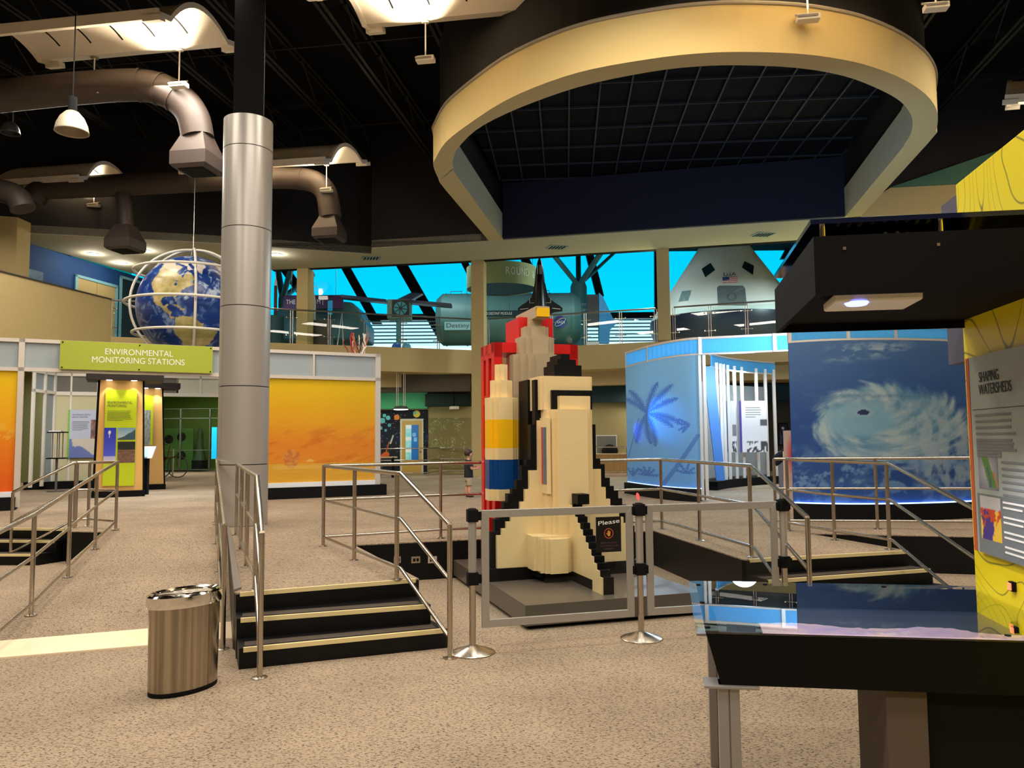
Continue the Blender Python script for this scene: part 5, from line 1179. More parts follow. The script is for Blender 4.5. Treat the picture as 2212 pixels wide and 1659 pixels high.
for i, (x0, x1, lab) in enumerate(((1574, 1592, 'narrow white poster with dark figures among the booth posts'), (1604, 1659, 'white poster with grey photographs hanging in the post booth'))):
    Yp = if_(.4).y-.12; p, q = D(x0, 977, Yp), D(x1, 977, Yp); h_ = D(x0, 866, Yp).z-p.z; t = T('hanging_poster', lab, 'poster', p)
    def pst(u, v, i=i):
        if v < .22 and fbm(u*4, v*5, i) > -.05 and u > .15: return c255(70, 64, 62)
        if i and u > .72 and .5 < v < .65: return c255(90, 84, 82)
        if i == 0 and .3 < v < .55 and u > .5: return c255(130, 120, 116)
        return c255(226, 220, 214)
    pic(t, p, V3(1, 0), UP, q.x-p.x, h_, pst, 20, 40)
    b = MB(); b.par(p+V3(-.05, .005), V3(q.x-p.x+.05, 0), V3(0, .02), UP*h_); b.build('purple_edge', mat('purple_edge', (70, 50, 140), .5), t)
    if i: lines(t, p+V3(.1, -.004, h_*.86), V3(1, 0), UP, .4, 5, h_*.045, h_*.012, TXT_G)
area_light('pavilion_wash', (5.9, 19.6, 3.4), 1.2, .6, 60, (.85, .93, 1))
spot_light('poster_spot', (6.0, 18.6, 3.2), (6.1, 20.6, 2.2), 40, (.95, .97, 1), 80, .6, .05)
point_light('pavilion_blue_fill', (4.9, 16.6, 3.0), 190, (.45, .7, 1), .3); area_light('band_fill', (5.9, 12.9, 3.2), 2.4, .2, 180, (.5, .75, 1), (radians(100), 0, 0))  # blue fills added to brighten the pane bands
# tilted reader kiosk and red marked board
kq = G(1692, 1085, ZP); t = T('reader_rail', 'black tilted reader panel on a grey stand left of the hurricane mural', 'reader panel', kq); Yk = kq.y
a, b_, c, d = D(1664, 990, Yk), D(1678, 1003, Yk+.02), D(1722, 968, Yk+.1), D(1708, 956, Yk+.25)
b = MB(); b.prism([a, b_, c, d], V3(.02, .06, -.04)); b.build('tilted_panel', BLACK, t)
b = MB(); b.par(kq+V3(-.02, .1), V3(.07, 0), V3(0, .05), UP*(D(1690, 975, Yk).z-ZP)); b.build('stand_leg', mat('grey_leg', (120, 116, 120), .4, .5), t)
rb_ = D(1706, 1104, 12.6); rb_.z = max(rb_.z, ZP); t = T('red_marked_board', 'pale upright board with a red patch beside the hurricane mural', 'board', rb_)
b = MB(); p, q = D(1697, 1104, 12.6), D(1716, 975, 12.6); p.z = ZP; b.par(p, V3(q.x-p.x, 0), V3(0, .04), UP*(q.z-p.z)); b.build('board', mat('pale_pink_board', (226, 196, 176), .6), t)
def redc(u, v): return mix(c255(226, 196, 176), c255(240, 40, 60), max(0, 1-hypot((u-.9)*1.0, (v-.5)*1.6)*1.3))
pic(t, zset(p, 1.0)+V3(0, -.004), V3(1, 0), UP, q.x-p.x, .8, redc, 10, 30)
# red spot of light at the palm wall foot, shaped as a disc
rd = G(1378, 1081, ZP); t = T('red_light_disc', 'small round red light spot built as a disc at the foot of the palm panel wall', 'disc', rd)
b = MB(); c = rd+UP*.075; u = V3(.6, .2, .35).normalized(); v = V3(-.2, .3, .9).normalized(); b.prism([c+u*.04*cos(k*pi/10)+v*.08*sin(k*pi/10) for k in range(20)], V3(.004, .012, 0)); b.build('disc', mat('coral_red', (240, 84, 70), .5), t)
# ================================================================== CEILING: JOISTS, DUCTS, LUMINAIRES
ax = Vector((cos(radians(-9)), sin(radians(-9)), 0)); ay = Vector((-ax.y, ax.x, 0))
JO = mat('joist_paint', (26, 24, 23), .6)
for k in range(-8, 9):
    o = Vector((-2.0, 0, 10.45))+ax*(k*2.05); 
    if o.x < -23 or o.x > 18: continue
    t = T('roof_joist', 'black open web steel joist under the black roof deck', 'joist', o+ay*10, 'black roof joists'); t['kind'] = 'structure'
    y0, y1 = 1.0, 27.5-abs(k)*.12
    b = MB()
    for s in (-.07, .07): b.bar(o+ay*y0+ax*s, o+ay*y1+ax*s, ax*.07, UP*.07)
    b.build('bottom_chord', JO, t)
    b = MB()
    for s in (-.07, .07): b.bar(o+ay*y0+ax*s+UP*.85, o+ay*y1+ax*s+UP*.85, ax*.07, UP*.07)
    b.build('top_chord', JO, t)
    b = MB(); n = int((y1-y0)/1.1); P = [o+ay*(y0+(y1-y0)*i/n)+UP*(.85 if i % 2 else 0) for i in range(n+1)]; b.tube(P, .022, 5); b.build('web', JO, t)
b = MB()
for y in (3, 7.5, 12, 16.5, 21): b.bar(V3(-20, y+3, 10.75), V3(16, y-2.6, 10.75), V3(0, .04), UP*.04)
struct('trim_30', b, JO)
DUCT = mat('brown_duct', (66, 55, 49), .55, noise_amt=.08, nscale=4)
def smoothP(P, n=4): return smooth_path([Vector(p) for p in P], n)
def duct(name, label, P, r, seams=()):
    t = T('air_duct', label, 'duct', P[len(P)//2]); b = MB(); S_ = smoothP(P, 5); b.tube(S_, r, 24); b.build('duct_tube', DUCT, t, smooth=40)
    for s in seams:
        p, q = S_[s], S_[s+1]; u = (q-p).normalized(); b = MB(); b.tube([p-u*.03, p+u*.03], r+.015, 24); b.build('seam_band', DUCT, t, smooth=40)
    return t
def diffuser(t, px, py0, py1, py2, w0, w1, Y):
    top = D(px, py0, Y); mid = D(px, py1, Y); bot = D(px, py2, Y); k = Y/FPX; 
    b = MB(); a0, a1 = w0*k/2, w1*k/2
    def sq(c, a): return [c+ax*(a*sx)+ay*(a*sy) for sx, sy in ((-1, -1), (1, -1), (1, 1), (-1, 1))]
    R_ = [sq(top, a0), sq(Vector((top.x, top.y, mid.z)), a1), sq(Vector((top.x, top.y, bot.z+.06)), a1), sq(Vector((top.x, top.y, bot.z)), a1*.86)]
    V_ = [p for q in R_ for p in q]; F_ = []
    for i in range(3):
        for j in range(4): F_.append((i*4+j, i*4+(j+1) % 4, (i+1)*4+(j+1) % 4, (i+1)*4+j))
    F_.append((12, 13, 14, 15)); b.add(V_, [f[::-1] for f in F_]); b.build('diffuser_hood', DUCT, t)
    b = MB(); c = Vector((top.x, top.y, bot.z-.012)); b.par(c-ax*a1*.7-ay*a1*.7, ax*a1*1.4, ay*a1*1.4, UP*.01); b.build('diffuser_grille', BLACK, t)
d1 = duct('d', 'large brown round duct curving down left of the column', [D(-200, 232, 15), D(0, 208, 15), D(180, 190, 15), D(290, 184, 15), D(345, 192, 15), D(390, 216, 15), D(417, 252, 15), D(427, 298, 15)], .315, (16, 20, 24))
diffuser(d1, 429, 290, 338, 372, 46, 84, 15)
d2 = duct('d', 'long brown round duct running behind the column below the small luminaires', [D(72, 430, 21.3), D(92, 408, 21.3), D(140, 405, 21.3), D(300, 398, 21.3), D(480, 388, 21.3), D(590, 384, 21.3), D(650, 386, 21.3), D(685, 396, 21.3), D(706, 420, 21.3), D(714, 470, 21.3)], .31, (18, 22, 30))
diffuser(d2, 712, 468, 498, 520, 32, 58, 21.3)
b = MB(); b.tube(smoothP([D(262, 405, 21.3), D(270, 450, 21.3), D(273, 495, 21.3)]), .2, 16); b.build('branch_duct', DUCT, d2, smooth=40)
diffuser(d2, 272, 488, 520, 543, 32, 60, 21.3)
duct('d', 'short brown duct elbow at the far left edge under the ceiling', [D(-120, 398, 19.5), D(0, 412, 19.5), D(38, 428, 19.5), D(50, 452, 19.5)], .3)
LUMW = mat('luminaire_white', (236, 226, 208), .7)
GREYH = mat('flood_grey', (150, 146, 138), .5)
cvec = Vector((.85, 1.2, .40)); LL = 4.1
def luminaire(Nr, short, label, watt=240, floods=(1.1, 2.95), cvec=cvec):
    """Nr: near right lower corner"""
    t = T('vault_luminaire', label, 'luminaire', Nr, 'vaulted uplight luminaires')
    c = cvec; cl_ = c.length; cn = c.normalized(); nr = ax.cross(cn).normalized()
    if nr.z < 0: nr = -nr
    L0 = Nr-ax*LL
    prof = [(0, 0), (.13, 0)]; 
    for i in range(13):
        q = i/12; prof.append((.13+.74*q, .42*4*q*(1-q)*(1.0)))
    prof += [(.87, 0), (1, 0)]
    b = MB(); th = .03; n = len(prof)
    def pt(base, q, h): return base+c*q+nr*h
    V_ = [pt(L0, q, h) for q, h in prof]+[pt(Nr, q, h) for q, h in prof]+[pt(L0, q, h+th) for q, h in prof]+[pt(Nr, q, h+th) for q, h in prof]; F_ = []
    for i in range(n-1): F_ += [(i, i+1, n+i+1, n+i), (2*n+i, 3*n+i, 3*n+i+1, 2*n+i+1), (i, 2*n+i, 2*n+i+1, i+1), (n+i, n+i+1, 3*n+i+1, 3*n+i)]
    F_ += [(0, n, 3*n, 2*n), (n-1, 3*n-1, 4*n-1, 2*n-1)]
    b.add(V_, F_); b.build('vault_reflector', LUMW, t, smooth=30)
    for base, s in ((L0, 1), (Nr, -1)):
        b = MB(); P = [pt(base+ax*s*.04, q, h+.01) for q, h in prof]
        for i in range(n-1): b.bar(P[i]-(P[i+1]-P[i])*.02, P[i+1]+(P[i+1]-P[i])*.02, ax*.09, nr*.10)
        b.build('end_rim', LUMW, t)
    b = MB(); b.bar(L0+nr*.02-c.normalized()*.02, Nr+nr*.02-c.normalized()*.02, c.normalized()*.05, nr*.17); b.build('edge_rail', LUMW, t)
    for e in (L0+ax*.12, Nr-ax*.12):
        for q in (.0, 1.0): b = MB(); b.bar(e+c*q-ax*.16-nr*.05, e+c*q+ax*.16-nr*.05, c.normalized()*.14, nr*.10); b.build('corner_block', LUMW, t)
    for k in range(1, 6):
        b = MB(); base = L0+ax*(LL*k/6); P = [pt(base, .13+.74*q, .42*4*q*(1-q)-.006) for q in [.30+.42*i/6+.16 for i in range(7)]]
        for i in range(6): b.bar(P[i], P[i+1], ax*.03, nr*.01)
        b.build('vent_slot', BLACK, t)
    for fi, f in enumerate(floods):
        at = Nr-ax*f+c*.93; lo = at-UP*.68
        ft = T('uplight_flood', ('right' if fi == 0 else 'left')+' uplight on a rod below the '+short, 'flood light', lo, 'uplights on rods below the vaults')
        b = MB(); b.lathe([(.075, -.03), (.08, 0)], at, 20); b.build('rod_canopy', GREYH, ft); b = MB(); b.rod(lo, at, .014); b.build('rod', LUMW, ft)
        b = MB(); u, v = ax, (-ay*.85-UP*.5).normalized(); w_ = u.cross(v); b.par(lo-u*.17-v*.12-w_*.02, u*.30, v*.24, w_*.03); b.build('glare_shield', GREYH, ft)
        b = MB(); b.box(lo-UP*.06-ay*.0, (.34, .16, .09), radians(-9)); b.build('lamp_housing', LUMW, ft, bevel=.01)
        tg = Nr-ax*(f)+c*.45+nr*.42
        spot_light('uplight_beam', lo+UP*.03-ay*.05, tg, watt, (1, .82, .58), 115, .8, .06)
luminaire(G(345, 32, 9), 'top left reflector', 'big vaulted white reflector glowing at the top left corner', 650, cvec=Vector((.65, 1.85, .42)))
luminaire(G(172, 385, 9), 'left edge reflector', 'vaulted reflector at the left edge above the parapet wall', 600)
luminaire(G(704, 347, 9), 'reflector behind the column', 'vaulted reflector whose lit arch shows right of the column top', 600)
luminaire(G(887, 489, 9), 'farthest reflector', 'smallest and farthest vaulted reflector, left of the ring', 500)
c5 = Vector((.65, 1.85, .42)); ll = G(798, 62, 9.42)-c5+ax*LL
luminaire(ll, 'reflector cut by the top edge', 'vaulted reflector cut by the top edge, left of the ring', 600, cvec=c5)
f1 = D(1745, 32, 11.5); luminaire(f1+UP*.68-cvec*.93+ax*2.95, 'reflector over the ring', 'vaulted reflector above the ring, only its uplights in view', 500)
luminaire(G(2170, 216, 9)+ax*LL, 'far right reflector', 'vaulted reflector at the far right edge beside the yellow wall', 500)
# dome pendants
for (x, y, k, lab, m) in ((155, 268, 70, 'ribbed dome pendant lamp under the big duct, nearer of the two', mat('ribbed_dome', (176, 164, 140), .4, .3)), (22, 278, 40, 'smaller dark dome pendant lamp at the far left edge', mat('dark_dome', (60, 56, 54), .3, .4))):
    Y = 12.5 if k == 70 else 15.5; R_ = k/2*Y/FPX; c = D(x, y+18*(k/70), Y); t = T('dome_pendant', lab, 'lamp', c)
    b = MB(); b.lathe([(R_, 0), (R_*.98, .02), (R_*.9, R_*.5), (R_*.7, R_*.95), (R_*.4, R_*1.3), (R_*.2, R_*1.4)], c, 32, cap=False); sh = b.build('lamp_shade', m, t, smooth=40); sm_ = sh.modifiers.new('s', 'SOLIDIFY'); sm_.thickness = .012
    b = MB(); b.rod(c+UP*R_*1.35, c+UP*(R_*1.35+.25), R_*.25, 12); b.build('ballast', BLACK, t); b = MB(); b.rod(c+UP*(R_*1.35+.2), zset(c, 10.4), .01); b.build('drop_cord', BLACK, t)
# soffit downlights and grilles
for i, (x, y, lab) in enumerate(((201, 548, 'round downlight in the left soffit, leftmost'), (263, 568, 'round downlight in the left soffit, lowest of three'), (312, 541, 'round downlight in the left soffit beside the small duct hood'), (598, 549, 'round downlight in the soffit right of the grey column'))):
    p = G(x, y, ZF); t = T('downlight', lab, 'downlight', p-UP*.02); b = MB(); b.lathe([(.17, -.02), (.18, 0)], p, 20); b.build('trim_ring', WHITE, t)
    b = MB(); b.lathe([(.14, -.025), (.14, -.02)], p, 20); b.build('lens', mat('downlight_glow', (255, 250, 235), .5, emit=(255, 246, 225), estr=5), t)
    point_light('downlight_lamp', p-UP*.15, 30, WARM, .12)
for i, (x0, x1, y0, y1, lab) in enumerate(((785, 818, 553, 561, 'ceiling air grille in the soffit left of the ring'), (1186, 1220, 529, 538, 'ceiling air grille in the soffit under the ring'), (1628, 1668, 500, 512, 'ceiling air grille in the soffit left of the projector hood'), (690, 690, 0, 0, ''))[:3]):
    p = G((x0+x1)/2, (y0+y1)/2, ZF); t = T('air_grille', lab, 'grille', p-UP*.02); b = MB(); b.box(p-UP*.01, (.6, .45, .02), .3); b.build('grille_frame', mat('grille_teal', (120, 150, 150), .5), t)
    b = MB()
    for k in range(5): b.box(p-UP*.025+V3(-.2+.1*k, 0), (.04, .34, .012), .3)
    b.build('louvre', BLACK, t)
# ================================================================== BALUSTRADES
def balustrade(label, pts_px, line, ends=None):
    a, c = line; t = T('glass_balustrade', label, 'balustrade', zset(W(pts_px[0], 740, a, c), ZS)); zt_ = ZS+1.08
    u = hz(c-a); n = Vector((u.y, -u.x, 0)); P = [zset(W(x, 740, a, c), ZS)-n*.12 for x in pts_px]
    b = MB(); b.tube([p+UP*1.10 for p in P], .028, 12); b.build('top_rail', mat('dark_steel_rail', (120, 116, 110), .3, .9), t, smooth=40)
    for p in P:
        b = MB()
        for s in (-.035, .035): b.par(p+u*(s-.008)-n*.02, u*.016, n*.04, UP*1.08)
        b.build('baluster', STEEL, t)
        b = MB(); 
        for z in (.28, .85): b.rod(p+UP*z-u*.16, p+UP*z+u*.16, .012, 8); b.lathe([(.022, 0), (.022, .03)], p+UP*(z-.015)+u*.16, 8); b.lathe([(.022, 0), (.022, .03)], p+UP*(z-.015)-u*.16, 8)
        b.build('glass_clamp', CHROME, t)
    for p, q in zip(P[:-1], P[1:]):
        b = MB(); d = q-p; b.par(p+u*.08+UP*.10+n*.0, d-u*.16, n*.012, UP*.92); b.build('glass_panel', GLASS, t)
balustrade('glass balustrade of the upper floor left of the middle pillar', [236, 330, 430, 530, 630, 712, 790, 870, 949, 1029], (A0, A1))
balustrade('glass balustrade of the upper floor right of the middle pillar', [1052, 1120, 1190, 1263, 1340, 1416], (A1, B2))
balustrade('glass balustrade of the upper floor in front of the capsule', [1456, 1534, 1614, 1690, 1770], (A1, B2))
# ================================================================== GLOBE
gY = 19.0; gc = D(415, 665, gY); gr = 112*gY/FPX
gl = T('earth_globe', 'large hanging globe of the Earth inside a white ring cage', 'globe', gc)
NA = [(-168, 66), (-156, 71), (-128, 70), (-110, 68), (-95, 69), (-88, 67), (-94, 60), (-92, 57), (-82, 55), (-79, 51), (-77, 57), (-73, 62), (-65, 59), (-56, 52), (-66, 50), (-60, 46), (-66, 44), (-70, 42), (-74, 40), (-76, 35), (-81, 31), (-80, 25), (-82, 28), (-84, 30), (-90, 29), (-97, 27), (-97, 22), (-94, 18), (-91, 18.5), (-90, 21), (-87, 21), (-88, 16), (-83, 15), (-83, 10), (-79, 9), (-82, 7.5), (-87, 12), (-94, 15.5), (-105, 20), (-109, 25), (-112, 30), (-117, 33), (-122, 37), (-124, 43), (-125, 49), (-132, 55), (-145, 60), (-155, 58), (-165, 60)]
SA = [(-79, 9), (-72, 12), (-62, 10.5), (-52, 5), (-50, 0), (-40, -3), (-35, -7), (-39, -14), (-41, -22), (-48, -27), (-54, -34), (-62, -39), (-66, -47), (-70, -54), (-75, -50), (-73, -40), (-71, -30), (-70, -18), (-76, -14), (-81, -5), (-78, 2)]
GRL = [(-44, 60), (-52, 65), (-55, 70), (-68, 76), (-60, 82), (-30, 83), (-18, 78), (-22, 70), (-38, 65)]
ARC = [(-122, 72), (-100, 78), (-80, 83), (-65, 82), (-80, 74), (-62, 66), (-74, 64), (-78, 70), (-95, 72)]
AFR = [(-17, 15), (-16, 22), (-6, 35), (10, 37), (33, 31), (43, 11), (51, 11), (40, -5), (33, -28), (18, -34), (12, -15), (8, 4), (-8, 5)]
EUR = [(-9, 37), (-9, 43), (-2, 44), (-4, 48), (5, 52), (8, 57), (5, 61), (20, 70), (40, 67), (40, 45), (25, 36), (15, 38), (3, 42)]
CUB = [(-84, 22.4), (-80, 23.4), (-74, 20.6), (-77, 19.8), (-81, 21.6)]; HIS = [(-74, 20), (-69, 19.6), (-69, 18), (-74, 18)]; LAK = [(-92, 48), (-84, 48.5), (-82, 45), (-84, 42), (-88, 42), (-87, 46)]
LANDS = (NA, SA, GRL, ARC, AFR, EUR, CUB, HIS)
def globecol(u, v):
    lon = -180+360*u; lat = -90+180*v; la = radians(lat); lo = radians(lon); P = Vector((cos(la)*cos(lo), cos(la)*sin(lo), sin(la)))
    jl = 1.6*noise.noise(P*11); jm = 1.6*noise.noise(P*11+Vector((5, 5, 5)))
    c = mix(c255(16, 44, 110), c255(28, 64, 136), noise.noise(P*3)*.5+.5)
    for L_ in LANDS:
        if inside(lon+jl, lat+jm, L_):
            n = noise.fractal(P*7, .6, 2, 4)*.5+.5; c = mix(c255(206, 186, 132), c255(150, 140, 78), n)
            if lat > 58: c = mix(c, c255(214, 200, 186), .8)
            if L_ is GRL or L_ is ARC: c = c255(222, 208, 198)
            if L_ is SA and abs(lat+5) < 9: c = mix(c, c255(140, 136, 70), .6)
            if L_ is NA and inside(lon+jl*.3, lat+jm*.3, LAK) and noise.noise(P*30) > -.05: c = c255(24, 54, 116)
            break
    d = Vector((noise.noise(P*4), noise.noise(P*4+Vector((9, 0, 0))), noise.noise(P*4+Vector((0, 9, 0)))))
    w_ = noise.fractal(P*5+d*1.6, .75, 2.2, 6); k = max(0, min(1, (w_-.12)*2.2))*(.85 if c[2] > .35 and c[0] < .2 else .25)*(1.0 if abs(lat) > 28 else .6)
    return mix(c, c255(214, 220, 226), k)
lon0, tilt = radians(-62), radians(-16)
Rm = Matrix.Rotation(tilt+radians(-0), 3, 'X') 
def gpos(u, v, r=gr):
    lo = -pi+2*pi*u-lon0; la = -pi/2+pi*v
    # lon0 faces the camera (-Y)
    d = (CAM-gc); base = atan2(d.y, d.x); p = Vector((cos(la)*cos(lo), cos(la)*sin(lo), sin(la)))
    p = Matrix.Rotation(base, 3, 'Z') @ (Matrix.Rotation(radians(30), 3, 'Y') @ p); return gc+p*r
grid('globe_sphere', gpos, 360, 180, globecol, colmat('globe_print', .3), gl)
CAGE = mat('cage_white', (226, 220, 204), .4)
def ring(c, r, u, v, rr=.032):
    b = MB(); b.tube([c+u*(r*cos(2*pi*i/64))+v*(r*sin(2*pi*i/64)) for i in range(64)], rr, 10, closed=True); return b.build('cage_ring', CAGE, gl, smooth=60)
cc = gc+UP*.06; X_ = V3(1, 0); Y1 = V3(0, 1)
ring(cc, 1.53, X_, Y1); ring(cc+UP*.80, 1.34, X_, Y1); ring(cc-UP*.74, 1.34, X_, Y1)
rc = 1.40; tc_d = hz(CAM-gc); tp_d = Vector((-tc_d.y, tc_d.x, 0)); ring(cc, rc, tp_d, UP); ring(cc, rc, (tc_d+tp_d*.05).normalized(), UP); ring(cc, rc, (tc_d*.55+tp_d).normalized(), UP)
b = MB(); b.rod(cc+UP*rc, cc+UP*(rc+.35), .02, 8); b.build('turnbuckle', STEEL, gl); b = MB(); b.rod(cc+UP*(rc+.3), zset(cc, 10.4), .008, 6); b.build('hanging_cable', STEEL, gl)
# ================================================================== UPPER FLOOR EXHIBITS
def cyl_x(b, x0, x1, Y, z, r, n=32, mi=0): b.tube([V3(x0, Y, z), V3(x1, Y, z)], r, n, mi=mi)
# crew capsule
cY = 30.0; cX = D(1568, 700, cY).x; cp0 = V3(cX, cY, ZS); cap = T('space_capsule', 'white cone shaped space capsule with USA flag on the upper floor', 'space capsule', cp0)
CAPW = mat('capsule_white', (196, 204, 200), .45, noise_amt=.04, nscale=1.5)
b = MB(); b.lathe([(2.93, 6.25), (2.90, 6.32), (1.02, 9.12), (.78, 9.5), (.72, 9.9)], V3(cX, cY), 64); b.build('capsule_shell', CAPW, cap, smooth=30)
b = MB(); b.lathe([(.7, ZS+.02), (2.1, ZS+.05), (2.75, 5.35), (2.95, 5.95), (2.93, 6.249)], V3(cX, cY), 64); b.build('heat_shield', mat('heat_shield', (10, 18, 38), .4), cap, smooth=30)
def ray_cone(px, py, off=.015):
    d = ray(px, py); lo_, hi_ = None, None
    prev = None
    for i in range(1, 400):
        t_ = 24+i*.02; p = CAM+d*t_; r = 2.90+(1.02-2.90)*(p.z-6.32)/(9.12-6.32)
        if hypot(p.x-cX, p.y-cY) < r: return p+(p-V3(cX, cY, p.z)).normalized()*off
    return CAM+d*27
def cone_patch(name, pts, m, off=.02, cx_=None, n=6):
    P2 = []
    for i in range(len(pts)):
        a, c = pts[i], pts[(i+1) % len(pts)]
        for k in range(n): P2.append((a[0]+(c[0]-a[0])*k/n, a[1]+(c[1]-a[1])*k/n))
    mx_, my_ = sum(p[0] for p in P2)/len(P2), sum(p[1] for p in P2)/len(P2); b = MB(); ring_ = [ray_cone(x, y, off) for x, y in P2]; mid = [ray_cone((x+mx_)/2, (y+my_)/2, off) for x, y in P2]; N_p = len(P2)
    b.add(ring_+mid+[ray_cone(mx_, my_, off)], [(i, (i+1) % N_p, N_p+(i+1) % N_p, N_p+i) for i in range(N_p)]+[(N_p+i, N_p+(i+1) % N_p, 2*N_p) for i in range(N_p)]); return b.build(name, m, cap)
DKG = mat('dark_window_green', (12, 44, 46), .2); HG = mat('hatch_grey', (92, 104, 104), .5)
cone_patch('capsule_window', [(1516, 581), (1535, 568), (1545, 583), (1524, 599)], DKG); cone_patch('capsule_window', [(1608, 564), (1628, 574), (1626, 594), (1602, 578)], DKG)
cone_patch('side_window', [(1474, 629), (1494, 627), (1487, 649), (1466, 652)], mat('grey_window', (112, 140, 142), .3))
cone_patch('hatch', [(1549, 621), (1554, 617), (1604, 617), (1609, 622), (1613, 660), (1551, 660)], HG)
for k in range(20):
    pass
b = MB(); rp_ = [ray_cone(1581+9*cos(a), 641+8*sin(a), .035) for a in [2*pi*i/20 for i in range(20)]]; b.tube(rp_, .012, 6, closed=True); b.build('hatch_ring', mat('hatch_ring', (70, 82, 82), .5), cap)
for i in range(7): y0 = 599+i*12.5/7; cone_patch('flag_stripe', [(1560.5+i*.2, y0), (1592.5+i*.15, y0-1.2), (1592.6+i*.15, y0-1.2+12.5/7), (1560.6+i*.2, y0+12.5/7)], mat('flag_red', (190, 80, 90), .6) if i % 2 == 0 else mat('flag_white', (220, 220, 220), .6), .025, n=2)
cone_patch('flag_canton', [(1560.5, 599), (1575, 598.2), (1575.5, 605), (1561, 606)], mat('flag_blue', (40, 70, 130), .6), .04, n=2)
tp0, tp1 = ray_cone(1562, 596.5, .02), ray_cone(1589, 595.5, .02); tv_ = (ray_cone(1575, 588, .02)-ray_cone(1575, 596, .02)); text('USA', tp0, tp1-tp0, tv_, tv_.length*.95, TXT_D, cap, width=(tp1-tp0).length)
# destiny module mock-up
mY = 33.0; ml, mr = D(945, 700, mY).x, D(1252, 700, mY).x; mz_ = D(1100, 690, mY).z; mR = 1.12; dm_ = T('laboratory_module', 'long teal grey cylindrical space station module lettered Destiny', 'space module', V3((ml+mr)/2, mY, ZS))
MODM = mat('module_grey', (96, 140, 142), .5, noise_amt=.06, nscale=1.5)
b = MB(); b.tube([V3(ml, mY, mz_), V3(ml+.25, mY, mz_), V3(mr-.3, mY, mz_), V3(mr, mY, mz_)], mR, 40, rs=[mR*.8, mR, mR, mR*.8]); b.build('module_hull', MODM, dm_, smooth=30)
for k in range(7):
    x = ml+.4+k*(mr-ml-.8)/6; b = MB(); b.tube([V3(x-.03, mY, mz_), V3(x+.03, mY, mz_)], mR+.02, 40); b.build('hull_rib', MODM, dm_, smooth=30)
b = MB(); b.par(V3(ml+.3, mY-mR*.8, ZS), V3(mr-ml-.6, 0), V3(0, mR*1.6), UP*.3); b.build('cradle', mat('teal_cradle', (40, 80, 90), .6), dm_)
yf = mY-mR-.03; p, q = D(960, 713, yf), D(1016, 695, yf); b = MB(); b.par(p, V3(q.x-p.x, 0), V3(0, .02), UP*(q.z-p.z)); b.build('name_plate', mat('pale_blue_plate', (170, 206, 212), .6), dm_)
text('Destiny', p+V3(.06, -.001, .10), X_, UP, (q.z-p.z)*.55, TXT_D, dm_, width=(q.x-p.x)*.88)
p, q = D(1048, 684, yf), D(1165, 670, yf); b = MB(); b.par(p, V3(q.x-p.x, 0), V3(0, .02), UP*(q.z-p.z)); b.build('title_strip', mat('dark_teal_strip', (16, 50, 58), .6), dm_)
text('S DESTINY MODULE', D(1051, 680, yf)+V3(0, -.005), X_, UP, .11, TXT_W, dm_, width=D(1106, 680, yf).x-D(1051, 680, yf).x)
nc = D(1210, 696, yf); nR = 14*yf/FPX; b = MB(); b.add([nc+V3(nR*cos(k*pi/16), -.02, nR*sin(k*pi/16)) for k in range(32)], [list(range(32))]); b.build('round_emblem', mat('emblem_blue', (14, 50, 130), .5), dm_)
text('NASA', nc+V3(-nR*.72, -.03, -nR*.22), X_, UP, nR*.42, TXT_W, dm_, width=nR*1.45)
b = MB(); b.tube([nc+V3(nR*(.95*cos(a)*cos(.6)-.4*sin(a)*sin(.6)), -.035, nR*(.95*cos(a)*sin(.6)+.4*sin(a)*cos(.6))) for a in [2*pi*i/30 for i in range(30)]], .012, 5, closed=True); b.build('emblem_orbit', TXT_W, dm_)
b = MB(); b.prism([nc+V3(-nR*1.0, -.04, nR*.42), nc+V3(-nR*.4, -.04, nR*.50), nc+V3(nR*1.2, -.04, nR*.95)], V3(0, -.01)); b.build('emblem_wing', mat('emblem_red', (180, 40, 50), .5), dm_)
for (x, y) in ((1120, 638), (1160, 638), (1010, 650), (975, 652)):
    b = MB(); p = V3(D(x, y, mY).x, mY-.3, mz_+mR*.97); b.tube([p, p+UP*.1, p+UP*.1+V3(.5, 0), p+V3(.5, 0)], .02, 6); b.build('grab_rail', STEEL, dm_)
# tree columns
def tree_col(label, x, w_, ytop, Y, brs):
    c = D(x, 700, Y); t = T('branching_column', label, 'column', V3(c.x, c.y, ZS)); k = Y/FPX; b = MB(); zt_ = D(x, ytop, Y).z; b.lathe([(w_*k, ZS), (w_*k, zt_), (w_*k*.8, zt_+.2)], V3(c.x, c.y), 24); b.build('trunk', TEAL, t, smooth=40)
    for (x1, y1, wd, dy) in brs:
        e = D(x1, y1, Y+dy); s_ = V3(c.x, c.y, zt_+.05); e = e+(e-s_)*.35; b = MB(); b.tube([s_, e], wd*k, 16); b.build('branch', TEAL, t, smooth=40)
    return t, c, k, zt_
t_, c_, k_, z_ = tree_col('teal steel column branching like a tree behind the module', 1251, 18, 620, 35, ((1200, 556, 5.5, -2), (1249, 550, 6, 3), (1297, 548, 6, -2), (1325, 548, 4, 4)))
fy = c_.y-18*k_-.03; text('SSISSIPPI', V3(c_.x-.33, fy, D(1250, 661, fy).z), X_, UP, .12, TXT_W, t_, width=.66); text('LF COAST', V3(c_.x-.33, fy, D(1250, 673, fy).z), X_, UP, .12, TXT_W, t_, width=.66)
tree_col('teal steel column branching like a tree beside the display case', 610, 9, 646, 34, ((628, 584, 6, -2), (660, 606, 6, 3), (600, 582, 7, 2)))
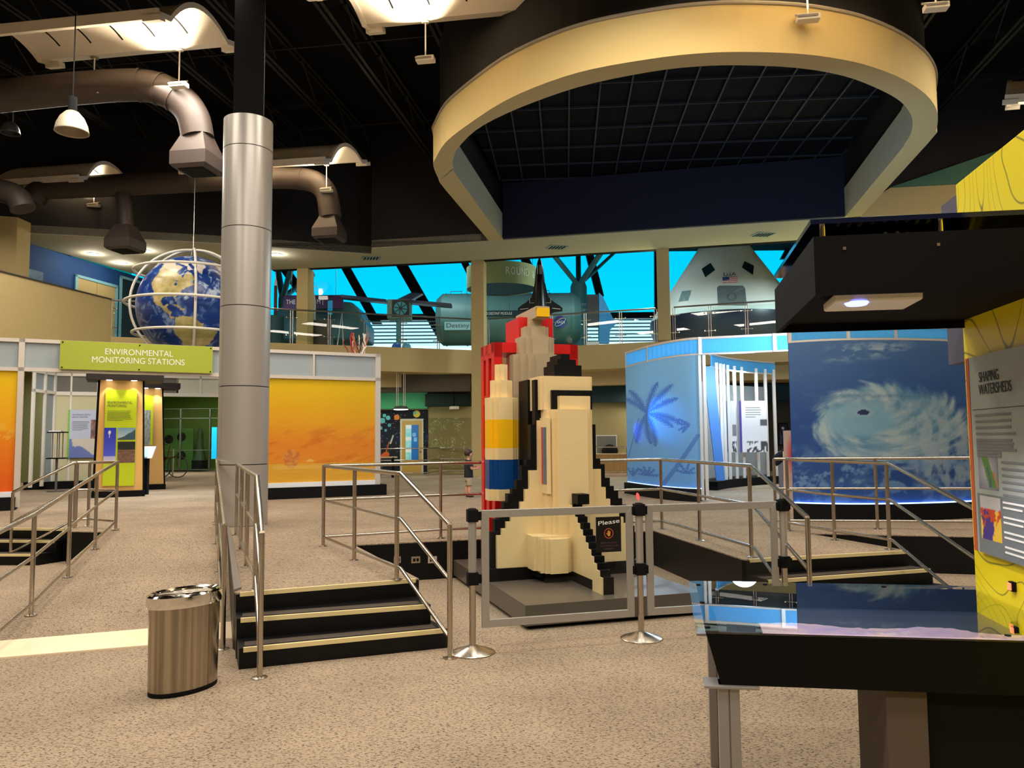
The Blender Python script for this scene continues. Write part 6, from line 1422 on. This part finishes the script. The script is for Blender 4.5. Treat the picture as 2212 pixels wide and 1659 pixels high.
# round hanging drum sign
dc = D(1083, 600, 29.3); dR = 1.34; zb_ = 7.44; zt_ = 8.26; ds = T('drum_sign', 'round hanging drum sign reading ROUND above the module', 'sign', zset(dc, zb_))
b = MB(); b.lathe([(dR-.03, zb_), (dR, zb_), (dR, zt_), (dR-.03, zt_)], zset(dc, 0), 48, cap=False); b.build('drum_band', mat('sign_olive', (150, 166, 112), .6), ds, smooth=30)
b = MB(); b.lathe([(.02, zb_+.02), (dR-.03, zb_+.02)], zset(dc, 0), 48, cap=False); b.build('drum_underside', mat('deep_blue_disc', (8, 26, 70), .3), ds)
b = MB()
for a in (0, 2.1, 4.2): b.rod(zset(dc, zt_-.05)+V3(cos(a)*dR*.9, sin(a)*dR*.9), zset(dc, 11.0)+V3(cos(a)*dR*.9, sin(a)*dR*.9), .01, 5)
b.build('hanger', STEEL, ds)
word = 'ROUND &'; fr_ = -pi/2
for i, ch in enumerate(word):
    if ch == ' ': continue
    a = fr_+.12+i*.158; o = zset(dc, zb_+.32)+V3(cos(a)*(dR+.004), sin(a)*(dR+.004)); u = V3(-sin(a), cos(a)); text(ch, o-u*.0, u, UP, .28, TXT_W, ds, width=.155)
# purple banner
bY = 30.2; p, q = D(612, 667, bY), D(741, 637, bY); t = T('purple_banner', 'purple sign band with white capitals behind the display case', 'sign', p); b = MB(); b.par(p, V3(q.x-p.x, 0), V3(0, .1), UP*(q.z-p.z)); b.build('band', mat('deep_purple', (58, 22, 84), .6), t); b = MB(); b.rod(V3(p.x+.3, bY+.05, q.z), V3(p.x+.3, bY+.05, 11.0), .012, 6); b.build('hanging_rod', STEEL, t); b = MB(); b.rod(V3(q.x-.3, bY+.05, q.z), V3(q.x-.3, bY+.05, 11.0), .012, 6); b.build('hanging_rod', STEEL, t)
hh_ = (q.z-p.z); text('THE SP', D(618, 657, bY)+V3(0, -.01), X_, UP, hh_*.32, TXT_W, t, width=D(652, 657, bY).x-D(618, 657, bY).x); text('M |', D(684, 656, bY)+V3(0, -.01), X_, UP, hh_*.32, TXT_W, t, width=D(697, 657, bY).x-D(684, 657, bY).x)
# display case with rockets
sY = 27.2; p, q = D(641, 738, sY), D(709, 691, sY); p.z = ZS; t = T('display_case', 'clear display case of small rocket models on a dark pedestal', 'display case', p); ww = q.x-p.x; zq = q.z
b = MB(); b.par(p, V3(ww, 0), V3(0, .8), UP*(zq-ZS)); b.build('pedestal', mat('grey_pedestal', (72, 66, 56), .6), t)
ztc = D(676, 608, sY).z; b = MB(); b.par(zset(p, zq)+V3(.03, .03), V3(ww-.06, 0), V3(0, .74), UP*(ztc-zq)); b.build('clear_cover', ACRYL, t)
kS = 27.6/FPX
for s_, x, y in (("A's Fam", 672, 621), ("unch Ve", 668, 630), ("similar)", 664, 641)): text(s_, D(x-10, y, 27.8), X_, UP, 5.5*kS, TXT_W, t, width=26*kS)
for (x, y0, y1, w_, nm) in ((657, 688, 648, 2.6, 'small white rocket model in the display case, left one'), (678, 688, 632, 3.6, 'taller white rocket model in the display case, right one')):
    o = D(x, y0, 27.5); o.z = zq+.001; z1 = D(x, y1, 27.5).z; r = w_*kS; b = MB(); h = z1-zq; b.lathe([(r*1.6, 0), (r*1.6, .03), (r, .05), (r, h*.72), (r*.6, h*.85), (.005, h)], o, 14); tag(b.build('rocket_model', WHITE, smooth=40), nm, 'rocket model')
# tall brown rocket model
o = D(594, 735, 27.0); o.z = ZS; k_ = 27/FPX; t = T('rocket_model', 'tall brown rocket model with white tip right beside the grey column', 'rocket model', o); zt_ = D(594, 620, 27).z; zb_ = D(594, 684, 27).z
b = MB(); b.lathe([(3.6*k_, zb_), (3.6*k_, zt_), (2*k_, zt_+.12)], zset(o, 0), 16); b.build('rocket_body', mat('rust_brown', (80, 36, 24), .6), t, smooth=40)
b = MB(); b.lathe([(3*k_, zt_), (3*k_, zt_+.18), (.6*k_, zt_+.32), (.4*k_, zt_+.6)], zset(o, 0), 12); b.build('rocket_tip', WHITE, t, smooth=40)
b = MB(); b.lathe([(.3, ZS), (.3, zb_)], zset(o, 0), 20); b.build('pedestal', mat('teal_cradle', (40, 80, 90), .6), t)
# satellite model
sY = 29; k_ = sY/FPX; c = D(861, 668, sY); t = T('satellite_model', 'satellite model with dark wings and a round petal panel', 'satellite', zset(c, ZS)); bx = MB(); bx.par(D(838, 689, sY)+V3(0, -.2), V3(49*k_, 0), V3(0, .7), UP*(41*k_)); bx.build('satellite_body', mat('sat_body', (110, 150, 150), .5), t)
b = MB(); cc2 = D(867, 668, sY)+V3(0, -.22); R_ = 15*k_
for i in range(8):
    a = i*pi/4+.2; b.add([cc2+V3(cos(a)*R_*.2, 0, sin(a)*R_*.2), cc2+V3(cos(a-.33)*R_, 0, sin(a-.33)*R_), cc2+V3(cos(a+.33)*R_, 0, sin(a+.33)*R_)], [(0, 1, 2)])
b.build('petal', mat('petal_blue', (60, 170, 200), .4), t)
b = MB(); b.par(cc2+V3(-R_*1.25, .012, -R_*1.25), V3(R_*2.5, 0), V3(0, .01), UP*R_*2.5); b.build('petal_plate', mat('petal_dark', (20, 44, 54), .5), t)
for a_, c_ in (((740, 642), (836, 652)), ((886, 653), (976, 661))):
    p, q = D(*a_, sY), D(*c_, sY); b = MB(); b.bar(p, q, V3(0, .5), UP*.11); b.build('solar_wing', mat('wing_navy', (18, 40, 84), .3), t)
b = MB(); b.prism([D(855, 648, sY), D(888, 632, sY), D(912, 634, sY), D(884, 650, sY)], V3(0, .4, .02)); b.build('antenna_panel', mat('wing_navy', (18, 40, 84), .3), t)
b = MB(); b.rod(zset(c, ZS), c, .09, 10); b.build('stand', TEAL, t)
# lander shell and launch escape frame
lY = 31; P = [(566, 735), (592, 672), (640, 652), (700, 648), (760, 652), (772, 664), (790, 700), (790, 735)]; b = MB(); b.prism([D(x, y, lY) for x, y in P], V3(0, 2.0)); o_ = b.build('spacecraft_shell', mat('slate_teal_shell', (52, 100, 110), .4, noise_amt=.15, nscale=1.2), bevel=.1); tag(o_, 'rounded slate teal spacecraft shell behind the display case', 'spacecraft')
t = T('a_frame', 'white A shaped frame on the upper floor right of the display case', 'frame', D(733, 739, 27.5)); b = MB(); b.tube([zset(D(726, 740, 27.5), ZS), D(739, 674, 27.5), zset(D(742, 740, 27.5), ZS)], .025, 8); b.build('frame_tube', WHITE, t)
# equipment right of the tree column
eY = 31.5; t = T('equipment_rack', 'blue steel equipment rack with black panel beside the tree column', 'rack', D(1290, 741, eY)); p, q = D(1269, 705, eY), D(1292, 636, eY); b = MB(); b.par(p, V3(q.x-p.x, 0), V3(0, .2), UP*(q.z-p.z)); b.build('black_panel', mat('near_black_panel', (10, 8, 14), .4), t)
b = MB(); b.prism([D(1294, 741, eY), D(1294, 632, eY), D(1302, 640, eY), D(1330, 700, eY), D(1318, 712, eY), D(1316, 741, eY)], V3(0, .3)); b.build('rack_side', mat('rack_blue', (40, 130, 190), .5, noise_amt=.3, nscale=4), t)
b = MB(); b.par(zset(D(1268, 741, eY), ZS), V3(.5, 0), V3(0, .5), UP*.9); b.build('rack_base', mat('pale_rack', (190, 190, 190), .5), t)
# vertical black shuttle model
hY = 27.3; k_ = hY/FPX; zc = D(1167, 684, hY).z; sx0 = D(1167, 684, hY).x; t = T('black_shuttle_model', 'black space shuttle orbiter model standing nose up above the brick shuttle', 'shuttle model', V3(sx0, hY, ZS))
BS = mat('shuttle_black', (10, 9, 10), .35); b = MB(); secs = [(0, 15), (12, 16), (24, 15.5), (60, 13), (85, 10.5), (105, 8.5), (120, 5.5), (129, 2.5), (133, .6)]
b.tube([V3(sx0, hY+.1, zc+h*k_) for h, r in secs], 1, 20, rs=[r*k_ for h, r in secs]); fus = b.build('fuselage', BS, t, smooth=60)
W_ = [(0, 0), (15, 2), (30, 10), (48, 12), (49, 18), (44, 23), (30, 32), (19, 42), (15, 56), (12, 72), (0, 90)]
b = MB(); P = [(x, y) for x, y in W_]+[(-x, y) for x, y in W_[::-1][1:-1]]; b.prism([V3(sx0+x*k_, hY-.02, zc+y*k_) for x, y in P], V3(0, .12)); b.build('delta_wing', BS, t)
b = MB(); b.prism([V3(sx0-.03, hY+.25, zc), V3(sx0-.03, hY+.85, zc+.05), V3(sx0-.03, hY+.8, zc+.35), V3(sx0-.03, hY+.3, zc+.75)], V3(.06, 0)); b.build('tail_fin', BS, t)
b = MB()
for pts in (((-23, 40), (-23, 30), (-5, 30), (-5, 40), (-9, 40)), ((23, 40), (23, 30), (5, 30), (5, 40), (9, 40)), ((-5, 112), (-5, 92)), ((0, 112), (0, 92)), ((3, 112), (3, 92)), ((-44, 16), (-26, 18)), ((44, 16), (26, 18))):
    b.tube([V3(sx0+x*k_, hY-.03-(.14 if y > 60 else 0), zc+y*k_) for x, y in pts], .012, 5)
b.build('panel_lines', mat('pale_lines', (200, 196, 186), .5), t)
b = MB(); b.rod(V3(sx0, hY+.1, ZS), V3(sx0, hY+.1, zc), .12, 12); b.lathe([(.4, 0), (.4, .08)], V3(sx0, hY+.1, ZS), 20); b.build('stand', BLACK, t)
# far left poster on the blue wall
p = onblue(38, 612, .05); t = T('wall_poster', 'blue picture on the blue wall above the parapet', 'poster', p); 
pic(t, p, bu, UP, (zset(onblue(90, 600)-onblue(38, 600), 0)).length, onblue(38, 575).z-onblue(38, 612).z, lambda u, v: c255(30, 30, 36) if u < .3 and noise.noise(Vector((u*6, v*6, 0))) > -.1 else mix(c255(80, 140, 160), c255(60, 90, 120), u+.4*fbm(u*4, v*4)), 20, 16)
for (x, y, e) in ((-9, 28.5, 40), (-3, 30, 110), (3.5, 29, 110), (4.6, 24.8, 420), (11.2, 24.2, 620)):
    area_light('upper_floor_fill', (x, y, 9.4 if y > 28.5 else ZF-.1), .8, .8, e, (.8, .98, 1))  # cyan fill added to brighten the capsule and exhibits
# small blue planet globes
for i, (x, y, m) in enumerate(((856, 733, (20, 90, 220)), (878, 730, (110, 180, 240)))):
    b = MB(); o = D(x, y, 26.9); o.z = ZS+.16; b.lathe([(.16*sin(pi*j/12)+.001, -.16*cos(pi*j/12)) for j in range(13)], o, 24); ob = b.build('small_globe', mat('planet%d' % i, m, .3, noise_amt=.5, nscale=6), smooth=80); tag(ob, ('deep blue' if i == 0 else 'pale blue')+' small globe on the upper floor behind the glass', 'globe')
# ================================================================== BOY
bo_ = G(1012, 1074, ZP); BH = 1.02; s_ = BH
boy = T('person', 'small boy in black shirt and khaki shorts, seen from his side, hands held in front', 'person', bo_)
fwd_b = Vector((.88, .47, 0)).normalized(); lft = Vector((-fwd_b.y, fwd_b.x, 0))
def BP(f, l, z): return fwd_b*(f*s_)+lft*(l*s_)+UP*(z*s_)
def skinned(name, verts, edges, m, root=0, sub=2, parent=boy):
    me = bpy.data.meshes.new(name); me.from_pydata([BP(*v[:3]) for v in verts], edges, []); me.update(); me.materials.append(m)
    o = bpy.data.objects.new(name, me); COL.objects.link(o); o.parent = parent
    sk = o.modifiers.new('skin', 'SKIN'); sk.use_smooth_shade = True
    if not me.skin_vertices: 
        pass
    for i, v in enumerate(verts):
        sv = me.skin_vertices[0].data[i]; r = v[3]*s_; r2 = (v[4] if len(v) > 4 else v[3])*s_; sv.radius = (r, r2); sv.use_root = (i == root)
    ss = o.modifiers.new('sub', 'SUBSURF'); ss.levels = sub; ss.render_levels = sub
    return o
SKIN = mat('child_skin', (214, 160, 130), .55)
vb = [(0, 0, .47, .045, .05), (0, 0, .60, .045, .055), (0, 0, .72, .045, .055), (0, 0, .775, .045), (.005, 0, .81, .032), (.012, 0, .845, .05), (.015, 0, .895, .085, .078), (.01, 0, .95, .072, .065)]
eb = [(0, 1), (1, 2), (2, 3), (3, 4), (4, 5), (5, 6), (6, 7)]
def add_leg(s):
    k = len(vb); vb.extend([(0, s*.050, .37, .045), (.01, s*.058, .24, .042), (-.008, s*.06, .15, .036), (-.005, s*.06, .045, .024), (.03, s*.062, .025, .026), (.075, s*.065, .018, .02)]); eb.extend([(0, k), (k, k+1), (k+1, k+2), (k+2, k+3), (k+3, k+4), (k+4, k+5)])
def add_arm(s, el, wr):
    k = len(vb); vb.extend([(0, s*.10, .74, .038), (el[0], s*.125, el[1], .028), (wr[0], s*wr[2], wr[1], .019), (wr[0]+.035, s*(wr[2]-.01), wr[1]+.005, .021, .012)])
    eb.extend([(2, k), (k, k+1), (k+1, k+2), (k+2, k+3)]); h = k+3
    for j, (dl, ln) in enumerate(((.014, .034), (.005, .040), (-.005, .038), (-.014, .030))):
        k2 = len(vb); vb.extend([(wr[0]+.052, s*(wr[2]-.01)+dl, wr[1]+.006, .0068), (wr[0]+.052+ln*.6, s*(wr[2]-.01)+dl, wr[1]+.0, .006), (wr[0]+.052+ln*.9, s*(wr[2]-.01)+dl, wr[1]-.014, .0052)]); eb.extend([(h, k2), (k2, k2+1), (k2+1, k2+2)])
    k2 = len(vb); vb.extend([(wr[0]+.03, s*(wr[2]-.035), wr[1]+.014, .0075), (wr[0]+.052, s*(wr[2]-.04), wr[1]+.02, .006)]); eb.extend([(h-1, k2), (k2, k2+1)])
add_leg(1); add_leg(-1); add_arm(1, (.02, .60), (.13, .625, .09)); add_arm(-1, (.015, .59), (.135, .60, .10))
skinned('body', vb, eb, SKIN)
w0_ = world_loc(boy); b = MB()
b.tube([w0_+BP(f, 0, z) for f, z in ((.004, .40), (.004, .42), (.004, .50), (0, .60), (0, .70), (0, .75), (.002, .785))], 1, 20, rs=[r*s_ for r in (.094, .098, .094, .090, .092, .075, .042)])
for s in (1, -1): b.tube([w0_+BP(0, s*.05, .735), w0_+BP(0, s*.105, .725), w0_+BP(.01, s*.128, .645)], 1, 14, rs=[.05*s_, .05*s_, .046*s_])
b.build('shirt', mat('black_tshirt', (18, 20, 26), .85), boy, smooth=70)
b = MB(); b.tube([w0_+BP(.002, 0, z) for z in (.35, .40, .47, .52)], 1, 20, rs=[r*s_ for r in (.085, .095, .093, .086)])
for s in (1, -1): b.tube([w0_+BP(.002, s*.045, .40), w0_+BP(.004, s*.058, .33), w0_+BP(.01, s*.064, .255)], 1, 16, rs=[.068*s_, .070*s_, .074*s_])
b.build('shorts', mat('khaki_shorts', (158, 146, 122), .85), boy, smooth=70)
HAIR = mat('brown_hair', (44, 26, 18), .6, noise_amt=.4, nscale=40)
b = MB(); hc = world_loc(boy)+BP(.002, 0, .925)
vs_ = []; n1, n2 = 12, 20
for i in range(n1+1):
    th_ = i/n1*pi*.72
    for j in range(n2):
        ph = 2*pi*j/n2; k_ = 1.0; d = fwd_b*cos(ph)*sin(th_)*.092+lft*sin(ph)*sin(th_)*.086+UP*cos(th_)*.088
        if cos(ph) > .25 and th_ > pi*.46: k_ = .80
        vs_.append(hc+d*k_*s_*(1+.03*noise.noise(Vector((ph*3, th_*5, 0)))))
fs_ = [(i*n2+j, i*n2+(j+1) % n2, (i+1)*n2+(j+1) % n2, (i+1)*n2+j) for i in range(n1) for j in range(n2)]
b.add(vs_, [f[::-1] for f in fs_]); b.build('hair', HAIR, boy, smooth=80)
def ball(b, c, r, n=10, sc=(1, 1, 1)):
    k = len(b.v); P = []
    for i in range(n+1):
        for j in range(n): P.append(c+fwd_b*(r*sc[0]*sin(pi*i/n)*cos(2*pi*j/n))+lft*(r*sc[1]*sin(pi*i/n)*sin(2*pi*j/n))+UP*(r*sc[2]*cos(pi*i/n)))
    b.add(P, [((i+1)*n+j, (i+1)*n+(j+1) % n, i*n+(j+1) % n, i*n+j) for i in range(n) for j in range(n)])
w0_ = world_loc(boy); b = MB()
for s in (1, -1): ball(b, w0_+BP(.078, s*.03, .905), .010*s_)
b.build('eye', mat('eye_dark', (30, 22, 20), .3), boy, smooth=80)
b = MB(); ball(b, w0_+BP(.093, 0, .885), .013*s_, sc=(1, .8, 1.2))
for s in (1, -1): ball(b, w0_+BP(.01, s*.078, .89), .02*s_, sc=(.8, .45, 1.2))
b.build('nose_and_ears', SKIN, boy, smooth=80)
b = MB(); ball(b, w0_+BP(.083, 0, .862), .014*s_, sc=(.5, 1.3, .35)); b.build('mouth', mat('lips', (180, 100, 92), .5), boy, smooth=80)
for s in (1, -1):
    b = MB(); ball(b, w0_+BP(.03, s*.063, .022), .05*s_, sc=(1.35, .6, .45)); b.build('shoe', mat('black_shoe', (22, 20, 22), .6), boy, smooth=80)
tag(MB().box(w0_+BP(.225, 0, .615), (.10, .05, .07), .5).build('pink_toy', mat('pink_toy', (226, 120, 110), .5), bevel=.01), 'small pink toy held in the boy\'s hands', 'toy')
